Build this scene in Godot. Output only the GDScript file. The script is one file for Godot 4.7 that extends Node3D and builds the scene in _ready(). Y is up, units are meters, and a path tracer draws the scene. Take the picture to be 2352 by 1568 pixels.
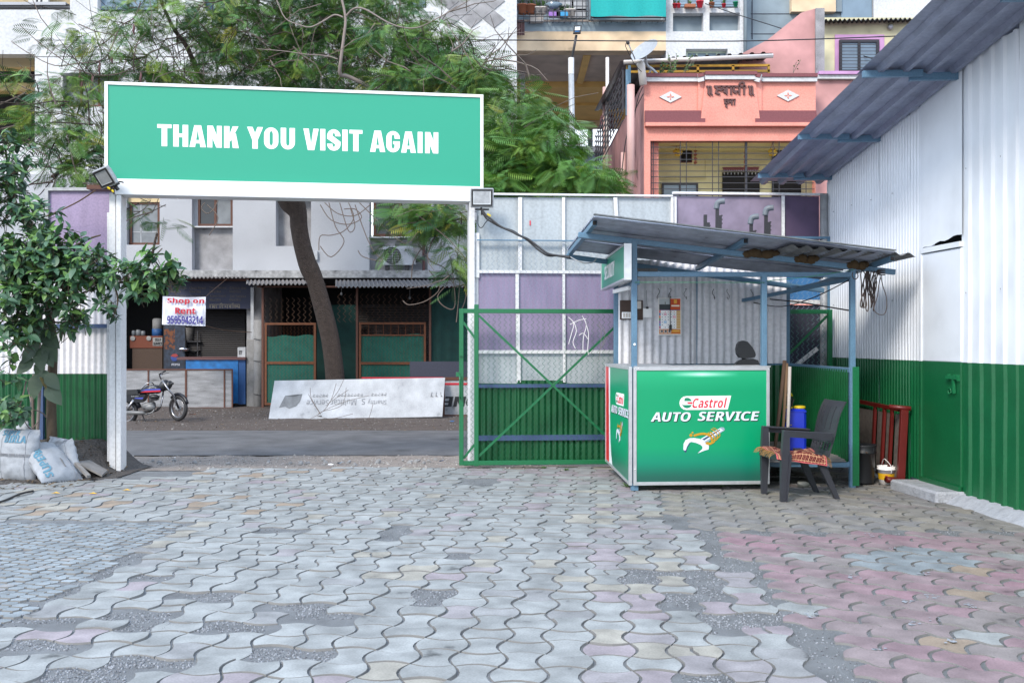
extends Node3D
# A walled yard gate seen from inside: block paving, a welcome-out gateway, a guard booth, a tin shed, and the street behind.
# Units are metres; the eye is at height 1.5 looking along -z. at(u, v, d) turns a measured direction and a distance into a place.
const FOCAL := 2310.0
const SLANT := 0.0761   # the yard's own axes are turned by this against the view
var rng := RandomNumberGenerator.new()
var M := {}
var T := {}
var fonts := {}
var yard := Basis(Vector3.UP, SLANT)

func at(u: float, v: float, d: float) -> Vector3:
	return Vector3((u - 1176.0) / FOCAL * d, 1.5 - (v - 784.0) / FOCAL * d, -d)

func on_ground(u: float, v: float, level := 0.0) -> Vector3:
	return at(u, v, (1.5 - level) * FOCAL / (v - 784.0))

func rr(a: float, b: float) -> float:
	return rng.randf_range(a, b)

func rv(s := 1.0) -> Vector3:
	return Vector3(rr(-1, 1), rr(-1, 1), rr(-1, 1)) * s

# ---------- mesh helpers
func S(smooth := false) -> SurfaceTool:
	var st := SurfaceTool.new()
	st.begin(Mesh.PRIMITIVE_TRIANGLES)
	st.set_smooth_group(0 if smooth else -1)
	return st

func tri(st: SurfaceTool, a: Vector3, b: Vector3, c: Vector3, out: Vector3) -> void:
	if (a - c).cross(a - b).dot(out) < 0.0:
		var k := b
		b = c
		c = k
	st.add_vertex(a)
	st.add_vertex(b)
	st.add_vertex(c)

func quad(st: SurfaceTool, a: Vector3, b: Vector3, c: Vector3, d: Vector3, out: Vector3) -> void:
	tri(st, a, b, c, out)
	tri(st, a, c, d, out)

func quad_uv(st: SurfaceTool, a: Vector3, b: Vector3, c: Vector3, d: Vector3) -> void:
	# a top left, b top right, c bottom right, d bottom left: clockwise seen from the front
	var p := [a, b, c, a, c, d]
	var t := [Vector2(0, 0), Vector2(1, 0), Vector2(1, 1), Vector2(0, 0), Vector2(1, 1), Vector2(0, 1)]
	for i in 6:
		st.set_uv(t[i])
		st.add_vertex(p[i])

func box(st: SurfaceTool, c: Vector3, s: Vector3, b := Basis(), ch := 0.0) -> void:
	var h := s * 0.5
	var ax := [b.x, b.y, b.z]
	if ch <= 0.0:
		for k in 3:
			var i: int = (k + 1) % 3
			var j: int = (k + 2) % 3
			for g in [-1.0, 1.0]:
				var o: Vector3 = ax[k] * h[k] * g
				var p: Vector3 = ax[i] * h[i]
				var q: Vector3 = ax[j] * h[j]
				quad(st, c + o + p + q, c + o + p - q, c + o - p - q, c + o - p + q, o)
		return
	var v := func(sg: Vector3, k: int) -> Vector3:
		var r := c
		for n in 3:
			r += ax[n] * sg[n] * (h[n] - (0.0 if n == k else ch))
		return r
	for k in 3:
		var i: int = (k + 1) % 3
		var j: int = (k + 2) % 3
		for g in [-1.0, 1.0]:
			var sg := Vector3()
			sg[k] = g
			var ps := []
			for e in [[1, 1], [1, -1], [-1, -1], [-1, 1]]:
				sg[i] = e[0]
				sg[j] = e[1]
				ps.append(v.call(sg, k))
			quad(st, ps[0], ps[1], ps[2], ps[3], ax[k] * g)
			for f in [-1.0, 1.0]:
				var s1 := Vector3()
				s1[k] = g
				s1[i] = f
				s1[j] = 1
				var s2 := s1
				s2[j] = -1
				quad(st, v.call(s1, k), v.call(s2, k), v.call(s2, i), v.call(s1, i), ax[k] * g + ax[i] * f)
	for x in [-1, 1]:
		for y in [-1, 1]:
			for z in [-1, 1]:
				var sg := Vector3(x, y, z)
				tri(st, v.call(sg, 0), v.call(sg, 1), v.call(sg, 2), ax[0] * x + ax[1] * y + ax[2] * z)

func bar(st: SurfaceTool, a: Vector3, b: Vector3, w: float, h := -1.0, up := Vector3.UP, ch := 0.0) -> void:
	if h < 0.0:
		h = w
	var z := (b - a).normalized()
	if absf(z.dot(up)) > 0.98:
		up = Vector3(0, 0, 1) if absf(z.z) < 0.9 else Vector3.RIGHT
	var x := up.cross(z).normalized()
	var y := z.cross(x)
	box(st, (a + b) * 0.5, Vector3(w, h, a.distance_to(b)), Basis(x, y, z), ch)

func post(st: SurfaceTool, foot: Vector3, top: float, w: float, d := -1.0, b := Basis(), ch := 0.0) -> void:
	box(st, Vector3(foot.x, (foot.y + top) * 0.5, foot.z), Vector3(w, top - foot.y, w if d < 0.0 else d), b, ch)

func tube(st: SurfaceTool, pts: Array, r, sides := 6, caps := true) -> void:
	var n := pts.size()
	var prev := []
	var x := Vector3.ZERO
	for i in n:
		var z: Vector3 = (pts[mini(i + 1, n - 1)] - pts[maxi(i - 1, 0)]).normalized()
		if x == Vector3.ZERO:
			x = z.cross(Vector3.UP if absf(z.y) < 0.9 else Vector3.RIGHT).normalized()
		else:
			x = (x - z * x.dot(z)).normalized()
		var y := z.cross(x)
		var rad: float = r[i] if r is Array else r
		var ring := []
		for k in sides:
			var t := TAU * k / sides
			ring.append(pts[i] + (x * cos(t) + y * sin(t)) * rad)
		if i > 0:
			var mid: Vector3 = (pts[i] + pts[i - 1]) * 0.5
			for k in sides:
				var k2 := (k + 1) % sides
				quad(st, prev[k], prev[k2], ring[k2], ring[k], (prev[k] + prev[k2]) * 0.5 - pts[i - 1] + (ring[k] - pts[i]) * 0.01)
		if caps and (i == 0 or i == n - 1):
			for k in range(1, sides - 1):
				tri(st, ring[0], ring[k], ring[k + 1], -z if i == 0 else z)
		prev = ring

func spline(p: Array, steps := 5) -> Array:
	var out := []
	for i in p.size() - 1:
		var a: Vector3 = p[maxi(i - 1, 0)]
		var b: Vector3 = p[i]
		var c: Vector3 = p[i + 1]
		var d: Vector3 = p[mini(i + 2, p.size() - 1)]
		for k in steps:
			out.append(b.cubic_interpolate(c, a, d, float(k) / steps))
	out.append(p[-1])
	return out

func taper(n: int, a: float, b: float) -> Array:
	var o := []
	for i in n:
		o.append(lerpf(a, b, float(i) / maxf(n - 1, 1)))
	return o

func lathe(st: SurfaceTool, prof: Array, xf := Transform3D(), sides := 20) -> void:
	for i in prof.size() - 1:
		var a: Vector2 = prof[i]
		var b: Vector2 = prof[i + 1]
		var nn := Vector2(b.y - a.y, a.x - b.x)
		for k in sides:
			var t := TAU * k / sides
			var t2 := TAU * ((k + 1) % sides) / sides
			var d := Vector3(cos(t), 0, sin(t))
			var e := Vector3(cos(t2), 0, sin(t2))
			var up := Vector3.UP
			var o := xf.basis * ((d + e) * 0.5 * nn.x + up * nn.y)
			quad(st, xf * (d * a.x + up * a.y), xf * (e * a.x + up * a.y), xf * (e * b.x + up * b.y), xf * (d * b.x + up * b.y), o)

func ball(st: SurfaceTool, c: Vector3, r: Vector3, sides := 10, b := Basis()) -> void:
	var prof := []
	var n := maxi(4, sides / 2)
	for i in n + 1:
		var t := PI * i / n
		prof.append(Vector2(sin(t), -cos(t)))
	lathe(st, prof, Transform3D(b.scaled_local(r), c), sides)

func prism(st: SurfaceTool, outline: PackedVector2Array, xf: Transform3D, depth: float) -> void:
	# outline in the local xy plane, front face at z = depth, back at 0
	var idx := Geometry2D.triangulate_polygon(outline)
	for i in range(0, idx.size(), 3):
		var a := outline[idx[i]]
		var b := outline[idx[i + 1]]
		var c := outline[idx[i + 2]]
		tri(st, xf * Vector3(a.x, a.y, depth), xf * Vector3(b.x, b.y, depth), xf * Vector3(c.x, c.y, depth), xf.basis.z)
		tri(st, xf * Vector3(a.x, a.y, 0), xf * Vector3(b.x, b.y, 0), xf * Vector3(c.x, c.y, 0), -xf.basis.z)
	var turn := 1.0 if Geometry2D.is_polygon_clockwise(outline) else -1.0
	for i in outline.size():
		var a := outline[i]
		var b := outline[(i + 1) % outline.size()]
		var o := xf.basis * Vector3((a.y - b.y) * turn, (b.x - a.x) * turn, 0)
		quad(st, xf * Vector3(a.x, a.y, 0), xf * Vector3(b.x, b.y, 0), xf * Vector3(b.x, b.y, depth), xf * Vector3(a.x, a.y, depth), o)

func frame(p0: Vector3, right: Vector3, up := Vector3.UP) -> Transform3D:
	var x := right.normalized()
	var z := x.cross(up).normalized()
	return Transform3D(Basis(x, z.cross(x), z), p0)

# a sheet of corrugated metal: across (u) has the waves, along (v) the ridges; n points to its front
func sheet(st: SurfaceTool, o: Vector3, u: Vector3, v: Vector3, pitch: float, amp: float, trap := false, dents := 0.0) -> void:
	var w := u.length()
	var ud := u / w
	var nd := u.cross(v).normalized()
	var xs := [0.0]
	if trap:
		var k := 0.0
		while k < w:
			for f in [0.5, 0.62, 0.82, 0.94]:
				if k + pitch * f < w:
					xs.append(k + pitch * f)
			k += pitch
	else:
		var steps := int(w / pitch * 8.0)
		for i in range(1, steps):
			xs.append(w * i / steps)
	xs.append(w)
	var rows := 1 if dents <= 0.0 else 8
	var pr := []
	for j in rows + 1:
		var row := []
		for x in xs:
			var q := fposmod(x / pitch, 1.0)
			var h: float = amp * sin(TAU * q)
			if trap:
				h = 0.0 if q < 0.501 or q > 0.93 else (amp if q > 0.61 and q < 0.825 else 0.0)
			if dents > 0.0:
				h += dents * T.wob.get_noise_2d(x * 60.0 + o.x * 31.0, float(j) / rows * v.length() * 60.0 + o.z * 17.0)
			row.append(o + ud * x + v * (float(j) / rows) + nd * h)
		if j > 0:
			for i in xs.size() - 1:
				quad(st, pr[i], pr[i + 1], row[i + 1], row[i], nd)
		pr = row

# ---------- node helpers
func obj(called: String, st, m: Material, parent: Node3D = null, in_local := false) -> MeshInstance3D:
	var o := MeshInstance3D.new()
	o.name = called
	if st is SurfaceTool:
		if not st.has_meta("shaped"):
			st.generate_normals()
		o.mesh = st.commit()
	else:
		o.mesh = st
	o.material_override = m
	var p: Node3D = parent if parent else self
	p.add_child(o, true)
	if parent and not in_local:
		o.transform = parent.global_transform.affine_inverse()
	return o

func tag(o: Node3D, label: String, category: String, group := "") -> Node3D:
	o.set_meta("label", label)
	o.set_meta("category", category)
	if group:
		o.set_meta("group", group)
	return o

func thing(called: String, label: String, category: String, where := Vector3.ZERO, turn := 0.0, group := "") -> Node3D:
	var o := Node3D.new()
	o.name = called
	add_child(o, true)
	o.position = where
	o.rotation.y = turn
	return tag(o, label, category, group)

func structure(o: Node3D) -> Node3D:
	o.set_meta("kind", "structure")
	return o

func stuff(o: Node3D) -> Node3D:
	o.set_meta("kind", "stuff")
	return o

func font(bold: bool, thick: float) -> Font:
	var key := "%s%s" % [bold, thick]
	if not fonts.has(key):
		var f := SystemFont.new()
		f.font_names = PackedStringArray(["Droid Sans"])
		f.font_weight = 700 if bold else 400
		var g := FontVariation.new()
		g.base_font = f
		g.variation_embolden = thick
		fonts[key] = g
	return fonts[key]

# lettering: centred on xf.origin, w wide and h high, standing depth proud
func letters(st: SurfaceTool, s: String, w: float, h: float, xf: Transform3D, depth := 0.004, bold := true, thick := 0.0, lean := 0.0) -> void:
	# thick widens every stroke sideways by that many metres, for heavy condensed faces
	var tm := TextMesh.new()
	tm.text = s
	tm.font = font(bold, 0.0)
	tm.font_size = 48
	tm.pixel_size = 0.01
	tm.depth = 0.1
	tm.curve_step = 1.0
	st.set_meta("shaped", true)
	var bb := tm.get_aabb()
	var c := bb.get_center()
	var n := 1 if thick <= 0.0 else 5
	var k := Vector3((w - thick) / bb.size.x, h / bb.size.y, depth / 0.1)
	for i in n:
		var dx := 0.0 if n == 1 else (i / 4.0 - 0.5) * thick
		var b := Basis(Vector3(k.x, 0, 0), Vector3(lean * k.y, k.y, 0), Vector3(0, 0, k.z))
		st.append_from(tm, 0, xf * Transform3D(b, -(b * Vector3(c.x, c.y, 0.0)) + Vector3(dx, 0, depth * 0.5 + 0.0004 * (i * 2 % 5))))

# heavy condensed capitals built from slabs and rings; w and h in metres, the glyph's lower left at the origin
func block_letter(st: SurfaceTool, c: String, w: float, h: float, xf: Transform3D, depth: float) -> void:
	var s := h * 0.245
	var n := [0]
	var P := func(pts: Array) -> void:
		prism(st, PackedVector2Array(pts.map(func(p): return Vector2(p[0], p[1]))), xf, depth + 0.0003 * n[0])
		n[0] += 1
	var R := func(x0: float, y0: float, x1: float, y1: float) -> void:
		P.call([[x0, y0], [x1, y0], [x1, y1], [x0, y1]])
	var arc := func(cx: float, cy: float, rx: float, ry: float, tx: float, ty: float, t0: float, t1: float) -> void:
		var o := []
		for i in 11:
			var t := lerpf(t0, t1, i / 10.0)
			o.append([cx + rx * cos(t), cy + ry * sin(t)])
		for i in 11:
			var t := lerpf(t1, t0, i / 10.0)
			o.append([cx + (rx - tx) * cos(t), cy + (ry - ty) * sin(t)])
		P.call(o)
	var q := h * 0.17
	var r := w * 0.5
	match c:
		"T":
			R.call(0, h - q, w, h)
			R.call((w - s) / 2, 0, (w + s) / 2, h - q)
		"H":
			R.call(0, 0, s, h)
			R.call(w - s, 0, w, h)
			R.call(s, h * 0.43, w - s, h * 0.60)
		"I":
			R.call(0, 0, w, h)
		"N":
			R.call(0, 0, s * 0.9, h)
			R.call(w - s * 0.9, 0, w, h)
			P.call([[0, h], [s * 1.0, h], [w, 0], [w - s * 1.0, 0]])
		"A":
			P.call([[0, 0], [s, 0], [w * 0.5 + s * 0.12, h], [w * 0.5 - s * 0.62, h]])
			P.call([[w, 0], [w - s, 0], [w * 0.5 - s * 0.12, h], [w * 0.5 + s * 0.62, h]])
			R.call(w * 0.25, h * 0.17, w * 0.75, h * 0.32)
		"V":
			P.call([[0, h], [s, h], [w * 0.5 + s * 0.15, 0], [w * 0.5 - s * 0.6, 0]])
			P.call([[w, h], [w - s, h], [w * 0.5 - s * 0.15, 0], [w * 0.5 + s * 0.6, 0]])
		"Y":
			R.call((w - s) / 2, 0, (w + s) / 2, h * 0.46)
			P.call([[0, h], [s, h], [(w + s) / 2, h * 0.40], [(w - s) / 2, h * 0.40]])
			P.call([[w, h], [w - s, h], [(w - s) / 2, h * 0.40], [(w + s) / 2, h * 0.40]])
		"K":
			R.call(0, 0, s, h)
			P.call([[w * 0.98, h], [w * 0.98 - s * 1.05, h], [s * 0.7, h * 0.42], [s * 1.2, h * 0.30]])
			P.call([[w, 0], [w - s * 1.1, 0], [s * 1.35, h * 0.55], [s * 2.15, h * 0.68]])
		"U":
			R.call(0, r, s, h)
			R.call(w - s, r, w, h)
			arc.call(r, r, r, r, s, q, PI, TAU)
		"O":
			R.call(0, r, s, h - r)
			R.call(w - s, r, w, h - r)
			arc.call(r, r, r, r, s, q, PI, TAU)
			arc.call(r, h - r, r, r, s, q, 0.0, PI)
		"G":
			R.call(0, r, s, h - r)
			arc.call(r, r, r, r, s, q, PI, TAU)
			arc.call(r, h - r, r, r, s, q, 0.0, PI)
			R.call(w - s, h * 0.64, w, h - r)
			R.call(w - s, r, w, h * 0.52)
			R.call(r, h * 0.38, w - s, h * 0.52)
		"S":
			var e := h * 0.5 - r
			arc.call(r, h - r, r, r, s, q, 0.0, PI)
			R.call(w - s, h * 0.68, w, h - r)
			R.call(0, h * 0.64, s, h - r)
			P.call([[0, h * 0.66], [s, h * 0.70], [w, h * 0.42], [w, h * 0.30], [w - s, h * 0.30], [0, h * 0.56]])
			R.call(w - s, r, w, h * 0.36)
			R.call(0, r, s, h * 0.32)
			arc.call(r, r, r, r, s, q, PI, TAU)

func ribbon(st: SurfaceTool, pts: Array, w: float, xf: Transform3D, depth: float) -> void:
	# a pen stroke through 2D points
	for i in pts.size() - 1:
		var a: Vector2 = pts[i]
		var b: Vector2 = pts[i + 1]
		var d := (b - a).normalized() * w * 0.5
		var n := Vector2(-d.y, d.x)
		var e := d * 0.6
		prism(st, PackedVector2Array([a - e + n, b + e + n, b + e - n, a - e - n]), xf * Transform3D(Basis(), Vector3(0, 0, 0.0002 * (i % 3))), depth)

# ---------- materials
func lin(r: float, g: float, b: float, a := 1.0) -> Color:
	var c := Color(r, g, b).linear_to_srgb()
	c.a = a
	return c

func noise_tex(called: String, freq: float, octaves: int, lo: float, hi: float, mid := 0.5, kind := FastNoiseLite.TYPE_SIMPLEX_SMOOTH, size := 512) -> void:
	var n := FastNoiseLite.new()
	n.seed = hash(called) % 10000
	n.noise_type = kind
	n.frequency = freq
	n.fractal_octaves = octaves
	var g := Gradient.new()
	g.offsets = PackedFloat32Array([0.0, mid, 1.0])
	g.colors = PackedColorArray([Color(lo, lo, lo), Color(lerpf(lo, hi, 0.62), lerpf(lo, hi, 0.62), lerpf(lo, hi, 0.62)), Color(hi, hi, hi)])
	var t := NoiseTexture2D.new()
	t.width = size
	t.height = size
	t.seamless = true
	t.noise = n
	t.color_ramp = g
	T[called] = t

func mat(called: String, c: Color, rough := 0.7, metal := 0.0, tex := "", scale := 1.0, tex2 := "", scale2 := 1.0, bump := "", bump_cm := 0.0, bump_scale := 0.0) -> StandardMaterial3D:
	var m := StandardMaterial3D.new()
	m.resource_name = called
	m.albedo_color = c
	m.roughness = rough
	m.metallic = metal
	m.uv1_triplanar = tex != "" or bump != ""
	m.uv1_scale = Vector3.ONE * scale
	if tex:
		m.albedo_texture = T[tex]
	if tex2:
		m.detail_enabled = true
		m.detail_albedo = T[tex2]
		m.detail_blend_mode = BaseMaterial3D.BLEND_MODE_MUL
		m.detail_uv_layer = BaseMaterial3D.DETAIL_UV_2
		m.uv2_triplanar = true
		m.uv2_scale = Vector3.ONE * scale2
	if bump:
		m.heightmap_enabled = true
		m.heightmap_texture = T[bump]
		m.heightmap_scale = bump_cm
	M[called] = m
	return m

func streaky(called: String, x: float, y: float) -> void:
	M[called].uv1_scale = Vector3(x, y, x)

func print_mat(called: String, im: Image, rough := 0.5) -> StandardMaterial3D:
	var m := StandardMaterial3D.new()
	m.resource_name = called
	m.albedo_texture = ImageTexture.create_from_image(im)
	m.roughness = rough
	M[called] = m
	return m

func make_materials() -> void:
	var w := FastNoiseLite.new()
	w.seed = 5
	w.frequency = 0.02
	T.wob = w
	noise_tex("fine", 0.04, 6, 0.87, 1.0)
	noise_tex("coarse", 0.012, 6, 0.8, 1.0)
	noise_tex("soft", 0.008, 5, 0.9, 1.0)
	noise_tex("speck", 0.12, 3, 0.72, 1.0, 0.3)
	noise_tex("grit", 0.16, 4, 0.62, 1.0, 0.5)
	noise_tex("cell", 0.07, 2, 0.2, 1.0, 0.4, FastNoiseLite.TYPE_CELLULAR)
	noise_tex("stain", 0.012, 6, 0.45, 1.0, 0.2)
	noise_tex("height", 0.05, 5, 0.0, 1.0)
	mat("white_paint", lin(0.80, 0.81, 0.82), 0.45, 0, "soft", 0.35, "fine", 0.9)
	mat("beam_white", lin(0.84, 0.85, 0.86), 0.3, 0, "soft", 0.3)
	mat("sign_green", lin(0.014, 0.295, 0.185), 0.4)
	mat("letter_white", lin(0.86, 0.86, 0.86), 0.5)
	mat("purple", lin(0.30, 0.25, 0.385), 0.5, 0, "soft", 0.5, "fine", 2.0)
	mat("purple_pale", lin(0.35, 0.28, 0.44), 0.5, 0, "soft", 0.4, "fine", 1.5)
	mat("panel_grey", lin(0.45, 0.50, 0.53), 0.5, 0, "soft", 0.4, "fine", 1.1)
	mat("panel_blue", lin(0.05, 0.19, 0.42), 0.5, 0, "soft", 0.4)
	mat("tin_white", lin(0.86, 0.86, 0.90), 0.45, 0.0, "soft", 0.5, "fine", 0.8)
	mat("tin_green", lin(0.006, 0.105, 0.033), 0.38, 0.0, "coarse", 0.6, "fine", 1.4)
	mat("wall_white", lin(0.72, 0.76, 0.81), 0.45, 0.0, "soft", 0.3)
	mat("wall_green", lin(0.005, 0.118, 0.040), 0.36, 0.0, "soft", 0.5, "fine", 1.3)
	mat("gate_green", lin(0.008, 0.15, 0.055), 0.35, 0, "fine", 1.5)
	mat("blue_steel", lin(0.12, 0.24, 0.36), 0.42, 0.0, "soft", 1.0, "fine", 2.0)
	mat("dark_blue_rail", lin(0.05, 0.09, 0.20), 0.5, 0, "fine", 2.0)
	mat("roof_tin", lin(0.30, 0.33, 0.44), 0.36, 0.1, "coarse", 0.5, "fine", 1.0)
	mat("booth_tin", lin(0.50, 0.53, 0.64), 0.4, 0.1, "soft", 0.6, "stain", 0.8)
	mat("aluminium", lin(0.62, 0.64, 0.66), 0.35, 0.6, "soft", 2.0)
	mat("wire_blue", lin(0.22, 0.29, 0.38), 0.5, 0.4)
	mat("wire_green", lin(0.01, 0.13, 0.06), 0.5, 0.1)
	mat("black_rubber", lin(0.018, 0.018, 0.02), 0.6)
	mat("black_plastic", lin(0.018, 0.02, 0.024), 0.42, 0, "fine", 2.0)
	mat("chair_plastic", lin(0.034, 0.036, 0.046), 0.42, 0, "soft", 2.0)
	mat("chrome", lin(0.7, 0.7, 0.72), 0.15, 1.0)
	mat("bike_chrome", lin(0.35, 0.35, 0.37), 0.3, 1.0)
	mat("dark_metal", lin(0.05, 0.05, 0.055), 0.45, 0.5, "fine", 2.0)
	mat("rust", lin(0.17, 0.06, 0.025), 0.8, 0, "fine", 2.0, "coarse", 1.0)
	mat("brown_steel", lin(0.10, 0.035, 0.02), 0.6, 0, "fine", 1.5)
	mat("wood", lin(0.22, 0.14, 0.08), 0.75, 0, "fine", 1.0)
	streaky("wood", 6.0, 0.5)
	mat("plywood", lin(0.26, 0.25, 0.24), 0.8, 0, "coarse", 1.0, "fine", 2.0)
	mat("bamboo", lin(0.12, 0.07, 0.045), 0.7, 0, "fine", 3.0)
	mat("concrete", lin(0.30, 0.30, 0.30), 0.9, 0, "coarse", 0.7, "fine", 1.5, "height", 0.4)
	mat("step_concrete", lin(0.42, 0.44, 0.48), 0.85, 0, "coarse", 1.2, "fine", 2.0, "height", 0.6)
	mat("gravel", lin(0.33, 0.345, 0.355), 0.95, 0, "grit", 5.0, "coarse", 0.5, "grit", 1.2)
	mat("asphalt", lin(0.19, 0.192, 0.20), 0.9, 0, "stain", 0.22, "grit", 2.5, "grit", 0.3)
	mat("sand", lin(0.38, 0.325, 0.28), 0.95, 0, "coarse", 0.6, "grit", 3.0, "height", 2.0)
	mat("dirt", lin(0.15, 0.118, 0.102), 0.95, 0, "coarse", 0.6, "grit", 3.0, "height", 3.0)
	mat("soil", lin(0.12, 0.108, 0.10), 0.95, 0, "coarse", 0.8, "grit", 4.0, "height", 3.0)
	mat("facade", lin(0.49, 0.51, 0.55), 0.9, 0, "soft", 0.12, "speck", 0.7, "height", 0.25)
	mat("facade_white", lin(0.66, 0.68, 0.70), 0.9, 0, "soft", 0.12, "fine", 0.5)
	mat("facade_grey", lin(0.42, 0.42, 0.44), 0.9, 0, "stain", 0.3, "speck", 0.7)
	mat("stained_ledge", lin(0.50, 0.51, 0.52), 0.9, 0, "stain", 0.5, "stain", 1.3)
	mat("cream", lin(0.62, 0.50, 0.30), 0.9, 0, "soft", 0.2)
	mat("dark_inside", lin(0.012, 0.012, 0.014), 0.9)  # near-black colour that carries the shade of rooms and hollows
	mat("glass_dark", lin(0.03, 0.035, 0.04), 0.12, 0, "soft", 0.5)
	mat("glass_grey", lin(0.20, 0.22, 0.24), 0.25, 0, "coarse", 0.4)
	mat("glass_blue", lin(0.22, 0.31, 0.40), 0.15, 0, "soft", 0.3)
	mat("awning", lin(0.22, 0.21, 0.21), 0.8, 0.1, "coarse", 0.5, "fine", 1.5)
	mat("net_green", lin(0.008, 0.115, 0.085), 0.85, 0, "fine", 2.0, "coarse", 0.5)
	mat("net_dark", lin(0.006, 0.05, 0.045), 0.9, 0, "fine", 2.0, "coarse", 0.5)
	mat("board_white", lin(0.55, 0.58, 0.62), 0.6, 0, "stain", 0.35, "fine", 1.5)
	mat("board_grey", lin(0.36, 0.37, 0.39), 0.75, 0, "stain", 0.3, "fine", 1.5)
	streaky("board_grey", 0.25, 1.2)
	mat("slate", lin(0.035, 0.04, 0.065), 0.7, 0, "fine", 1.0)
	mat("blue_counter", lin(0.01, 0.19, 0.55), 0.55, 0, "soft", 0.6, "stain", 0.6)
	mat("bark", lin(0.125, 0.092, 0.076), 0.95, 0, "stain", 1.2, "grit", 2.0, "height", 5.0)
	mat("twig", lin(0.17, 0.135, 0.115), 0.9, 0, "fine", 3.0)
	mat("branch_pale", lin(0.25, 0.21, 0.19), 0.9, 0, "fine", 3.0)
	mat("stem", lin(0.10, 0.075, 0.05), 0.9, 0, "coarse", 2.0, "fine", 5.0)
	mat("coral", lin(0.82, 0.33, 0.265), 0.85, 0, "soft", 0.3, "fine", 1.0, "height", 0.3)
	mat("pink", lin(0.64, 0.34, 0.33), 0.85, 0, "soft", 0.3, "stain", 0.12)
	mat("maroon", lin(0.20, 0.065, 0.075), 0.8, 0, "fine", 1.0)
	mat("maroon_dark", lin(0.10, 0.045, 0.045), 0.7)
	mat("cream_wall", lin(0.74, 0.68, 0.40), 0.9, 0, "soft", 0.3)
	mat("yellow_wall", lin(0.80, 0.76, 0.50), 0.9, 0, "soft", 0.3, "stain", 0.1)
	mat("lilac", lin(0.50, 0.28, 0.50), 0.85, 0, "soft", 0.5)
	mat("grill_black", lin(0.02, 0.02, 0.028), 0.5)
	mat("yellow_steel", lin(0.42, 0.24, 0.02), 0.5)
	mat("peach", lin(0.88, 0.68, 0.46), 0.9, 0, "soft", 0.2, "stain", 0.1)
	mat("ochre", lin(0.86, 0.56, 0.20), 0.9, 0, "soft", 0.2)
	mat("slab_under", lin(0.60, 0.50, 0.42), 0.9, 0, "coarse", 0.15)
	mat("blue_grey", lin(0.30, 0.38, 0.44), 0.9, 0, "soft", 0.2, "stain", 0.08)
	mat("teal_cloth", lin(0.01, 0.37, 0.36), 0.85, 0, "fine", 0.8)
	mat("galvanised", lin(0.46, 0.48, 0.50), 0.5, 0.3, "coarse", 1.5, "fine", 3.0)
	mat("pvc", lin(0.62, 0.58, 0.55), 0.5, 0, "soft", 0.5)
	mat("pvc_pink", lin(0.60, 0.38, 0.35), 0.6, 0, "soft", 0.5)
	mat("terracotta", lin(0.34, 0.12, 0.06), 0.8, 0, "fine", 2.0)
	mat("pot_white", lin(0.60, 0.55, 0.50), 0.7)
	mat("plant_leaf", lin(0.06, 0.13, 0.03), 0.6)
	mat("red_paint", lin(0.12, 0.010, 0.008), 0.4, 0, "soft", 1.5)
	mat("bag_white", lin(0.40, 0.43, 0.47), 0.7, 0, "coarse", 1.5, "fine", 4.0)
	mat("print_blue", lin(0.10, 0.25, 0.36), 0.7)
	streaky("purple", 1.6, 0.25)
	streaky("purple_pale", 1.6, 0.25)
	streaky("panel_grey", 1.6, 0.2)
	mat("print_grey", lin(0.20, 0.21, 0.23), 0.7)
	mat("ink_red", lin(0.45, 0.012, 0.03), 0.6)
	mat("ink_navy", lin(0.03, 0.025, 0.22), 0.6)
	mat("ink_dark", lin(0.012, 0.014, 0.018), 0.6)
	mat("castrol_red", lin(0.62, 0.03, 0.055), 0.4)
	mat("badge_green", lin(0.004, 0.22, 0.11), 0.35)
	mat("sprayer_blue", lin(0.006, 0.03, 0.50), 0.38, 0, "soft", 2.0)
	mat("yellow_plastic", lin(0.60, 0.46, 0.01), 0.45)
	mat("lens_glass", lin(0.62, 0.66, 0.68), 0.18, 0.3)

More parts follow.
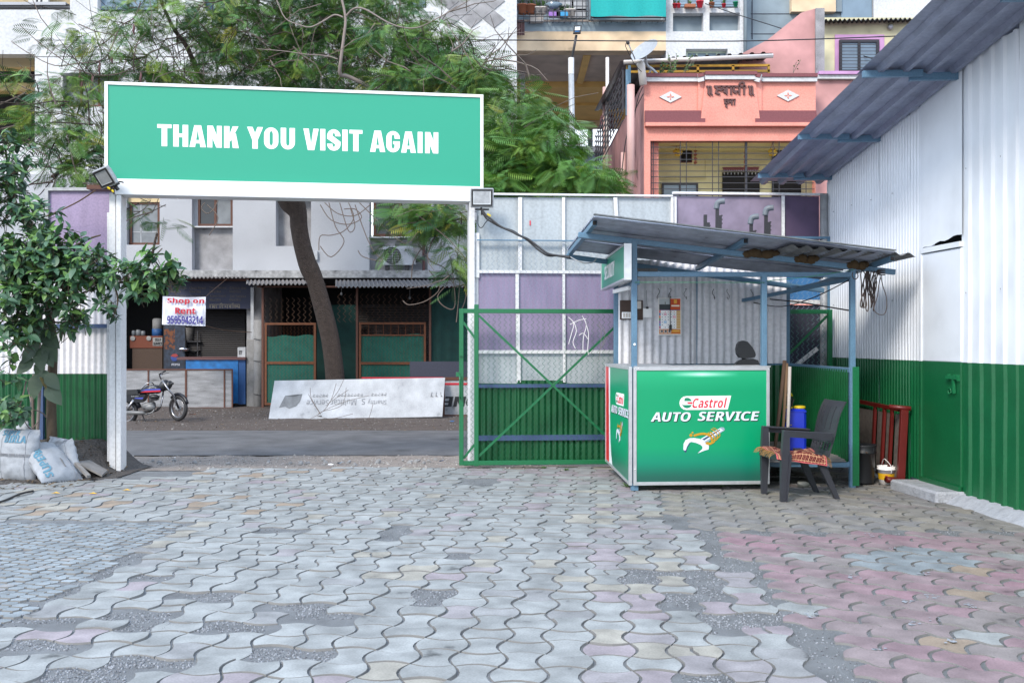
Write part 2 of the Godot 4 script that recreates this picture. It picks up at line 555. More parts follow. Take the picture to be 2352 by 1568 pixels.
func _ready() -> void:
	rng.seed = 20
	make_materials()
	# eye, sky, sun, exposure
	var cam := Camera3D.new()
	cam.name = "camera"
	cam.fov = rad_to_deg(2.0 * atan(784.0 / FOCAL))
	cam.position = Vector3(0, 1.5, 0)
	cam.near = 0.1
	cam.far = 600.0
	add_child(cam)
	var sky_mat := ProceduralSkyMaterial.new()
	sky_mat.sky_top_color = Color(0.74, 0.83, 0.96)
	sky_mat.sky_horizon_color = Color(0.96, 0.98, 1.0)
	sky_mat.sky_curve = 0.35
	sky_mat.ground_horizon_color = Color(0.62, 0.62, 0.62)
	sky_mat.ground_bottom_color = Color(0.4, 0.4, 0.4)
	var env := Environment.new()
	env.background_mode = Environment.BG_SKY
	env.sky = Sky.new()
	env.sky.sky_material = sky_mat
	env.background_energy_multiplier = 1.0
	env.tonemap_mode = Environment.TONE_MAPPER_LINEAR
	env.tonemap_exposure = 2.6
	env.sdfgi_enabled = true
	env.ssao_enabled = true
	env.ssil_enabled = true
	var we := WorldEnvironment.new()
	we.name = "sky"
	we.environment = env
	add_child(we)
	var sun := DirectionalLight3D.new()
	sun.name = "sun"
	sun.light_energy = 0.46
	sun.light_angular_distance = 16.0
	sun.light_color = Color(1.0, 0.965, 0.92)
	sun.shadow_enabled = true
	add_child(sun)
	sun.look_at_from_position(Vector3(-3.2, 5.4, 5.6), Vector3.ZERO)
	# the place
	build_ground()
	build_paving()
	build_shop_building()
	build_pink_house()
	build_far_buildings()
	build_shed()
	build_gateway()
	build_left_fence()
	build_right_fence()
	build_sliding_gate()
	build_booth()
	build_counter()
	build_booth_things()
	build_street_things()
	build_motorcycle()
	build_chair()
	build_corner_things()
	build_bags()
	build_big_tree()
	build_left_shrub()
	build_litter()

func ground_height(x: float, d: float) -> float:
	if d < 11.65:
		return -0.006
	var y := -0.15 * smoothstep(11.65, 14.4, d)
	if d > 18.4:
		y += 0.10 * smoothstep(18.4, 20.5, d) * (0.5 + 0.5 * T.wob.get_noise_2d(x * 14.0, d * 14.0)) - 0.02
	y += 0.018 * T.wob.get_noise_2d(x * 90.0, d * 90.0) * smoothstep(11.65, 12.2, d) - 0.006
	return y

func height_sheet(called: String, m: Material, x0: float, x1: float, d0: float, d1: float, nx: int, nd: int, f: Callable) -> MeshInstance3D:
	var st := S(true)
	for i in nx:
		for j in nd:
			var p := []
			for e in [[0, 0], [1, 0], [1, 1], [0, 1]]:
				var x := lerpf(x0, x1, float(i + e[0]) / nx)
				var d := lerpf(d0, d1, float(j + e[1]) / nd)
				p.append(Vector3(x, f.call(x, d), -d))
			quad(st, p[0], p[1], p[2], p[3], Vector3.UP)
	return structure(obj(called, st, m))

func build_ground() -> void:
	var st := S()
	quad(st, Vector3(-300, -0.34, 20), Vector3(300, -0.34, 20), Vector3(300, -0.34, -400), Vector3(-300, -0.34, -400), Vector3.UP)
	structure(obj("ground", st, M.dirt))
	# the crushed-stone bed that shows where paving blocks are missing
	st = S()
	quad(st, Vector3(-9, -0.011, 2), Vector3(9, -0.011, 2), Vector3(9, -0.011, -11.75), Vector3(-9, -0.011, -11.75), Vector3.UP)
	structure(obj("gravel_bed", st, M.gravel))
	height_sheet("sandy_verge", M.sand, -9.0, 4.0, 11.72, 14.75, 110, 40, func(x, d): return ground_height(x, d) + 0.006 * T.wob.get_noise_2d(x * 300.0, d * 300.0))
	height_sheet("road", M.asphalt, -30.0, 30.0, 14.55, 18.6, 60, 12, func(x, d): return -0.147 + 0.035 * sin(PI * (d - 14.55) / 4.05) + 0.004 * T.wob.get_noise_2d(x * 40.0, d * 40.0))
	height_sheet("dirt_verge", M.dirt, -14.0, 8.0, 18.45, 27.0, 120, 60, func(x, d): return ground_height(x, d))

# ---------- paving
func paver_mesh(outline: PackedVector2Array, drop := 0.024, inset := 0.0045) -> ArrayMesh:
	var st := S()
	var n := outline.size()
	var top := PackedVector2Array()
	var turn := 1.0 if Geometry2D.is_polygon_clockwise(outline) else -1.0
	for i in n:
		var d := (outline[(i + 1) % n] - outline[(i + n - 1) % n]).normalized()
		top.append(outline[i] - Vector2(-d.y, d.x) * inset * turn)
	var idx := Geometry2D.triangulate_polygon(top)
	if idx.is_empty():
		top = outline
		idx = Geometry2D.triangulate_polygon(top)
	for i in range(0, idx.size(), 3):
		var t := [top[idx[i]], top[idx[i + 1]], top[idx[i + 2]]]
		tri(st, Vector3(t[0].x, 0, -t[0].y), Vector3(t[1].x, 0, -t[1].y), Vector3(t[2].x, 0, -t[2].y), Vector3.UP)
	st.generate_normals()
	var am: ArrayMesh = st.commit()
	st = S()
	for i in n:
		var j := (i + 1) % n
		var o := Vector3((outline[i].y - outline[j].y) * turn, 0, -(outline[j].x - outline[i].x) * turn)
		quad(st, Vector3(top[i].x, 0, -top[i].y), Vector3(top[j].x, 0, -top[j].y), Vector3(outline[j].x, -drop, -outline[j].y), Vector3(outline[i].x, -drop, -outline[i].y), o + Vector3(0, 0.001, 0))
	st.generate_normals()
	return st.commit(am)

func dogbone(p: float, bulge: float, gap: float, cut := 0) -> PackedVector2Array:
	# ends bow out along x, waist drawn in along y; cut 1 and 2 are the two halves of a cracked one
	var o := PackedVector2Array()
	var h := p * 0.5
	var corner := [Vector2(-h, -h), Vector2(h, -h), Vector2(h, h), Vector2(-h, h)]
	for s in 4:
		var a: Vector2 = corner[s]
		var b: Vector2 = corner[(s + 1) % 4]
		var n := Vector2((b - a).y, -(b - a).x).normalized() * (bulge if s % 2 == 1 else -bulge)
		for k in 5:
			var t := k / 5.0
			o.append(a.lerp(b, t) + n * sin(PI * t))
	var q := PackedVector2Array()
	for v in Geometry2D.offset_polygon(o, -gap * 0.5)[0]:
		q.append(v)
	if cut:
		var g := 1.0 if cut == 1 else -1.0
		var knife := PackedVector2Array([Vector2(0.006 * g, -1), Vector2(0.006 * g + 0.012, -0.04), Vector2(0.006 * g - 0.010, 0.01), Vector2(0.006 * g + 0.008, 1), Vector2(1.0 * g, 1), Vector2(1.0 * g, -1)])
		q = Geometry2D.intersect_polygons(q, knife)[0]
	return q

func fishtail(w: float, h: float, gap: float) -> PackedVector2Array:
	# one end round, the other hollow; the long sides run in a wave
	var o := PackedVector2Array()
	for k in 4:
		var t := k / 4.0
		o.append(Vector2(w * 0.5 * t, h * 0.10 * sin(PI * t)))
	for k in 4:
		var t := k / 4.0
		o.append(Vector2(w * 0.5 * (1 + t), -h * 0.13 * sin(PI * t)))
	for k in 5:
		var t := k / 5.0
		o.append(Vector2(w - w * 0.17 * sin(PI * t), h * t))
	for k in 4:
		var t := 1.0 - k / 4.0
		o.append(Vector2(w * 0.5 * (1 + t), h + h * 0.13 * sin(PI * t)))
	for k in 4:
		var t := 1.0 - k / 4.0
		o.append(Vector2(w * 0.5 * t, h - h * 0.10 * sin(PI * t)))
	for k in 5:
		var t := 1.0 - k / 5.0
		o.append(Vector2(-w * 0.17 * sin(PI * t), h * t))
	var c := PackedVector2Array()
	for v in Geometry2D.offset_polygon(o, -gap * 0.5)[0]:
		c.append(v - Vector2(w * 0.5, h * 0.5))
	return c

func lay(zone: String, label: String, tiles: Array) -> void:
	# tiles: [place, turn, mesh, material]; the nearest 300 stand alone, the rest are one mass
	var st := S()
	var root := structure(thing(zone, label, "paving"))
	tiles.sort_custom(func(a, b): return a[0].z > b[0].z)
	var rest := {}
	var sides := S()
	var n_far := 0
	for i in tiles.size():
		var t: Array = tiles[i]
		var xf := Transform3D(Basis(Vector3.UP, t[1]) * Basis.from_euler(Vector3(rr(-0.02, 0.02), 0, rr(-0.02, 0.02))), t[0] + Vector3(0, rr(-0.006, 0.003), 0))
		if i < 300:
			var o := MeshInstance3D.new()
			o.name = "paver"
			o.mesh = t[2]
			o.set_surface_override_material(0, t[3])
			o.set_surface_override_material(1, M.joint_dirt)
			root.add_child(o, true)
			o.transform = xf
		else:
			if not rest.has(t[3]):
				rest[t[3]] = S()
			rest[t[3]].append_from(t[2], 0, xf)
			sides.append_from(t[2], 1, xf)
			n_far += 1
	for m in rest:
		var o := MeshInstance3D.new()
		o.name = "distant_pavers"
		o.mesh = rest[m].commit()
		o.material_override = m
		root.add_child(o, true)
		stuff(o)
	if n_far > 0:
		var o := MeshInstance3D.new()
		o.name = "joints"
		o.mesh = sides.commit()
		o.material_override = M.joint_dirt
		root.add_child(o, true)
		stuff(o)

func build_paving() -> void:
	var greys := []
	var pinks := []
	var reds := []
	var beiges := []
	var cobbles := []
	for i in 5:
		var k := 0.90 + 0.055 * i
		greys.append(mat("paver_grey_%d" % i, lin(0.355 * k, 0.371 * k, 0.364 * k), 0.85, 0, "coarse", 1.1, "fine", 3.0, "height", 0.06))
		cobbles.append(mat("cobble_%d" % i, lin(0.29 * k, 0.33 * k, 0.35 * k), 0.85, 0, "coarse", 1.1, "fine", 3.0, "height", 0.06))
		reds.append(mat("paver_red_%d" % i, lin(0.295 + 0.014 * i, 0.222 + 0.010 * (4 - i), 0.255), 0.85, 0, "coarse", 1.7, "fine", 3.0, "height", 0.06))
	for i in 3:
		pinks.append(mat("paver_pink_%d" % i, lin(0.37 - 0.015 * i, 0.325 + 0.010 * i, 0.345), 0.85, 0, "coarse", 1.3, "fine", 3.0, "height", 0.06))
		beiges.append(mat("paver_beige_%d" % i, lin(0.32 - 0.02 * i, 0.295 - 0.012 * i, 0.255 + 0.006 * i), 0.85, 0, "coarse", 1.3, "fine", 3.0, "height", 0.06))
	var cream: Material = mat("paver_cream", lin(0.41, 0.39, 0.335), 0.85, 0, "coarse", 1.3, "fine", 3.0, "height", 0.06)
	var orange: Material = mat("paver_orange", lin(0.36, 0.285, 0.215), 0.85, 0, "coarse", 1.3, "fine", 3.0, "height", 0.06)
	for q in [greys, cobbles, reds, pinks, beiges, [cream, orange]]:
		for m in q:
			m.uv1_world_triplanar = true
			m.uv2_world_triplanar = true
			m.albedo_texture = T.stain
			m.uv1_scale = Vector3.ONE * 0.55
	mat("joint_dirt", lin(0.27, 0.268, 0.26), 0.95, 0, "grit", 5.0)
	var p := 0.206
	var whole := paver_mesh(dogbone(p, 0.034, 0.007))
	var half1 := paver_mesh(dogbone(p, 0.034, 0.007, 1))
	var half2 := paver_mesh(dogbone(p, 0.034, 0.007, 2))
	# bare patches seen in the grey field: [u, v, half width, half height]
	var bare := [[87, 1480, 75, 12], [312, 1428, 70, 18], [505, 1438, 85, 12], [320, 1516, 105, 16], [185, 1552, 85, 16], [485, 1372, 55, 8], [354, 1322, 48, 8], [110, 1420, 52, 10], [905, 1226, 38, 14],
		[998, 1372, 54, 20], [684, 1390, 52, 10], [744, 1408, 55, 12], [686, 1510, 95, 17], [1050, 1279, 36, 6], [1470, 1322, 66, 18], [1580, 1345, 72, 32], [1553, 1267, 24, 8], [1660, 1308, 32, 7],
		[1688, 1420, 90, 20], [1578, 1454, 62, 8], [1508, 1191, 36, 5], [1106, 1107, 44, 7], [1640, 1560, 60, 14], [1420, 1340, 20, 10], [640, 1215, 34, 7], [1545, 1382, 34, 10]]
	var tiles := []
	var turn := -0.086
	var ux := Vector3(cos(turn), 0, -sin(turn))
	var uz := Vector3(sin(turn), 0, cos(turn))
	for i in range(-40, 22):
		for j in range(-62, -12):
			var c: Vector3 = ux * (i * p) + uz * (j * p) + Vector3(0.05, 0, 0.02)
			var d := -c.z
			var edge_left := -2.62 + 0.02 * sin(d * 5.0)
			if d > 11.95 or d < 3.3 or absf(c.x) > d * 0.56 + 0.3:
				continue
			if c.x < edge_left and d < 8.42:
				continue
			if c.x > 1.44 and d < 7.95 or c.x > 1.34 and d >= 7.95 and d < 11.2:
				continue
			if c.x < -3.6 and d > 11.3 + (c.x + 3.6) * 0.42:
				continue
			if d > 11.95 and c.x > -0.35:
				continue
			var u := 1176.0 + c.x / d * FOCAL
			var v := 784.0 + 1.5 / d * FOCAL
			var gone := false
			for b in bare:
				if absf(u - b[0]) < b[2] and absf(v - b[1]) < b[3] * 1.15 and not (absf(u - 1530) < 40 and absf(v - 1343) < 13):
					gone = true
			if gone:
				continue
			var k := rng.randf()
			var m: Material = greys[clampi(int(2.5 + 2.6 * T.wob.get_noise_2d(c.x * 55.0, c.z * 55.0) + rr(-1.3, 1.3)), 0, 4)]
			var pinky := 0.10 + (0.28 if c.x > 0.3 else 0.0) + (0.25 if c.x > 1.0 and d < 6 else 0.0) + (0.18 if d > 10.5 and c.x > -0.8 else 0.0)
			if k < pinky * (1.0 + 1.6 * T.wob.get_noise_2d(c.x * 40.0 + 90.0, c.z * 40.0)):
				m = pinks[rng.randi() % 3]
			elif k < pinky + (0.05 if d < 8 else 0.02):
				m = cream
			elif d > 8.3 and c.x < -2.0 and k > 0.93:
				m = orange
			var face := turn if (i + j) % 2 == 0 else turn + PI * 0.5
			if rng.randf() < 0.06:
				tiles.append([c, face, half1, m])
				tiles.append([c + Vector3(0, -0.003, 0), face, half2, m])
			else:
				tiles.append([c, face, whole, m])
	lay("grey_paving", "grey interlocking dumbbell paving blocks with bare gravel patches filling the middle of the yard", tiles)
	# red and beige fields of fishtail blocks
	var fish := paver_mesh(fishtail(0.235, 0.222, 0.012))
	var a := -0.628
	var rx := Vector3(cos(a), 0, -sin(a))
	var ry := Vector3(sin(a), 0, cos(a)) * -1.0
	var red_tiles := []
	var beige_tiles := []
	for j in range(-20, 60):
		for i in range(-40, 50):
			var c: Vector3 = rx * ((i + 0.5 * (j % 2)) * 0.235) + ry * (j * 0.222)
			var d := -c.z
			if d < 3.4 or d > 10.9 or c.x > d * 0.56 + 0.3 or c.x > 4.9 - 0.0762 * d:
				continue
			if d < 7.86 and c.x > 1.60:
				var m: Material = reds[clampi(int(2.5 + 3.0 * T.wob.get_noise_2d(c.x * 50.0, c.z * 50.0) + rr(-1.4, 1.4)), 0, 4)]
				var k := rng.randf()
				if k < 0.035:
					m = orange
				elif k < 0.07:
					m = greys[1]
				if c.distance_to(Vector3(2.75, 0, -6.9)) < 0.42:
					m = cobbles[1]
				red_tiles.append([c, a, fish, m])
			elif d > 7.96 and c.x > 1.44:
				var m: Material = beiges[rng.randi() % 3]
				if rng.randf() < 0.1:
					m = reds[0]
				beige_tiles.append([c, a, fish, m])
	lay("red_paving", "faded red fishtail paving blocks in the near right of the yard", red_tiles)
	lay("beige_paving", "beige fishtail paving blocks in front of the plastic chair and shed step", beige_tiles)
	# small hexagonal cobbles on the left
	var hexo := PackedVector2Array([Vector2(-0.055, 0), Vector2(-0.034, -0.036), Vector2(0.034, -0.036), Vector2(0.055, 0), Vector2(0.034, 0.036), Vector2(-0.034, 0.036)])
	var hex := paver_mesh(hexo, 0.024, 0.005)
	var hexes := []
	var b := -0.17
	var hx := Vector3(cos(b), 0, -sin(b))
	var hz := Vector3(sin(b), 0, cos(b))
	for i in range(-60, 10):
		for j in range(-130, -20):
			var c: Vector3 = hx * (i * 0.0955) + hz * (j * 0.080 + (0.040 if i % 2 else 0.0))
			var d := -c.z
			if d > 8.3 or d < 4.4 or c.x > -2.70 + 0.06 * T.wob.get_noise_2d(d * 200.0, 3.0) or absf(c.x) > d * 0.55 + 0.2:
				continue
			if rng.randf() < 0.012:
				continue
			var m: Material = cobbles[rng.randi() % 5]
			if T.wob.get_noise_2d(c.x * 160.0, d * 160.0) > 0.42:
				m = pinks[2]
			hexes.append([c, b, hex, m])
	lay("cobble_paving", "small bluish hexagonal cobbles in the left of the yard", hexes)
	# splashes of old white paint on the red blocks
	for q in [[3640, 2400], [3745, 2475], [3730, 2385], [3660, 2495], [3470, 2140], [3585, 2190], [3420, 2305], [3800, 2560], [3240, 2460], [3520, 2600], [3700, 2290], [3880, 2420]]:
		var sp := S()
		for k in 9:
			var c := on_ground((q[0] + rr(-26, 26)) / 1.7415, (q[1] + rr(-9, 9)) / 1.7415, 0.004)
			var o := []
			for i in 7:
				var t := TAU * i / 7.0
				o.append(c + Vector3(cos(t), 0, sin(t)) * rr(0.003, 0.016) * (1.6 if k == 0 else 0.8))
			for i in range(1, 6):
				tri(sp, o[0], o[i], o[i + 1], Vector3.UP)
		stuff(sp_node(sp))
	# loose stone chips in the bare patches
	var st := S()
	ball(st, Vector3.ZERO, Vector3(1, 0.6, 0.8), 5)
	st.generate_normals()
	var mm := MultiMesh.new()
	mm.transform_format = MultiMesh.TRANSFORM_3D
	mm.use_colors = true
	mm.mesh = st.commit()
	var spots := []
	for q in bare:
		var n := int(q[2] * q[3] * (0.30 if q[1] > 1300 else 0.1))
		for i in n:
			var g := on_ground(q[0] + rr(-1, 1) * q[2] * 1.2, q[1] + rr(-1, 1) * q[3] * 1.2, -0.010)
			spots.append(g)
	for i in 700:
		var d := rr(4.0, 7.9)
		spots.append(Vector3(1.54 + rr(-0.12, 0.12), -0.010, -d))
	for i in 500:
		var d := rr(4.6, 8.3)
		spots.append(Vector3(-2.66 + rr(-0.07, 0.07), -0.010, -d))
	for i in 300:
		spots.append(Vector3(rr(1.5, 4.1), -0.010, -rr(7.84, 7.97)))
	mm.instance_count = spots.size()
	for i in spots.size():
		var s := rr(0.003, 0.0085)
		mm.set_instance_transform(i, Transform3D(Basis.from_euler(rv(3.0)).scaled(Vector3.ONE * s), spots[i]))
		var c := rr(0.09, 0.30)
		mm.set_instance_color(i, Color(c * 0.95, c, c * 1.08))
	var chips := MultiMeshInstance3D.new()
	chips.name = "stone_chips"
	chips.multimesh = mm
	var cm := mat("chip", Color.WHITE, 0.9)
	cm.vertex_color_use_as_albedo = true
	chips.material_override = cm
	add_child(chips)
	tag(stuff(chips), "grey stone chips lying loose in the bare patches of the paving", "gravel")

func sp_node(sp: SurfaceTool) -> Node3D:
	return one("paint_splash", sp, M.bag_white, "splash of old white paint on the red paving blocks", "stain", "paint splashes on the red paving")

# ---------- walls and houses
# a wall facing the yard at distance d, from a measured rectangle [u0, v0, u1, v1], with openings cut to a depth
func wall(st: SurfaceTool, d: float, r: Array, holes: Array, depth: float) -> void:
	var us := [r[0], r[2]]
	var vs := [r[1], r[3]]
	for h in holes:
		us.append_array([clampf(h[0], r[0], r[2]), clampf(h[2], r[0], r[2])])
		vs.append_array([clampf(h[1], r[1], r[3]), clampf(h[3], r[1], r[3])])
	us.sort()
	vs.sort()
	for i in us.size() - 1:
		for j in vs.size() - 1:
			if us[i + 1] - us[i] < 0.01 or vs[j + 1] - vs[j] < 0.01:
				continue
			var cu: float = (us[i] + us[i + 1]) * 0.5
			var cv: float = (vs[j] + vs[j + 1]) * 0.5
			if holes.any(func(h): return cu > h[0] and cu < h[2] and cv > h[1] and cv < h[3]):
				continue
			quad(st, at(us[i], vs[j], d), at(us[i + 1], vs[j], d), at(us[i + 1], vs[j + 1], d), at(us[i], vs[j + 1], d), Vector3(0, 0, 1))
	var back := Vector3(0, 0, -depth)
	for h in holes:
		var c := [at(h[0], h[1], d), at(h[2], h[1], d), at(h[2], h[3], d), at(h[0], h[3], d)]
		var mid: Vector3 = (c[0] + c[2]) * 0.5
		for k in 4:
			var a: Vector3 = c[k]
			var b: Vector3 = c[(k + 1) % 4]
			quad(st, a, b, b + back, a + back, mid - (a + b) * 0.5)

func slab(st: SurfaceTool, d: float, r: Array, thick: float, proud := 0.0, ch := 0.0) -> void:
	var a := at(r[0], r[1], d)
	var b := at(r[2], r[3], d)
	box(st, Vector3((a.x + b.x) / 2, (a.y + b.y) / 2, -d + proud - thick / 2), Vector3(b.x - a.x, a.y - b.y, thick), Basis(), ch)

func part_slab(called: String, m: Material, parent: Node3D, d: float, r: Array, thick: float, proud := 0.0, ch := 0.0) -> MeshInstance3D:
	var st := S()
	slab(st, d, r, thick, proud, ch)
	return obj(called, st, m, parent)

func window(parent: Node3D, d: float, r: Array, fm: Material, pm: Material, splits := 1, w := 4.0, bars := 0) -> MeshInstance3D:
	var st := S()
	slab(st, d, [r[0], r[1], r[2], r[1] + w], 0.06)
	slab(st, d, [r[0], r[3] - w, r[2], r[3]], 0.06)
	for k in splits + 1:
		var u := lerpf(r[0], r[2] - w, float(k) / splits)
		slab(st, d, [u, r[1] + w, u + w, r[3] - w], 0.06)
	var o := obj("window", st, fm, parent)
	for k in splits:
		var u0 := lerpf(r[0], r[2] - w, float(k) / splits) + w
		var u1 := lerpf(r[0], r[2] - w, float(k + 1) / splits)
		st = S()
		quad(st, at(u0, r[1] + w, d + 0.03), at(u1, r[1] + w, d + 0.03), at(u1, r[3] - w, d + 0.03), at(u0, r[3] - w, d + 0.03), Vector3(0, 0, 1))
		obj("pane", st, pm if k == 0 or not pm == M.glass_dark else M.glass_grey, o)
	for k in bars:
		st = S()
		var v := lerpf(r[1], r[3], (k + 0.5) / bars)
		bar(st, at(r[0], v, d - 0.06), at(r[2], v, d - 0.06), 0.014)
		obj("grille_bar", st, M.grill_black, o)
	return o

func build_shop_building() -> void:
	var D := 25.5
	var b := thing("shop_building", "weathered white building across the street with shuttered shops under tin awnings", "building", at(500, 932, D))
	var st := S()
	wall(st, D, [-200, 400, 1187, 626], [[290, 440, 366, 562], [440, 440, 534, 620], [633, 452, 714, 565], [848, 440, 982, 620]], 0.35)
	obj("wall", st, M.facade, b)
	st = S()
	wall(st, D, [-200, -260, 1187, 400], [[-200, -150, 160, 22], [-200, 124, 79, 330], [143, 160, 268, 245], [223, -90, 363, 26], [938, -80, 979, 18]], 0.35)
	var c0 := at(1187, -260, D)
	var c1 := at(1187, 940, D)
	quad(st, c0, c0 + Vector3(0, 0, -9), c1 + Vector3(0, 0, -9), c1, Vector3.RIGHT)
	c0 = at(-200, -260, D)
	quad(st, c0, at(1187, -260, D), at(1187, -260, D) + Vector3(0, 0, -9), c0 + Vector3(0, 0, -9), Vector3.UP)
	obj("wall", st, M.facade_white, b)
	# recess backs
	part_slab("balcony_wall", M.cream, b, D + 1.3, [-200, -160, 175, 60], 0.1)
	part_slab("balcony_pier", M.facade_white, b, D + 0.9, [64, -160, 110, 60], 0.1)
	part_slab("balcony_floor", M.facade, b, D + 0.65, [-200, 23.5, 175, 30], 1.3, 0.65)
	st = S()
	for v in [11.0, -12.0]:
		tube(st, [at(-200, v, D + 0.05), at(158, v, D + 0.05)], 0.025, 6)
	for u in [-60.0, 84.0, 94.0]:
		tube(st, [at(u, 22, D + 0.05), at(u, -60, D + 0.05)], 0.025, 6)
	obj("balcony_railing", st, M.dark_metal, b)
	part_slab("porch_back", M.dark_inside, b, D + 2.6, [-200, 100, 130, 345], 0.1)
	part_slab("porch_beam", M.cream, b, D + 0.9, [-200, 133, 100, 154], 0.4)
	part_slab("porch_beam", M.cream, b, D + 2.0, [-200, 190, 110, 208], 0.4)
	st = S()
	slab(st, D + 0.35, [-200, 330, 79, 334], 2.4)
	quad(st, at(79, 124, D + 0.35), at(79, 124, D + 0.35) + Vector3(0, 0, -2.3), at(79, 330, D + 0.35) + Vector3(0, 0, -2.3), at(79, 330, D + 0.35), Vector3.LEFT)
	obj("porch_floor", st, M.cream, b)
	part_slab("window_back", M.dark_inside, b, D + 0.36, [143, 160, 268, 245], 0.05)
	window(b, D + 0.2, [143, 172, 268, 245], M.brown_steel, M.glass_grey, 3)
	part_slab("window_hood", M.facade_white, b, D, [140, 156, 272, 172], 0.3, 0.2)
	window(b, D + 0.2, [223, -90, 363, 26], M.grill_black, M.glass_blue, 2, 4, 6)
	window(b, D + 0.1, [938, -80, 979, 18], M.grill_black, M.glass_blue, 2, 3, 8)
	var tr := S()
	for v in [91.0, 129.0]:
		slab(tr, D, [80, v, 470, v + 1.2], 0.02, 0.012)
	obj("render_groove", tr, M.facade_grey, b)
	for row in 4:
		for col in 5:
			if (row + col) % 2 == 0 and absi(col - 2) + row < 5:
				var u := 1083.0 + (col - 2) * 26.0
				var v := 44.0 - row * 21.0
				var st2 := S()
				prism(st2, PackedVector2Array([Vector2(-0.27, 0), Vector2(0, 0.22), Vector2(0.27, 0), Vector2(0, -0.22)]), Transform3D(Basis(), at(u, v, D) + Vector3(0, 0, -0.005)), 0.03)
				obj("diamond_relief", st2, M.facade_grey, b)
	# first-floor windows over the street
	part_slab("lintel_board", M.cream, b, D + 0.12, [290, 440, 366, 464], 0.05)
	window(b, D + 0.15, [290, 464, 366, 562], M.brown_steel, M.glass_grey, 1, 5)
	st = S()
	slab(st, D + 0.16, [298, 464, 303, 560], 0.03, 0.03)
	obj("mullion", st, M.brown_steel, b)
	part_slab("tape_cross", M.board_white, b, D + 0.17, [322, 466, 324, 558], 0.01)
	part_slab("tape_cross", M.board_white, b, D + 0.17, [303, 532, 361, 534], 0.01)
	part_slab("spandrel", M.facade_grey, b, D + 0.25, [440, 521, 534, 620], 0.1)
	part_slab("window_sill", M.facade_white, b, D + 0.08, [440, 519, 534, 522], 0.2)
	window(b, D + 0.2, [454, 440, 534, 519], M.brown_steel, M.glass_dark, 2, 5)
	part_slab("reveal", M.facade, b, D + 0.2, [440, 440, 454, 519], 0.05)
	part_slab("blank_panel", M.facade_grey, b, D + 0.3, [633, 452, 714, 565], 0.05)
	part_slab("spandrel", M.facade_grey, b, D + 0.25, [848, 545, 982, 620], 0.1)
	part_slab("window_sill", M.facade_white, b, D + 0.08, [848, 543, 982, 546], 0.2)
	window(b, D + 0.12, [857, 440, 982, 543], M.brown_steel, M.glass_dark, 2, 6)
	part_slab("ledge", M.stained_ledge, b, D, [-200, 622, 1187, 639], 0.5, 0.22)
	st = S()
	tube(st, [at(973, 545, D - 0.02), at(973, 624, D - 0.02)], 0.035, 8)
	obj("drain_pipe", st, M.maroon_dark, b)
	# ground floor: a dark row of shops
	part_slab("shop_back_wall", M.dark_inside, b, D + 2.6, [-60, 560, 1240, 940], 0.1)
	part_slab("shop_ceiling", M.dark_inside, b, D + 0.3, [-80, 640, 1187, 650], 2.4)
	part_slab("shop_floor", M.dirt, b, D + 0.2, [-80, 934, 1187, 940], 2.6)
	part_slab("blind_wall", M.facade, b, D + 0.05, [-200, 639, 235, 940], 0.2)
	part_slab("dividing_wall", M.facade_grey, b, D + 0.3, [566, 640, 600, 934], 2.3)
	part_slab("thin_post", M.board_white, b, D - 0.05, [575, 660, 582, 800], 0.05)
	for r in [[565, 779, 584, 935]]:
		part_slab("concrete_pier", M.concrete, b, D - 0.25, r, 0.25, 0, 0.02)
	st = S(true)
	tube(st, [at(595, 937, D - 0.4), at(595, 735, D - 0.4)], 0.135, 14)
	obj("round_pier", st, M.concrete, b)
	for v in [778.0, 828.0, 905.0]:
		st = S()
		tube(st, [at(582, v, D - 0.55), at(595, v + 2, D - 0.56), at(608, v, D - 0.55)], 0.008, 4)
		obj("tie_wire", st, M.dark_metal, b)
	# rolling shutters, slat by slat
	for r in [[430, 708, 562, 824, 24], [770, 700, 985, 872, 30]]:
		st = S()
		for k in int(r[4]):
			var v0 := lerpf(r[1], r[3], float(k) / r[4])
			var v1 := lerpf(r[1], r[3], float(k + 1) / r[4])
			quad(st, at(r[0], v0, D + 0.74), at(r[2], v0, D + 0.74), at(r[2], v1 - 0.6, D + 0.70), at(r[0], v1 - 0.6, D + 0.70), Vector3(0, 0, 1))
			quad(st, at(r[0], v1 - 0.6, D + 0.70), at(r[2], v1 - 0.6, D + 0.70), at(r[2], v1, D + 0.74), at(r[0], v1, D + 0.74), Vector3(0, 0, 1))
		stuff(obj("shutter_slats", st, mat("shutter", lin(0.035, 0.033, 0.035), 0.6, 0, "fine", 1.0), b))
	# tin awnings
	for r in [[395, 636, 585, 640, 0.7], [565, 643, 772, 655, 1.4], [770, 643, 1085, 661, 1.9]]:
		st = S(true)
		var a := at(r[0], r[1], D + 0.1)
		var e := at(r[2], r[1], D + 0.1)
		var f := at(r[0], r[3], D - r[4])
		sheet(st, f + Vector3(0, 0.02, 0), Vector3(e.x - f.x, 0.01, 0), a - f, 0.1, 0.022)
		obj("awning", st, M.awning, b)
	st = S()
	slab(st, D - 0.2, [398, 640, 570, 645], 0.05)
	for u in [600.0, 817.0, 985.0]:
		slab(st, D - 0.9, [u, 657, u + 5, 936], 0.05)
	slab(st, D - 0.9, [590, 656, 1080, 660], 0.05)
	obj("awning_frame", st, M.brown_steel, b)
	# the menu board over the left shop
	var mb := part_slab("menu_board", mat("menu_blue", lin(0.012, 0.017, 0.05), 0.6), b, D + 0.1, [382, 646, 577, 709], 0.06)
	var dim: Material = mat("menu_ink", lin(0.10, 0.09, 0.09), 0.8)
	st = S()
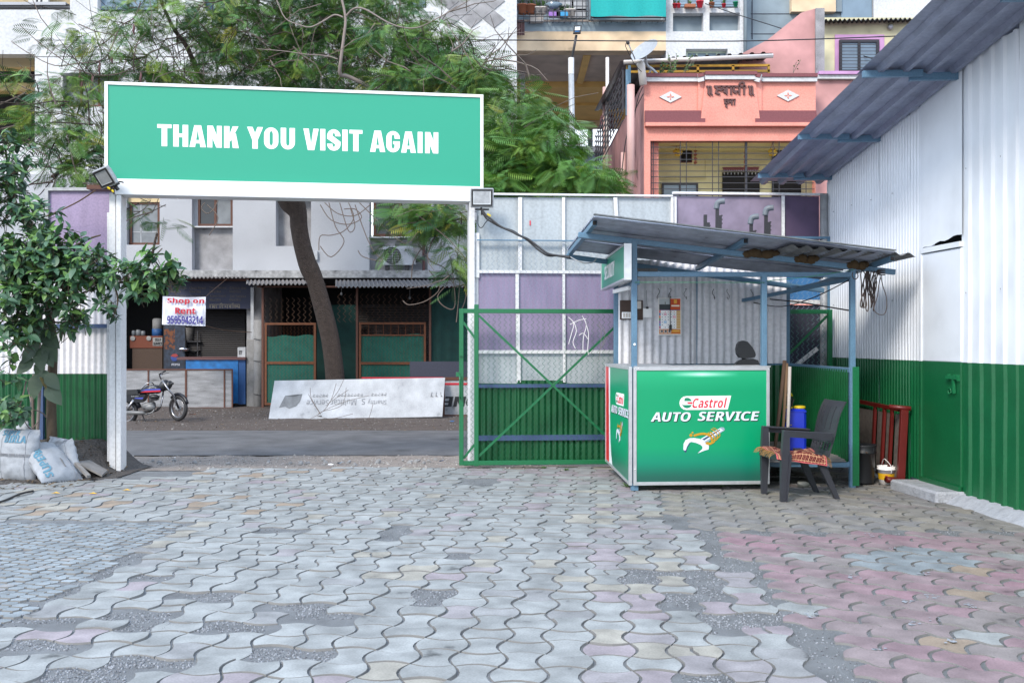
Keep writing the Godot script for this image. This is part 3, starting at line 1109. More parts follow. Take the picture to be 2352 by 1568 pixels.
	for k in 4:
		var n: String = ["Classic Chole", "Classic Paneer", "Classic Rajama", "Classic Dal"][k]
		var u := 408.0 + k * 46.0
		letters(st, n, 0.42, 0.07, Transform3D(Basis(), at(u, 661, D + 0.1)), 0.006)
		letters(st, "Meal Box", 0.29, 0.07, Transform3D(Basis(), at(u - 6, 669, D + 0.1)), 0.006)
		letters(st, ["Masala Rice", "Paneer Jeera Rice", "Rajama Chapati", "Dal Tadaka"][k], 0.40, 0.07, Transform3D(Basis(), at(u, 680, D + 0.1)), 0.006)
		letters(st, "Meal Box", 0.29, 0.07, Transform3D(Basis(), at(u - 6, 688, D + 0.1)), 0.006)
	obj("menu_lettering", st, dim, mb)
	st = S()
	var xf := Transform3D(Basis(), at(480, 706, D + 0.1))
	var k2 := 0.0110
	for g in [[[0, 7], [70, 7]], [[3, 7], [3, 4], [1, 2], [4, 0]], [[8, 7], [8, -1]], [[12, 4], [9, 4], [9, 1], [12, 2]], [[12, 7], [12, -1]], [[17, 7], [17, -1]], [[17, 3], [14, 3]], [[25, 7], [25, -1]], [[25, 8], [28, 10], [31, 7]], [[31, 7], [31, -1]], [[31, 3], [28, 3]],
			[[38, 4], [36, 2], [39, 1]], [[42, 7], [42, -1]], [[50, 7], [50, -1]], [[50, 4], [47, 4], [47, 1], [50, 2]], [[55, 7], [55, -1]], [[53, 9], [56, 10]], [[60, 7], [60, -1]], [[57, 3], [63, 4], [63, 1]], [[66, 5], [65, 2], [69, 0]], [[70, 7], [70, -1]]]:
		var pl := []
		for q in g:
			pl.append(Vector2(q[0], q[1]) * k2)
		ribbon(st, pl, 0.018, xf, 0.006)
	obj("menu_script", st, mat("menu_ink_bright", lin(0.20, 0.18, 0.15), 0.8), mb)

func grid_bars(st: SurfaceTool, d: float, r: Array, us: Array, vs: Array, w: float) -> void:
	for u in us:
		bar(st, at(u, r[1], d), at(u, r[3], d), w)
	for v in vs:
		bar(st, at(r[0], v, d + 0.012), at(r[2], v, d + 0.012), w)

func single_bars(parent: Node3D, called: String, d: float, r: Array, us: Array, vs: Array, w: float) -> void:
	for u in us:
		var st := S()
		bar(st, at(u, r[1], d), at(u, r[3], d), w)
		obj(called, st, M.grill_black, parent)
	for v in vs:
		var st := S()
		bar(st, at(r[0], v, d + 0.012), at(r[2], v, d + 0.012), w)
		obj(called, st, M.grill_black, parent)

func stroke_word(st: SurfaceTool, lines: Array, k: float, w: float, xf: Transform3D, depth: float) -> void:
	for g in lines:
		var pl := []
		for q in g:
			pl.append(Vector2(q[0], q[1]) * k)
		ribbon(st, pl, w, xf, depth)

func build_pink_house() -> void:
	var D := 22.0
	var h := thing("pink_house", "coral pink house with barred balcony and maroon trimmed parapet beyond the fence", "house", at(1600, 935, D))
	var st := S()
	wall(st, D, [1480, 182, 1874, 940], [[1494, 323, 1874, 480]], 0.25)
	obj("front_wall", st, M.coral, h)
	st = S()
	var e := at(1480, 182, D)
	var f := at(1480, 940, D)
	quad(st, e, e + Vector3(0, 0, -8.5), f + Vector3(0, 0, -8.5), f, Vector3.LEFT)
	obj("side_wall", st, M.pink, h)
	# parapet trim with its raised middle
	for r in [[1478, 171, 1604, 183, 0.09], [1617, 168, 1735, 180, 0.16], [1748, 171, 1875, 183, 0.09]]:
		part_slab("parapet_cap", M.maroon, h, D, [r[0], r[1], r[2], r[1] + 8], 0.35, r[4] + 0.03)
		part_slab("white_band", M.facade_white, h, D, [r[0], r[1] + 8, r[2], r[1] + 18], 0.35, r[4])
	for r in [[1604, 171, 1617, 168], [1735, 168, 1748, 171]]:
		st = S()
		for q in [[0, 8, 0.03], [8, 18, 0.0]]:
			pass
		bar(st, at(r[0], r[1] + 9, D - 0.12), at(r[2], r[3] + 9, D - 0.18), 0.05, 0.17)
		obj("white_band", st, M.facade_white, h)
		st = S()
		bar(st, at(r[0], r[1] + 3, D - 0.14), at(r[2], r[3] + 3, D - 0.20), 0.05, 0.08)
		obj("parapet_cap", st, M.maroon, h)
	st = S()
	prism(st, PackedVector2Array([Vector2(-0.66, -0.5), Vector2(-0.55, 0.5), Vector2(0.55, 0.5), Vector2(0.66, -0.5)].map(func(p): return Vector2(p.x * 0.99, p.y * 0.94))), Transform3D(Basis(), at(1676, 235, D)), 0.09)
	obj("bay_panel", st, M.coral, h)
	part_slab("bay_side", M.coral, h, D, [1603, 188, 1618, 283], 0.2, 0.045)
	part_slab("bay_side", M.coral, h, D, [1734, 188, 1749, 283], 0.2, 0.045)
	for s in [[1481, 1606, 1618], [1874, 1746, 1733]]:
		for k in 3:
			var v := 255.0 + k * 9.6
			var u1: float = lerpf(s[1], s[2], (k + 1) / 3.0)
			part_slab("maroon_band", M.maroon, h, D, [minf(s[0], u1), v, maxf(s[0], u1), v + 9.0], 0.2, 0.06 + 0.025 * k)
	part_slab("cornice", M.coral, h, D, [1481, 284, 1874, 292], 0.2, 0.15)
	for c in [[1540, 223], [1810, 220]]:
		st = S()
		prism(st, PackedVector2Array([Vector2(-0.245, 0), Vector2(0, 0.125), Vector2(0.245, 0), Vector2(0, -0.125)]), Transform3D(Basis(), at(c[0], c[1], D)), 0.03)
		var dm := obj("diamond_plaque", st, M.facade_white, h)
		st = S(true)
		for k in 4:
			var t := k * PI / 2
			ball(st, at(c[0], c[1], D) + Vector3(cos(t) * 0.045, sin(t) * 0.04, 0.03), Vector3(0.04, 0.018, 0.015) if k % 2 == 0 else Vector3(0.018, 0.036, 0.015), 8)
		obj("flower", st, M.coral, dm)
	# the raised name, in its own script
	st = S()
	var k := 0.0095
	var xf := Transform3D(Basis(), at(1621, 221, D) + Vector3(0, 0, 0.09))
	stroke_word(st, [[[1, 20], [4, 19], [4, 4], [7, 0]], [[7, 20], [10, 19], [10, 4], [13, 0]], [[18, 20], [90, 20]], [[34, 20], [34, 11], [27, 13], [21, 17]], [[27, 13], [22, 9], [21, 5], [30, 2]], [[46, 20], [46, 2]], [[34, 11], [38, 15], [43, 12], [46, 12]], [[43, 12], [40, 7], [46, 6]], [[56, 20], [56, 2]], [[62, 20], [62, 8], [66, 5], [69, 9]], [[62, 8], [69, 9], [75, 9]], [[75, 20], [75, 2]], [[86, 20], [86, 2]], [[86, 20], [86, 27], [82, 30], [77, 28], [75, 24]], [[96, 20], [99, 19], [99, 4], [102, 0]], [[102, 20], [105, 19], [105, 4], [108, 0]]], k, 0.034, xf, 0.04)
	stroke_word(st, [[[40, -10], [66, -10]], [[46, -10], [46, -22]], [[46, -15], [42, -14], [42, -19], [46, -18]], [[46, -15], [50, -14], [50, -19]], [[46, -22], [44, -25], [47, -28]], [[54, -10], [54, -16], [58, -17], [58, -10]], [[58, -10], [58, -22]], [[64, -10], [64, -22]]], k, 0.026, xf, 0.035)
	obj("name_script", st, M.maroon_dark, h)
	# balcony
	part_slab("balcony_back_wall", M.cream_wall, h, D + 1.5, [1488, 300, 1890, 500], 0.1)
	part_slab("balcony_ceiling", M.cream_wall, h, D + 0.26, [1494, 316, 1874, 322], 1.4)
	part_slab("balcony_pilaster", M.coral, h, D + 0.26, [1494, 323, 1513, 480], 0.5)
	part_slab("balcony_floor", M.cream_wall, h, D + 0.2, [1494, 476, 1874, 480], 1.5)
	part_slab("vent_frame", M.maroon, h, D + 1.48, [1563, 342, 1590, 373], 0.1, 0.02)
	part_slab("vent", M.dark_inside, h, D + 1.44, [1565, 344, 1588, 371], 0.06)
	window(h, D + 1.42, [1521, 420, 1604, 470], M.grill_black, M.glass_blue, 2, 4, 0)
	part_slab("doorway", M.dark_inside, h, D + 1.46, [1660, 396, 1745, 480], 0.1, 0.03)
	part_slab("doorway", M.dark_inside, h, D + 1.46, [1774, 345, 1840, 480], 0.1, 0.03)
	st = S()
	for q in [[1513, 407, 1622, 406], [1513, 411, 1622, 410]]:
		tube(st, [at(q[0], q[1], D + 1.46), at(q[2], q[3], D + 1.46)], 0.012, 5)
	tube(st, [at(1622, 408, D + 1.46), at(1622, 360, D + 1.46)], 0.012, 5)
	obj("water_pipe", st, M.cream_wall, h)
	single_bars(h, "grille_bar", D + 0.08, [1496, 324, 1874, 480], [1496, 1501, 1563, 1577, 1637, 1651, 1776, 1790, 1852], [338, 352, 366, 379, 393, 406, 420, 434, 448], 0.016)
	part_slab("grille_post", M.grill_black, h, D + 0.1, [1712, 324, 1717, 480], 0.05)
	part_slab("grille_head", M.grill_black, h, D + 0.12, [1494, 322, 1874, 326], 0.06)
	# door hanging and paper decorations are kept as parts of the balcony
	st = S()
	prism(st, PackedVector2Array([Vector2(-0.43, 0.05), Vector2(0.43, 0.06), Vector2(0.40, -0.03), Vector2(0.0, -0.05), Vector2(-0.40, -0.03)]), Transform3D(Basis(), at(1702, 389, D + 1.40)), 0.02)
	var tor := obj("door_hanging", st, M.maroon, h)
	st = S(true)
	for i in 20:
		ball(st, at(1664 + i * 4.0, 391, D + 1.38), Vector3(0.012, 0.012, 0.006), 6)
		if i % 2 == 0:
			ball(st, at(1664 + i * 4.0, 398, D + 1.38), Vector3(0.016, 0.03, 0.008), 6)
	obj("mirror_trim", st, M.board_white, tor)
	# roof shelter on the terrace
	st = S(true)
	sheet(st, at(1425, 140, D + 0.3), at(1776, 121, D + 0.3) - at(1425, 140, D + 0.3), Vector3(0, 0.5, -7), 0.25, 0.035, true)
	obj("shelter_roof", st, M.dark_metal, h)
	st = S(true)
	tube(st, [at(1433, 143, D + 0.2), at(1776, 128, D + 0.2)], 0.05, 8)
	obj("gutter_pipe", st, M.pvc, h)
	st = S()
	for v in [152.0, 165.0]:
		bar(st, at(1441, v, D + 0.5), at(1768, v - 2, D + 0.5), 0.05)
	for u in [1441.0, 1520.0, 1603.0, 1684.0, 1766.0]:
		bar(st, at(u, 150, D + 0.5), at(u, 172, D + 0.5), 0.05)
	obj("shelter_rail", st, M.yellow_steel, h)
	part_slab("shelter_shade_sheet", M.dark_inside, h, D + 4.5, [1440, 150, 1830, 260], 0.1)  # black sheet added to stand for the shade under the shelter roof
	st = S()
	for k2 in 11:
		var z := -k2 * 0.7
		bar(st, at(1450, 150, D) + Vector3(-0.18, -0.1, z), at(1450, 290, D) + Vector3(-0.18, 0.3, z), 0.03)
	for v in 9:
		var a := at(1450, 156 + v * 15.0, D) + Vector3(-0.18, 0, 0)
		bar(st, a, a + Vector3(0, 0, -7.5), 0.02)
	obj("side_grille", st, M.grill_black, h)
	st = S()
	bar(st, at(1441, 160, D), at(1441, 265, D), 0.07)
	bar(st, at(1446, 150, D - 0.1), at(1446, 190, D), 0.06)
	obj("shelter_post", st, M.blue_steel, h)
	part_slab("side_hood", M.maroon, h, D + 6.5, [1382, 263, 1410, 287], 0.5)
	for q in [[1449, 195, 445, 0.0, 0.085, "pvc_pink"], [1395, 132, 460, 6.0, 0.05, "pvc"], [1389, 200, 460, 6.5, 0.06, "pvc_pink"], [1455, 200, 460, 0.4, 0.03, "pvc_pink"], [1432, 350, 460, 1.6, 0.06, "pvc_pink"]]:
		st = S(true)
		tube(st, [at(q[0], q[2], D - 0.15 + q[3]), at(q[0], q[1], D - 0.15 + q[3])], q[4], 10)
		obj("waste_pipe", st, M[q[5]], h)
	st = S()
	tube(st, spline([at(1478, 215, D - 0.1), at(1456, 260, D), at(1438, 320, D), at(1428, 400, D)]), 0.012, 4)
	tube(st, spline([at(1476, 200, D - 0.1), at(1462, 240, D), at(1452, 330, D), at(1456, 440, D)]), 0.012, 4)
	obj("loose_cable", st, M.black_rubber, h)
	# the neighbour to the right
	D = 22.6
	var n := thing("yellow_house", "pale yellow house with a lilac framed barred window beside the pink house", "house", at(1990, 935, D))
	st = S()
	wall(st, D, [1874, 184, 2200, 940], [], 0.1)
	obj("lower_wall", st, M.pink, n)
	part_slab("lilac_cap", M.lilac, n, D, [1877, 167, 2200, 174], 0.6, 0.16)
	part_slab("white_band", M.facade_white, n, D, [1877, 174, 2200, 183], 0.6, 0.1)
	st = S()
	wall(st, D + 1.5, [1890, 40, 2200, 200], [[1940, 100, 2010, 165]], 0.2)
	obj("upper_wall", st, M.yellow_wall, n)
	for r in [[1918, 80, 2031, 91], [1918, 91, 1929, 168], [2020, 91, 2031, 168]]:
		part_slab("window_surround", M.lilac, n, D + 1.5, r, 0.1, 0.03)
	window(n, D + 1.42, [1929, 91, 2020, 166], M.grill_black, M.glass_blue, 2, 6, 10)
	st = S(true)
	sheet(st, at(1885, 46, D + 1.2), at(2160, 42, D + 1.2) - at(1885, 46, D + 1.2), Vector3(0, 0.4, -4), 0.11, 0.03)
	obj("tin_roof", st, M.dark_metal, n)
	st = S(true)
	ball(st, at(2046, 62, D + 1.45), Vector3(0.07, 0.07, 0.07), 10)
	obj("exhaust_outlet", st, M.galvanised, n)
	st = S()
	var out := PackedVector2Array()
	for q in [[1700, 125], [1764, 91], [1841, 29], [1875, 19], [1893, 19], [1893, 190], [1700, 190]]:
		var w := at(q[0], q[1], D + 0.5)
		out.append(Vector2(w.x, w.y))
	prism(st, out, Transform3D(Basis(), Vector3(0, 0, -D - 0.7)), 0.2)
	obj("sloping_wall", st, M.pink, n)
	part_slab("weathered_pier", M.facade_grey, n, D + 0.45, [1874, 19, 1894, 168], 0.25, 0.02)

func build_far_buildings() -> void:
	var D := 32.0
	var b := thing("apartment_block", "tall apartment block on stilts with peach beam and caged balconies behind the houses", "building", at(1400, 900, D))
	part_slab("peach_beam", M.peach, b, D, [1187, 72, 1530, 116], 0.5)
	part_slab("grey_band", M.blue_grey, b, D, [1187, 48, 1530, 72], 0.5, -0.003)
	part_slab("balcony_back", M.blue_grey, b, D + 1.1, [1150, -140, 1560, 60], 0.1)
	part_slab("balcony_divider", M.blue_grey, b, D, [1353, -140, 1363, 48], 1.1)
	window(b, D + 1.0, [1200, -70, 1355, 24], M.slate, M.glass_dark, 4, 4, 0)
	part_slab("balcony_louvres", M.board_white, b, D + 1.0, [1285, -10, 1345, 40], 0.05)
	st_floor(b, D)
	single_bars(b, "balcony_bar", D - 0.25, [1190, -100, 1352, 50], [1190, 1203, 1217, 1230, 1244, 1257, 1271, 1284, 1298, 1311, 1325, 1338, 1351], [2, 14, 26, 38, 50], 0.022)
	single_bars(b, "balcony_bar", D - 0.25, [1358, -100, 1530, 48], [1358, 1529], [40, 48], 0.03)
	var st := S()
	for i in 26:
		bar(st, at(1190 + i * 13.4, 49, D - 0.25), at(1190 + i * 13.4, 52, D), 0.02)
	obj("cage_tray", st, M.grill_black, b)
	part_slab("stilt_slab", M.slab_under, b, D + 0.5, [1187, 113, 1530, 119], 4.5)
	part_slab("stilt_rib", M.ochre, b, D + 0.6, [1341, 116, 1357, 128], 4.2)
	for q in [[4.2, 165, 200, "ochre"], [7.5, 205, 242, "ochre"], [11.0, 243, 290, "peach"]]:
		part_slab("stilt_beam", M[q[3]], b, D + q[0], [1187, q[1], 1540, q[2]], 0.6)
	part_slab("stilt_slab", M.ochre, b, D + 5.4, [1187, 196, 1540, 205], 3.0)
	part_slab("stilt_slab", M.ochre, b, D + 8.4, [1187, 236, 1540, 243], 4.0)
	for u in [1196.0, 1352.0, 1520.0]:
		part_slab("stilt", M.blue_grey if u == 1352.0 else M.facade_white, b, D + (11.6 if u == 1352.0 else 3.0), [u, 120 if u != 1352.0 else 270, u + 10, 900], 0.5)
	part_slab("white_wall", M.facade_white, b, D + 0.02, [1530.5, -140, 1546, 220], 3.0)
	st = S()
	wall(st, D, [1530, -140, 1708, 220], [[1546, -60, 1617, 18], [1630, -60, 1700, 18], [1546, 30, 1616, 72], [1630, 29, 1700, 70], [1576, 112, 1672, 140]], 0.35)
	obj("white_front", st, M.facade_white, b)
	for r in [[1546, 30, 1616, 72], [1630, 29, 1700, 70]]:
		part_slab("blue_panel", M.blue_grey, b, D + 0.3, r, 0.08)
	for r in [[1546, -60, 1617, 18], [1630, -60, 1700, 18]]:
		window(b, D + 0.3, r, M.grill_black, M.glass_blue, 2, 3, 5)
	window(b, D + 0.3, [1576, 118, 1672, 140], mat("mint", lin(0.55, 0.66, 0.55), 0.7), M.glass_blue, 4, 4, 0)
	st = S(true)
	tube(st, [at(1713, 140, D - 0.1), at(1713, -140, D - 0.1)], 0.05, 8)
	obj("down_pipe", st, M.blue_grey, b)
	st = S(true)
	sheet(st, at(1187, 81, D - 0.2), at(1205, 81, D - 0.2) - at(1187, 81, D - 0.2), at(1187, 46, D - 0.2) - at(1187, 81, D - 0.2), 0.08, 0.02, true)
	obj("tin_flap", st, M.maroon_dark, b)
	D = 33.0
	var g := thing("blue_grey_building", "plain blue grey building with peach and white strips behind the yellow house", "building", at(1900, 900, D))
	part_slab("grey_wall", M.blue_grey, g, D, [1709, -140, 2300, 220], 3.0)
	part_slab("peach_strip", M.peach, g, D, [1814, -140, 1915, 32], 0.4, 0.25)
	part_slab("grey_strip", M.blue_grey, g, D, [1915, -140, 1932, 29], 0.4, 0.12)
	part_slab("slate_strip", mat("slate_blue", lin(0.20, 0.28, 0.36), 0.9, 0, "soft", 0.3), g, D, [1932, -140, 2002, 45], 0.3, 0.05)
	part_slab("white_strip", M.facade_white, g, D, [2004, -140, 2300, 45], 0.3, 0.15)
	st = S()
	for v in [31.0, 77.0]:
		slab(st, D, [1725, v, 1814, v + 1.2], 0.03, 0.015)
	slab(st, D, [1727, -60, 1729, 90], 0.03, 0.02)
	obj("wall_joint", st, M.slate, g)
	# low house seen through the gap under the stilts
	D = 34.0
	var l := thing("low_house", "low grey house half hidden by the foliage behind the fence", "house", at(1250, 900, D))
	part_slab("wall", M.blue_grey, l, D, [1150, 350, 1420, 900], 3.0)
	part_slab("roof_edge", M.facade_grey, l, D, [1140, 338, 1430, 352], 3.4, 0.2)
	part_slab("parapet_wall", M.pink, l, D - 3.0, [1300, 395, 1400, 900], 0.3)

func st_floor(b: Node3D, D: float) -> void:
	part_slab("balcony_floor", M.slab_under, b, D, [1187, 45, 1530, 50], 1.1)

# ---------- the tin shed on the right
func shed_x(d: float) -> float:
	return 3.965 + 0.0762 * (12.6 - d)

func shed_p(u: float, y: float, off := 0.0) -> Vector3:
	var d := 4.925 / ((u - 1176.0) / FOCAL + 0.0762)
	return Vector3(shed_x(d) - off, y, -d)

func shed_top(d: float) -> float:
	return 3.53 + 0.147 * (12.6 - d)

func build_shed() -> void:
	var s := thing("tin_shed", "long white and green corrugated tin shed with overhanging roof along the right", "shed", Vector3(4.3, 0, -9), SLANT)
	var inward := Vector3(-0.997, 0, -0.076)
	# [from u, to u, bottom, trapezoid, pitch, amplitude]; sheets run from the far corner towards the eye
	var spans := [[12.62, 10.42, 0.08, true, 0.066, 0.009], [9.40, 2.0, 0.03, true, 0.19, 0.022]]
	for q in spans:
		for half in 2:
			var n := int(ceil((q[0] - q[1]) / (1.1 if not q[3] else 0.95)))
			for i in n:
				var d0 := lerpf(q[0], q[1], float(i) / n)
				var d1 := lerpf(q[0], q[1], float(i + 1) / n)
				var lo: float = q[2] + (0.02 * sin(i * 2.3) if half == 0 else 0.0)
				var a := Vector3(shed_x(d0), 1.305 if half else lo, -d0) + inward * (0.002 * (i % 2))
				var e := Vector3(shed_x(d1), a.y, -d1) + inward * (0.002 * (i % 2))
				var st := S()
				var top := shed_top(d1) if half else 1.305
				sheet(st, a, e - a, Vector3(0, top - a.y, 0), q[4], q[5], q[3], 0.009 if q[3] else 0.004)
				obj("white_sheet" if half else "green_sheet", st, M.wall_white if half else M.wall_green, s)
	# panel of fine-ribbed sheet over the door and the strip beside it
	var dl := 10.42
	var dm := 10.16
	var dr := 9.36
	var st := S(true)
	var a := Vector3(shed_x(dl), 1.305, -dl)
	sheet(st, a, Vector3(shed_x(dm), 1.305, -dm) - a, Vector3(0, shed_top(dm) - 1.305, 0), 0.068, 0.006)
	obj("white_sheet", st, M.wall_white, s)
	st = S(true)
	a.y = 0.1
	sheet(st, a, Vector3(shed_x(dm), 0.1, -dm) - a, Vector3(0, 1.205, 0), 0.068, 0.006)
	obj("green_sheet", st, M.wall_green, s)
	st = S(true)
	var o := Vector3(shed_x(dm), 2.43, -dm) + inward * 0.018
	var w := Vector3(shed_x(dr), 2.43, -dr) + inward * 0.018 - o
	for i in 10:
		var t0 := i / 10.0
		var t1 := (i + 1) / 10.0
		var lo0 := 0.0 + 0.075 * t0 + 0.010 * sin(i * 1.7)
		var lo1 := 0.0 + 0.075 * t1 + 0.010 * sin((i + 1) * 1.7)
		var p0 := o + w * t0 + inward * (0.004 if i % 2 else 0.0)
		var p1 := o + w * t1 + inward * (0.0 if i % 2 else 0.004)
		quad(st, p0 + Vector3(0, lo0, 0), p1 + Vector3(0, lo1, 0), p1 + Vector3(0, 1.65, 0), p0 + Vector3(0, 1.65, 0), inward)
	obj("patch_sheet", st, M.wall_white, s)
	st = S()
	var k := Vector3(shed_x(dm), 0, -dm) - inward * 0.12
	quad(st, k + Vector3(0, 2.2, 0), k + w + Vector3(0, 2.2, 0), k + w + Vector3(0, 2.75, 0), k + Vector3(0, 2.75, 0), inward)
	obj("dark_gap", st, M.dark_inside, s)
	# door, two colours like the wall
	var fr := Vector3(shed_x(dm), 0, -dm)
	var wd := Vector3(shed_x(dr), 0, -dr) - fr
	var door_basis := Basis(wd.normalized(), Vector3.UP, inward)
	st = S()
	box(st, fr + wd * 0.51 + Vector3(0, 1.84, 0), Vector3(wd.length() * 0.93, 1.07, 0.04), door_basis, 0.006)
	var door := obj("door", st, M.wall_white, s)
	st = S()
	box(st, fr + wd * 0.51 + Vector3(0, 0.72, 0) - inward * 0.0008, Vector3(wd.length() * 0.93, 1.17, 0.04), door_basis, 0.006)
	obj("door_lower_half", st, M.wall_green, door)
	st = S()
	box(st, fr + wd * 0.02 + Vector3(0, 1.86, 0), Vector3(0.045, 1.12, 0.07), door_basis)
	box(st, fr + wd * 0.51 + Vector3(0, 2.41, 0), Vector3(wd.length() * 0.94, 0.05, 0.07), door_basis)
	obj("door_frame", st, M.wall_white, s)
	st = S()
	box(st, fr + wd * 0.02 + Vector3(0, 0.68, 0), Vector3(0.045, 1.25, 0.07), door_basis)
	box(st, fr + wd * 0.51 + Vector3(0, 0.12, 0) + inward * 0.03, Vector3(wd.length() * 0.94, 0.05, 0.03), door_basis)
	obj("door_frame", st, M.wall_green, s)
	st = S()
	var lc := fr + wd * 0.83 + Vector3(0, 1.16, 0) + inward * 0.04
	bar(st, lc - wd.normalized() * 0.11, lc + wd.normalized() * 0.10, 0.03)
	bar(st, lc + wd.normalized() * 0.02, lc + wd.normalized() * 0.03 - Vector3(0, 0.15, 0), 0.025)
	for e in [-0.08, 0.03, 0.09]:
		box(st, lc + wd.normalized() * e - inward * 0.01, Vector3(0.02, 0.06, 0.03), door_basis)
	obj("latch", st, M.gate_green, door)
	st = S(true)
	tube(st, range(13).map(func(i): return lc - Vector3(0, 0.13, 0) + wd.normalized() * (-0.05 + 0.028 * cos(i * TAU / 12)) + Vector3(0, 0.028 * sin(i * TAU / 12), 0)), 0.006, 5)
	obj("latch_ring", st, M.gate_green, door)
	# roof: two overlapping runs of ribbed sheet, falling away from the eye
	var fall := Vector3(0, 0, 0)
	for q in [[12.75, 9.42, 0.0], [9.5, 1.5, 0.03]]:
		for i in 4:
			var off := 0.92 - i * 0.92
			var p0 := Vector3(shed_x(q[0]), shed_top(q[0]) + 0.03 + q[2], -q[0]) + inward * off
			var p1 := Vector3(shed_x(q[1]), shed_top(q[1]) + 0.03 + q[2], -q[1]) + inward * off
			st = S()
			sheet(st, p0 + Vector3(0, 0.006 * (i % 2), 0), inward * -0.93, p1 - p0, 0.23, 0.045, true, 0.004)
			obj("roof_sheet", st, M.roof_tin, s)
	for d in [12.5, 11.12, 9.44, 7.9, 6.3]:
		st = S()
		var pb := Vector3(shed_x(d), shed_top(d) - 0.004, -d)
		bar(st, pb - inward * 2.6, pb + inward * 0.46, 0.05, 0.07)
		bar(st, pb + inward * 0.36 + Vector3(0, 0.02, 0.055), pb + inward * 0.91 + Vector3(0, 0.02, 0.055), 0.05, 0.06)
		obj("purlin", st, M.blue_steel, s)
	st = S(true)
	for y in [1.95, 3.1]:
		for kk in 11:
			var d := 9.3 - kk * 0.57
			if d > 3.0 and y < shed_top(d) - 0.1:
				ball(st, Vector3(shed_x(d) + 0.0, y + 0.01 * sin(kk * 2.2), -d) + inward * 0.012, Vector3(0.009, 0.009, 0.009), 6)
		for kk in 4:
			var d := 12.4 - kk * 0.53
			ball(st, Vector3(shed_x(d), y + 0.01 * sin(kk * 1.7), -d) + inward * 0.011, Vector3(0.007, 0.007, 0.007), 6)
	stuff(obj("roofing_screws", st, M.galvanised, s))
	# far gable end and the wall's thickness
	st = S()
	var fe := Vector3(shed_x(12.64), 0, -12.64)
	quad(st, fe, fe - inward * 3.5, fe - inward * 3.5 + Vector3(0, 3.5, 0), fe + Vector3(0, 3.5, 0), Vector3(0, 0, -1))
	quad(st, fe - inward * 3.5, Vector3(8.2, 0, -2), Vector3(8.2, 5, -2), fe - inward * 3.5 + Vector3(0, 3.5, 0), Vector3.RIGHT)
	obj("outer_wall", st, M.wall_white, s)
	# concrete plinth and the door step
	var cs := S(true)
	for i in 24:
		var d0 := lerpf(9.42, 4.0, i / 24.0)
		var d1 := lerpf(9.42, 4.0, (i + 1) / 24.0)
		var w0 := 0.19 + 0.03 * sin(i * 1.9) + 0.02 * (i / 24.0)
		var w1 := 0.19 + 0.03 * sin((i + 1) * 1.9) + 0.02 * (i / 24.0)
		var p0 := Vector3(shed_x(d0), 0.09, -d0)
		var p1 := Vector3(shed_x(d1), 0.09, -d1)
		quad(cs, p0 - inward * 0.02, p1 - inward * 0.02, p1 + inward * 0.06 - Vector3(0, 0.02, 0), p0 + inward * 0.06 - Vector3(0, 0.02, 0), Vector3.UP)
		quad(cs, p0 + inward * 0.06 - Vector3(0, 0.02, 0), p1 + inward * 0.06 - Vector3(0, 0.02, 0), p1 + inward * w1 - Vector3(0, 0.11, 0), p0 + inward * w0 - Vector3(0, 0.11, 0), Vector3.UP)
	structure(obj("concrete_plinth", cs, M.step_concrete))
	st = S()
	box(st, fr + wd * 0.47 + Vector3(0, 0.04, 0) + inward * 0.13, Vector3(wd.length() * 1.12, 0.12, 0.30), door_basis.rotated(Vector3.UP, 0.03), 0.02)
	tag(obj("door_step", st, M.step_concrete), "rough grey concrete step below the green shed door", "step")

# ---------- gateway, fences and sliding gate
func lamp(called: String, label: String, xf: Transform3D, w: float, h: float, shell: Material) -> Node3D:
	# a square floodlight, its face towards local +z
	var o := thing(called, label, "floodlight", xf.origin, 0.0, "floodlights on the gateway posts")
	var st := S()
	box(st, xf * Vector3(0, 0, -0.02), Vector3(w, h, 0.05), xf.basis, 0.008)
	box(st, xf * Vector3(0, 0, -0.065), Vector3(w * 0.7, h * 0.7, 0.06), xf.basis, 0.015)
	obj("housing", st, shell, o)
	st = S()
	for k in 4:
		var t := k * PI / 2
		var r := Vector3(cos(t), sin(t), 0)
		var half := (w if k % 2 == 0 else h) * 0.5 - 0.025
		var len := (h if k % 2 == 0 else w) - 0.03
		box(st, xf * (r * half + Vector3(0, 0, 0.007)), Vector3(0.022, len, 0.008) if k % 2 == 0 else Vector3(len - 0.044, 0.022, 0.008), xf.basis)
	obj("gasket", st, M.black_rubber, o)
	st = S()
	var a := w * 0.5 - 0.036
	var b := h * 0.5 - 0.036
	var c := [Vector3(-a, b, 0.006), Vector3(a, b, 0.006), Vector3(a, -b, 0.006), Vector3(-a, -b, 0.006)]
	var e := [Vector3(-0.012, 0.012, -0.004), Vector3(0.012, 0.012, -0.004), Vector3(0.012, -0.012, -0.004), Vector3(-0.012, -0.012, -0.004)]
	for k in 4:
		var j := (k + 1) % 4
		quad(st, xf * c[k], xf * c[j], xf * e[j], xf * e[k], xf.basis.z)
	obj("reflector", st, M.lens_glass, o)
	st = S()
	box(st, xf * Vector3(0, 0, 0), Vector3(0.022, 0.022, 0.008), xf.basis)
	obj("light_chip", st, M.yellow_plastic, o)
	st = S()
	box(st, xf * Vector3(0, -h * 0.5 - 0.02, -0.06), Vector3(w * 0.6, 0.02, 0.05), xf.basis)
	box(st, xf * Vector3(0, -h * 0.5 - 0.05, -0.08), Vector3(0.03, 0.07, 0.03), xf.basis)
	obj("bracket", st, M.dark_metal, o)
	return o

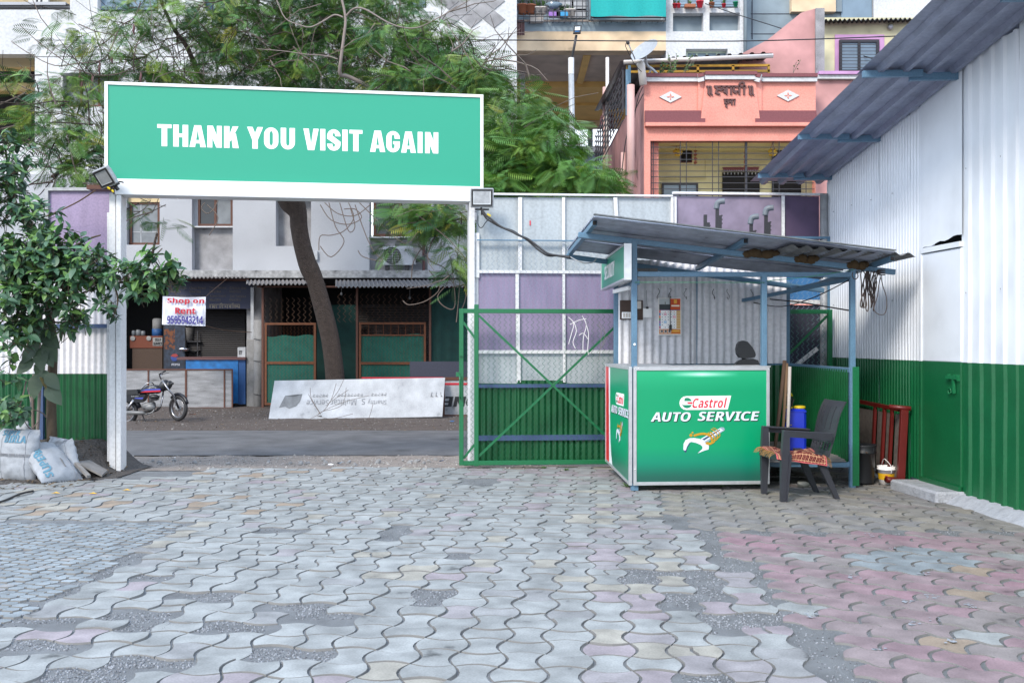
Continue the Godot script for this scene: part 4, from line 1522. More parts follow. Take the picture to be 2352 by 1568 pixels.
func build_gateway() -> void:
	var L := at(265, 446, 11.62)
	var R := at(1095, 458, 12.22)
	L.y = 0
	R.y = 0
	var x := (R - L).normalized()
	var turn := atan2(-x.z, x.x)
	var bs := Basis(Vector3.UP, turn)
	var len := L.distance_to(R)
	var g := thing("gateway", "white gateway frame carrying a long green THANK YOU VISIT AGAIN sign", "gateway", (L + R) / 2, turn)
	var loc := func(a: float, y: float, z: float) -> Vector3:
		return L + x * a + Vector3(0, y, 0) + bs.z * z
	var st := S()
	box(st, loc.call(0.03, 1.597, -0.135), Vector3(0.055, 3.194, 0.27), bs, 0.004)
	obj("gate_post", st, M.white_paint, g)
	st = S()
	box(st, loc.call(-0.045, 1.62, -0.06), Vector3(0.07, 3.20, 0.06), bs, 0.004)
	box(st, loc.call(-0.10, 1.55, -0.10), Vector3(0.035, 2.9, 0.03), bs, 0.004)
	obj("edge_channel", st, M.white_paint, g)
	st = S()
	box(st, loc.call(len - 0.055, 1.60, -0.135), Vector3(0.065, 3.20, 0.25), bs, 0.004)
	obj("gate_post", st, M.white_paint, g)
	st = S()
	box(st, loc.call(len + 0.005, 1.40, -0.10), Vector3(0.05, 2.8, 0.05), bs, 0.004)
	box(st, loc.call(len + 0.012, 2.55, -0.07), Vector3(0.055, 0.55, 0.04), bs, 0.004)
	obj("edge_channel", st, M.white_paint, g)
	st = S()
	box(st, loc.call(len * 0.5 - 0.035, 3.275, -0.135), Vector3(len - 0.05, 0.155, 0.28), bs, 0.006)
	obj("beam", st, M.beam_white, g)
	# the sign
	var s0 := -0.135
	var s1 := len + 0.085
	var mid := (s0 + s1) * 0.5
	var w := s1 - s0
	var sign_xf := Transform3D(bs, loc.call(mid, 3.935, -0.06))
	st = S()
	box(st, sign_xf * Vector3(0, 0, -0.06), Vector3(w, 1.15, 0.10), bs)
	obj("sign_box", st, M.beam_white, g)
	st = S()
	box(st, sign_xf * Vector3(0, 0, 0.0), Vector3(w - 0.06, 1.10, 0.012), bs)
	var panel := obj("sign_panel", st, M.sign_green, g)
	st = S()
	for q in [[0, 0.559, w, 0.034], [0, -0.562, w, 0.03]]:
		box(st, sign_xf * Vector3(q[0], q[1], 0.006), Vector3(q[2], q[3], 0.03), bs)
	for k in [-1, 1]:
		box(st, sign_xf * Vector3(k * (w * 0.5 - 0.018), 0, 0.006), Vector3(0.036, 1.09, 0.03), bs)
	obj("sign_frame", st, M.beam_white, g)
	# words placed by their share of the panel's width
	for q in [["THANK", 355.7, 538.5, 730.0, [[0, 127], [142, 133], [287, 147], [447, 130], [597, 133]]], ["YOU", 557.5, 667, 436.0, [[0, 144], [154, 130], [306, 130]]], ["VISIT", 686.5, 824, 550.0, [[0, 142], [156, 47], [220, 125], [362, 49], [427, 123]]], ["AGAIN", 842, 1004, 645.0, [[0, 142], [152, 128], [292, 140], [449, 46], [519, 126]]]]:
		var f0: float = (q[1] - 240.0) / 872.5
		var f1: float = (q[2] - 240.0) / 872.5
		st = S()
		for k in q[0].length():
			st = S()
			var lw: float = (f1 - f0) * w / q[3]
			block_letter(st, q[0][k], lw * q[4][k][1], 0.256, sign_xf * Transform3D(Basis(), Vector3((f0 - 0.5) * w + lw * q[4][k][0], -0.155, 0.006)), 0.002)
			obj("lettering", st, M.letter_white, panel)
	# floodlights on the corners
	lamp("floodlight", "grey floodlight tilted down on the left gateway post", Transform3D(Basis.from_euler(Vector3(0.55, -0.42, 0.22)), at(238, 408, 11.4)), 0.26, 0.22, M.galvanised)
	lamp("floodlight", "square floodlight facing the yard on the right gateway post", Transform3D(Basis.from_euler(Vector3(0.06, 0.02, 0)), at(1107, 454, 12.0)), 0.28, 0.23, M.galvanised)
	var wires := thing("wire_tangle", "tangle of loose yellow and black wires under the left floodlight", "wires", at(255, 430, 11.5))
	for q in [[[262, 418], [268, 422], [263, 432], [252, 436]], [[266, 420], [275, 417], [283, 419]], [[255, 432], [258, 440], [262, 446]]]:
		st = S()
		tube(st, spline(q.map(func(p): return at(p[0], p[1], 11.45))), 0.008, 4)
		obj("wire", st, M.black_rubber, wires)
	for q in [[[246, 430], [252, 434]], [[256, 436], [260, 441]]]:
		st = S()
		tube(st, q.map(func(p): return at(p[0], p[1], 11.43)), 0.012, 5)
		obj("tape", st, M.yellow_plastic, wires)
	st = S()
	box(st, at(230, 432, 11.6), Vector3(0.24, 0.05, 0.2), Basis())
	obj("mount", st, M.brown_steel, wires)

func chain_link(st: SurfaceTool, o: Vector3, u: Vector3, h: float, pitch: float, wire: float) -> void:
	var w := u.length()
	var ud := u / w
	var nd := u.cross(Vector3.UP).normalized()
	var n := int(w / pitch)
	var rows := int(h / pitch * 2.0)
	for i in n:
		var pts := []
		var x := (i + 0.25) * pitch
		for j in rows + 1:
			var s := 0.5 if (j % 2 == 0) else -0.5
			pts.append(o + ud * (x + s * pitch * 0.52 + pitch * 0.5) + Vector3(0, j * pitch * 0.5, 0) + nd * (wire * (1.0 if j % 2 == 0 else -1.0)))
		for j in rows:
			var a: Vector3 = pts[j]
			var b: Vector3 = pts[j + 1]
			var d := (b - a).normalized()
			var p := d.cross(nd) * wire
			# three faces of a thin wire
			var q := nd * wire
			quad(st, a - p, a + p, b + p, b - p, -nd)
			quad(st, a - p, a + q, b + q, b - p, nd)
			quad(st, a + p, a + q, b + q, b + p, nd)

func build_left_fence() -> void:
	var D := 12.0
	var f := thing("left_fence", "white and green corrugated fence with a purple top panel left of the gateway", "fence", at(130, 1075, D))
	var st := S()
	box(st, (at(112, 436, D) + at(262, 600, D)) / 2 + Vector3(0, 0, -0.03), Vector3(0.78, 0.86, 0.02))
	obj("purple_panel", st, M.purple_pale, f)
	part_slab("frame_bar", M.galvanised, f, D, [103, 431, 262, 438], 0.05, 0.02)
	part_slab("frame_bar", M.galvanised, f, D, [103, 438, 111, 600], 0.05, 0.02)
	part_slab("frame_bar", M.galvanised, f, D, [-140, 597, 262, 603], 0.05, 0.02)
	part_slab("rail", M.dark_blue_rail, f, D, [-140, 603, 262, 610], 0.05, 0.02)
	for q in [[-140, 0], [0, 130], [126, 262]]:
		st = S(true)
		var a := at(q[0], 858, D + 0.04)
		sheet(st, a, at(q[1], 858, D + 0.04) - a, at(q[0], 610, D + 0.04) - a, 0.074, 0.011, false, 0.006)
		obj("white_sheet", st, M.tin_white, f)
		st = S(true)
		a = at(q[0], 1042, D + 0.04)
		sheet(st, a, at(q[1], 1042, D + 0.04) - a, at(q[0], 858, D + 0.04) - a, 0.074, 0.011, false, 0.006)
		obj("green_sheet", st, M.tin_green, f)
	part_slab("rail", M.dark_blue_rail, f, D, [-140, 744, 262, 753], 0.05, 0.03)
	part_slab("rail", mat("rail_blue", lin(0.05, 0.14, 0.34), 0.45, 0, "coarse", 1.0, "fine", 2.0), f, D, [-140, 1036, 268, 1046], 0.05, 0.03)
	part_slab("fence_post", M.dark_blue_rail, f, D, [93, 858, 101, 1075], 0.05, 0.04)
	part_slab("footing", M.concrete, f, D + 0.06, [-140, 1046, 262, 1078], 0.1)
	# the green end post with its padlock
	var p := thing("green_gate_post", "narrow dark green steel post with a padlock beside the white gateway post", "post", at(254, 1078, 11.85))
	part_slab("post", M.gate_green, p, 11.85, [248, 716, 260, 1078], 0.06, 0, 0.004)
	st = S(true)
	lathe(st, [Vector2(0, -0.012), Vector2(0.028, -0.012), Vector2(0.032, 0), Vector2(0.028, 0.012), Vector2(0, 0.014)], Transform3D(Basis(Vector3.RIGHT, PI / 2), at(257.5, 848, 11.75)), 14)
	var pl := obj("padlock", st, M.chrome, p)
	st = S(true)
	tube(st, spline([at(254.5, 843, 11.75), at(254.5, 838, 11.75), at(258, 835.5, 11.75), at(261, 838, 11.75), at(261, 843, 11.75)]), 0.006, 6)
	obj("shackle", st, M.chrome, pl)

func build_right_fence() -> void:
	var o := at(1095, 784, 12.28)
	var turn := SLANT
	var x := yard.x
	var f := thing("right_fence", "tall fence of grey and purple panels taped with white strips behind the guard booth", "fence", Vector3(o.x, 0, o.z), turn)
	# fu: a direction measured across the view to metres along the fence
	var fu := func(u: float) -> float:
		var t := (u - 1176.0) / FOCAL
		return (t * 12.28 - o.x) / (x.x + x.z * t)
	var fv := func(u: float, v: float) -> Vector3:
		var s: float = fu.call(u)
		var p := Vector3(o.x, 0, o.z) + x * s
		p.y = 1.5 + (784.0 - v) / FOCAL * -p.z
		return p
	var put := func(called: String, m: Material, r: Array, thick: float, proud: float) -> MeshInstance3D:
		var a: Vector3 = fv.call(r[0], r[1])
		var b: Vector3 = fv.call(r[2], r[3])
		var st := S()
		var c := (a + b) / 2 + yard.z * (proud - thick / 2)
		box(st, c, Vector3(Vector2(b.x - a.x, b.z - a.z).length(), a.y - b.y, thick), yard)
		return obj(called, st, m, f)
	for q in [[1095, 452, 1192, 624], [1193, 452, 1293, 624], [1294, 452, 1413, 624], [1414, 452, 1545, 624]]:
		put.call("grey_panel", M.panel_grey, q, 0.02, -0.03)
	for q in [[1095, 625, 1188, 808], [1189, 625, 1293, 808], [1294, 625, 1420, 808]]:
		put.call("purple_panel", M.purple, q, 0.02, -0.03)
	for q in [[1095, 809, 1188, 884], [1189, 809, 1293, 884], [1294, 809, 1420, 884]]:
		put.call("grey_panel", M.panel_grey, q, 0.02, -0.03)
	put.call("purple_panel", mat("purple_grey", lin(0.30, 0.25, 0.345), 0.5, 0, "coarse", 0.35, "soft", 1.2), [1546, 449, 1797, 700], 0.02, -0.03)
	put.call("purple_panel", mat("purple_dark", lin(0.10, 0.065, 0.13), 0.55, 0, "coarse", 0.5), [1798, 449, 1884, 620], 0.02, -0.03)
	put.call("blue_panel", M.panel_blue, [1700, 625, 1886, 688], 0.02, -0.03)
	put.call("blue_panel", M.slate, [1700, 700, 1886, 840], 0.02, -0.03)
	put.call("green_panel", M.tin_green, [1420, 700, 1905, 1066], 0.02, -0.06)
	put.call("top_bar", M.white_paint, [1110, 443, 1545, 452], 0.06, 0.02)
	put.call("top_bar", M.white_paint, [1545.5, 440, 1890, 449], 0.06, 0.02)
	put.call("post_pair", M.white_paint, [1541, 452, 1547, 640], 0.05, 0.012)
	put.call("post_pair", M.white_paint, [1549, 452, 1554, 640], 0.05, 0.012)
	for q in [[1190, 453, 1199, 551], [1190, 556, 1199, 621], [1184, 629, 1192, 710], [1185, 721, 1194, 805], [1187, 811, 1196, 878], [1291, 453, 1298, 551], [1291, 556, 1298, 621], [1292, 629, 1298, 710], [1292, 721, 1299, 805], [1293, 811, 1299, 878], [1796, 449, 1803, 690]]:
		put.call("white_strip", M.white_paint, q, 0.012, 0.004)
	var st := S()
	prism(st, PackedVector2Array([fv.call(1409, 453), fv.call(1418, 453), fv.call(1421, 512), fv.call(1413, 512)].map(func(p): return Vector2((p - o).dot(x), p.y))), Transform3D(yard, Vector3(o.x, 0, o.z) + yard.z * -0.008), 0.012)
	obj("white_strip", st, M.white_paint, f)
	for q in [[1095, 620, 1420, 628.5], [1095, 804, 1420, 811.5], [1700, 688, 1886, 698]]:
		put.call("white_strip", M.white_paint, q, 0.012, 0.010)
	put.call("red_sticker", M.castrol_red, [1217, 506, 1219.5, 517], 0.006, -0.02)
	st = S()
	bar(st, fv.call(1830, 838), fv.call(1878, 800), 0.05, 0.02, yard.z)
	obj("diagonal_strip", st, M.white_paint, f)
	# lower corrugated sheets
	for q in [[1095, 1190], [1188, 1300], [1298, 1420]]:
		st = S(true)
		var a: Vector3 = fv.call(q[0], 1064)
		sheet(st, a, fv.call(q[1], 1064) - a, Vector3(0, fv.call(q[0], 880 if q[0] != 1188 else 873).y - a.y, 0), 0.076, 0.011, false, 0.012)
		obj("green_sheet", st, M.tin_green, f)
	put.call("rail", M.dark_blue_rail, [1095, 882, 1420, 889], 0.05, 0.04)
	put.call("rail", M.dark_blue_rail, [1095, 999.5, 1420, 1009], 0.05, 0.04)
	put.call("mesh_rail", M.blue_steel, [1095, 551, 1450, 556], 0.045, 0.08)
	put.call("mesh_rail", M.blue_steel, [1700, 543, 1904, 550], 0.045, 0.08)
	put.call("mesh_post", M.blue_steel, [1896, 550, 1904, 720], 0.045, 0.08)
	st = S()
	var c0: Vector3 = fv.call(1097, 712)
	chain_link(st, c0 + yard.z * 0.075, fv.call(1450, 712) - c0 + Vector3(0, 0, 0), fv.call(1097, 556).y - c0.y, 0.066, 0.0017)
	stuff(obj("wire_mesh", st, M.wire_blue, f))
	st = S()
	c0 = fv.call(1700, 850)
	chain_link(st, c0 + yard.z * 0.075, fv.call(1898, 850) - c0, fv.call(1700, 548).y - c0.y, 0.066, 0.0017)
	stuff(obj("wire_mesh", st, M.wire_blue, f))
	st = S(true)
	tube(st, [fv.call(1891, 1066) + yard.z * 0.03, fv.call(1891, 446) + yard.z * 0.03], 0.05, 12)
	obj("end_pipe", st, M.galvanised, f)

func build_sliding_gate() -> void:
	var o := at(1055, 1075, 11.95)
	o.y = 0.03
	var x := yard.x
	var g := thing("sliding_gate", "green steel sliding gate with chain link mesh standing open against the fence", "gate", o, SLANT)
	var gp := func(u: float, y: float) -> Vector3:
		var t := (u - 1176.0) / FOCAL
		var s: float = (t * 11.95 - o.x) / (x.x + x.z * t)
		return o + x * s + Vector3(0, y, 0)
	var H := 1.86
	for q in [[1055, 1064], [1089, 1099], [1440, 1450], [1570, 1580], [1901, 1912]]:
		var st := S()
		var a: Vector3 = gp.call((q[0] + q[1]) / 2.0, 0)
		box(st, a + Vector3(0, H / 2 + (0.02 if q[0] == 1089 else 0.0), 0), Vector3(0.052, H + (0.06 if q[0] == 1089 else 0.0), 0.05), yard, 0.003)
		obj("upright", st, M.gate_green, g)
	for y in [0.025, H - 0.028]:
		var st := S()
		bar(st, gp.call(1064, y), gp.call(1901, y), 0.048, 0.052, Vector3.UP, 0.003)
		obj("rail", st, M.gate_green, g)
	for q in [[1099, 1.78, 1440, 0.1], [1099, 0.1, 1440, 1.78], [1580, 0.1, 1901, 1.78], [1580, 1.78, 1901, 0.1], [1064, 1.70, 1092, 1.50], [1064, 0.08, 1090, 0.24]]:
		var st := S()
		bar(st, gp.call(q[0], q[1]) + yard.z * (0.012 if q[1] > q[3] else -0.014), gp.call(q[2], q[3]) + yard.z * (0.012 if q[1] > q[3] else -0.014), 0.026, 0.026)
		obj("brace", st, M.gate_green, g)
	var st := S()
	chain_link(st, gp.call(1062, 0.05) - yard.z * 0.02, gp.call(1440, 0.05) - gp.call(1062, 0.05), H - 0.1, 0.066, 0.0018)
	chain_link(st, gp.call(1580, 0.05) - yard.z * 0.02, gp.call(1903, 0.05) - gp.call(1580, 0.05), H - 0.1, 0.066, 0.0018)
	stuff(obj("wire_mesh", st, M.wire_green, g))
	st = S(true)
	var h0: Vector3 = gp.call(1056, 1.06) + yard.z * 0.03
	tube(st, spline([h0, h0 + yard.z * 0.05 + Vector3(0, -0.02, 0), h0 + yard.z * 0.055 + Vector3(0, -0.13, 0), h0 + yard.z * 0.05 + Vector3(0, -0.24, 0), h0 + Vector3(0, -0.26, 0)], 4), 0.011, 7)
	obj("handle", st, M.gate_green, g)
	st = S()
	box(st, gp.call(1059, 1.36) + yard.z * 0.035, Vector3(0.05, 0.13, 0.03), yard)
	box(st, gp.call(1052, 1.08) + yard.z * 0.01, Vector3(0.05, 0.05, 0.05), yard)
	obj("latch", st, M.gate_green, g)
	# loose white packing straps tied to the mesh
	var straps := thing("packing_straps", "loose white packing straps knotted to the gate mesh beside the booth", "straps", gp.call(1330, 1.4))
	for q in [[[1305, 728], [1318, 742], [1312, 768], [1306, 790]], [[1318, 738], [1324, 760], [1316, 785], [1322, 800]], [[1337, 725], [1347, 745], [1340, 775], [1339, 808]], [[1343, 735], [1352, 765], [1350, 800], [1352, 815]], [[1309, 745], [1330, 735], [1347, 732]], [[1373, 745], [1381, 760], [1379, 800], [1375, 825]], [[1376, 740], [1390, 765], [1384, 790]], [[1330, 770], [1340, 765], [1352, 780]], [[1380, 800], [1392, 780], [1396, 770]]]:
		st = S()
		var pts := spline(q.map(func(p): return at(p[0], p[1], 11.9)), 3)
		for i in pts.size() - 1:
			bar(st, pts[i], pts[i + 1], 0.006, 0.002, Vector3(0, 0, 1))
		obj("strap", st, M.letter_white if q[0][0] < 1370 else M.plywood, straps)

# ---------- the guard booth; bp: metres right of its front left post, up, and back
const BOOTH := Vector3(1.235, 0, -10.16)

func bp(x: float, y: float, back: float) -> Vector3:
	return BOOTH + yard.x * x - yard.z * back + Vector3(0, y, 0)

func roof_y(x: float, back: float) -> float:
	return 2.66 - 0.109 * (x + 0.55) - 0.075 * back

func build_booth() -> void:
	var b := thing("guard_booth", "open blue steel guard booth with sloping tin roof and corrugated back wall", "booth", bp(1.1, 0, 0.7), SLANT)
	var tube_w := 0.055
	# posts
	for q in [[0.0, 0.0, 0.06, 2.52], [1.34, 0.0, 1.22, 2.20], [2.27, 0.0, 0.0, 2.28], [0.07, 1.40, 0.05, 2.42], [1.04, 1.52, 0.05, 2.34], [2.20, 1.72, 0.05, 2.22]]:
		var st := S()
		var f := bp(q[0], q[2], q[1])
		box(st, Vector3(f.x, (q[2] + q[3]) / 2, f.z), Vector3(tube_w, q[3] - q[2], tube_w), yard, 0.004)
		var o := obj("post", st, M.blue_steel, b)
		if q[0] == 2.27:
			st = S()
			box(st, bp(2.297, 0.63, -0.026), Vector3(0.07, 1.22, 0.012), yard, 0.002)
			box(st, bp(2.331, 0.63, 0.02), Vector3(0.012, 1.22, 0.08), yard, 0.002)
			obj("green_angle", st, M.gate_green, o)
		if q[0] == 0.0:
			st = S(true)
			ball(st, bp(0.0, 1.47, -0.03), Vector3(0.014, 0.014, 0.006), 8, yard)
			obj("bolt_head", st, M.letter_white, o)
	# rails: [x0, y0, back0, x1, y1, back1, width, height, colour]
	for q in [[0.03, 2.18, 0.0, 2.25, 2.185, 0.0], [0.1, 2.12, 1.40, 2.18, 2.09, 1.72], [0.1, 1.225, 1.40, 2.2, 1.215, 1.72], [2.22, 1.215, 1.70, 2.26, 1.205, 0.0], [2.22, 2.10, 1.70, 2.26, 2.17, 0.0],
			[0.02, 1.1, 0.03, 0.07, 1.1, 1.38], [1.37, 0.235, 0.12, 2.25, 0.23, 0.03], [2.26, 0.235, 0.0, 2.2, 0.235, 1.7], [0.04, 2.10, 0.02, 0.07, 2.08, 1.38]]:
		var st := S()
		bar(st, bp(q[0], q[1], q[2]), bp(q[3], q[4], q[5]), 0.045, 0.05, Vector3.UP, 0.003)
		obj("rail", st, M.blue_steel, b)
	# beams that carry the roof, with open square ends
	for q in [[-0.57, 0.0, 2.72, 0.0], [-0.52, 1.32, 2.60, 1.60]]:
		var st := S()
		bar(st, bp(q[0], roof_y(q[0], q[1]) - 0.09, q[1]), bp(q[2], roof_y(q[2], q[3]) - 0.09, q[3]), 0.05, 0.055, Vector3.UP, 0.003)
		obj("beam", st, M.blue_steel, b)
	for x in [-0.47, 1.02, 2.50]:
		var st := S()
		var p0 := bp(x, roof_y(x, -0.42) - 0.04, -0.42)
		var p1 := bp(x, roof_y(x, 1.40) - 0.04, 1.40)
		bar(st, p0, p1, 0.05, 0.05, Vector3.UP, 0.003)
		var o := obj("purlin", st, M.blue_steel, b)
		st = S()
		bar(st, p0 + yard.z * 0.001, p0 + yard.z * 0.0025, 0.042, 0.042)
		obj("open_end", st, M.dark_inside, o)
	var st := S()
	bar(st, bp(2.2, 2.12, 1.3), bp(2.2, 2.16, 1.75), 0.04, 0.04)
	bar(st, bp(1.6, 1.98, 1.62), bp(2.25, 2.14, 0.05), 0.03, 0.04)
	obj("brace", st, M.blue_steel, b)
	# roof sheets: long ridges run left to right; one patch on the right runs front to back
	var rp := func(x: float, back: float, up := 0.0) -> Vector3:
		return bp(x, roof_y(x, back) + up, back)
	var d := -0.55
	var lap := 0
	while d < 1.40:
		var d1: float = minf(d + 0.66, 1.42)
		st = S(true)
		sheet(st, rp.call(-0.50, d1, 0.004 * (lap % 2)), rp.call(-0.50, d, 0.004 * (lap % 2)) - rp.call(-0.50, d1, 0.004 * (lap % 2)), rp.call(2.46, d, 0) - rp.call(-0.50, d, 0), 0.076, 0.010, false, 0.006)
		obj("roof_sheet", st, M.booth_tin, b)
		d += 0.64
		lap += 1
	st = S(true)
	sheet(st, rp.call(1.42, -0.50, -0.055), rp.call(2.74, -0.44, 0.02) - rp.call(1.42, -0.50, -0.055), rp.call(1.42, 0.5, 0.03) - rp.call(1.42, -0.50, -0.02), 0.15, 0.018)
	obj("roof_patch", st, mat("old_tin", lin(0.34, 0.33, 0.33), 0.6, 0.2, "stain", 1.0, "fine", 2.0), b)
	# flashing along the front edge
	st = S()
	bar(st, rp.call(-0.50, -0.56, 0.012), rp.call(2.46, -0.56, 0.012), 0.06, 0.012)
	obj("roof_edge", st, mat("edge_tin", lin(0.30, 0.33, 0.35), 0.6, 0.2, "stain", 1.5, "grit", 4.0), b)
	# corrugated walls
	for q in [[0.09, 1.40, 0.99, 1.51, 0.0], [0.97, 1.505, 2.17, 1.715, 0.006]]:
		st = S(true)
		var a := bp(q[0], 1.24, q[1] - 0.03 - q[4])
		sheet(st, a, bp(q[2], 1.24, q[3] - 0.03 - q[4]) - a, Vector3(0, 1.20, 0), 0.092, 0.012, false, 0.004)
		obj("white_sheet", st, M.tin_white, b)
		st = S(true)
		a = bp(q[0], 0.1, q[1] - 0.03 - q[4])
		sheet(st, a, bp(q[2], 0.1, q[3] - 0.03 - q[4]) - a, Vector3(0, 1.12, 0), 0.092, 0.012, false, 0.004)
		obj("green_sheet", st, M.tin_green, b)
	st = S(true)
	var sa := bp(2.19, 0.25, 1.70)
	sheet(st, sa, bp(2.235, 0.25, 0.02) - sa, Vector3(0, 0.96, 0), 0.06, 0.006)
	obj("green_sheet", st, M.tin_green, b)
	st = S(true)
	sa = bp(0.02, 0.02, 0.12)
	sheet(st, sa, bp(1.36, 0.02, 0.12) - sa, Vector3(0, 1.1, 0), 0.092, 0.012)
	obj("green_sheet", st, M.tin_green, b)
	st = S()
	box(st, bp(0.0, 0.035, -0.01), Vector3(0.07, 0.07, 0.06), yard)
	obj("foot", st, M.blue_steel, b)
	# a shelf of old ply up under the roof
	st = S()
	box(st, bp(0.30, 2.235, 0.9), Vector3(0.42, 0.014, 0.5), yard)
	box(st, bp(0.26, 2.27, 0.9), Vector3(0.30, 0.05, 0.3), yard)
	obj("shelf_board", st, M.plywood, b)

func build_counter() -> void:
	var c := thing("counter", "green counter with motor oil advertising panels in front of the booth", "counter", bp(0.68, 0, -0.02), SLANT)
	var W0 := -0.02
	var W1 := 1.375
	var lo := 0.055
	var hi := 1.24
	# front panel: green print with a dull teal foot, near white at the top middle
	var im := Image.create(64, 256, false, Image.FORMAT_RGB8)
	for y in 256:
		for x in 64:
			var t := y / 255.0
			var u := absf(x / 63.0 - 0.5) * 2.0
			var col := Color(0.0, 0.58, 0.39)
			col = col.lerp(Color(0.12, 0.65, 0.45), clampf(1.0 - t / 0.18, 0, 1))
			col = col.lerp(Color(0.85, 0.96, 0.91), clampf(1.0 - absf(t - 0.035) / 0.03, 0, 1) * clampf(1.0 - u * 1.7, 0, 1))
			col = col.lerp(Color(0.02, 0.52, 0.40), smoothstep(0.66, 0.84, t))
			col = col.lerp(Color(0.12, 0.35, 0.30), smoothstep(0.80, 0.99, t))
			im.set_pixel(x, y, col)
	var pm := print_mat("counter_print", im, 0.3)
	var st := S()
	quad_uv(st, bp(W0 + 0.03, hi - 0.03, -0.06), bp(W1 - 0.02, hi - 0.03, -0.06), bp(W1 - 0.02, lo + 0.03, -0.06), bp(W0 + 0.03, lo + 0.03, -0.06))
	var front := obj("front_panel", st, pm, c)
	st = S()
	box(st, bp((W0 + W1) / 2, (lo + hi) / 2, -0.03), Vector3(W1 - W0 - 0.02, hi - lo - 0.02, 0.045), yard)
	obj("panel_box", st, M.aluminium, c)
	for q in [[W0, hi - 0.015, W1, hi - 0.015], [W0, lo + 0.017, W1, lo + 0.017]]:
		st = S()
		bar(st, bp(q[0], q[1], -0.055), bp(q[2], q[3], -0.055), 0.03, 0.034, Vector3.UP, 0.002)
		obj("trim", st, M.aluminium, c)
	for x in [W0 + 0.016, W1 - 0.012]:
		st = S()
		bar(st, bp(x, lo, -0.0545), bp(x, hi, -0.0545), 0.032, 0.032, yard.z, 0.002)
		obj("trim", st, M.aluminium, c)
	st = S()
	box(st, bp(0.69, hi + 0.006, 0.16), Vector3(1.40, 0.012, 0.46), yard)
	box(st, bp(0.22, hi + 0.005, 0.78), Vector3(0.55, 0.012, 0.78), yard)
	obj("counter_top", st, M.board_white, c)
	# side panel, lower edge lifted towards the back
	var s0 := bp(-0.035, 0, -0.03)
	var s1 := bp(-0.03, 0, 1.40)
	var n := -yard.x
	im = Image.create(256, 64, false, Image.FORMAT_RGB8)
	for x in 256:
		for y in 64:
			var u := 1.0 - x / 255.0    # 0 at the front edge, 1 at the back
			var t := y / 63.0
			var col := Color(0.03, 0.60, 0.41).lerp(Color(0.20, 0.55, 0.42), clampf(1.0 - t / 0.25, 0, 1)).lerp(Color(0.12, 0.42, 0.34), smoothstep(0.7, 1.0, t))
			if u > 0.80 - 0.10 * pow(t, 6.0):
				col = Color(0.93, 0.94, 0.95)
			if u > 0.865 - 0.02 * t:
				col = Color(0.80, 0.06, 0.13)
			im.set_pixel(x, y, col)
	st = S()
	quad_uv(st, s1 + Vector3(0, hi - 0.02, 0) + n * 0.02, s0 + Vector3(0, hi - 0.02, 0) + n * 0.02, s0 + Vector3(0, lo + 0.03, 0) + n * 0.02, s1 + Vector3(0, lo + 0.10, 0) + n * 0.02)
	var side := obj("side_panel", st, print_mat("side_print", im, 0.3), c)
	st = S()
	bar(st, s0 + Vector3(0, hi - 0.01, 0) + n * 0.01, s1 + Vector3(0, hi - 0.01, 0) + n * 0.01, 0.03, 0.03)
	bar(st, s0 + Vector3(0, lo + 0.015, 0) + n * 0.01, s1 + Vector3(0, lo + 0.085, 0) + n * 0.01, 0.03, 0.03)
	bar(st, s0 + Vector3(0, lo, 0) + n * 0.012, s0 + Vector3(0, hi, 0) + n * 0.012, 0.03, 0.05, yard.z)
	bar(st, s1 + Vector3(0, lo + 0.07, 0) + n * 0.012, s1 + Vector3(0, hi, 0) + n * 0.012, 0.03, 0.03, yard.z)
	obj("side_trim", st, M.aluminium, c)
	# the prints on both panels share one drawing, 1.33 m wide and 1.13 m high
	advert(front, Transform3D(yard, bp(0.685, 0.6475, -0.0605)), 1.0)
	var sb := Basis((s0 - s1).normalized(), Vector3.UP, n)
	advert(side, Transform3D(sb, (s0 + s1) / 2 + Vector3(0, 0.675, 0) + n * 0.0205 + (s0 - s1).normalized() * 0.16), 0.92)
	for q in [[W0 + 0.016, hi - 0.016], [W0 + 0.05, hi - 0.016], [W1 - 0.012, hi - 0.016], [W0 + 0.016, lo + 0.16], [W1 - 0.012, 0.38]]:
		st = S(true)
		ball(st, bp(q[0], q[1], -0.072), Vector3(0.006, 0.006, 0.004), 8, yard)
		obj("screw", st, M.chrome, c)

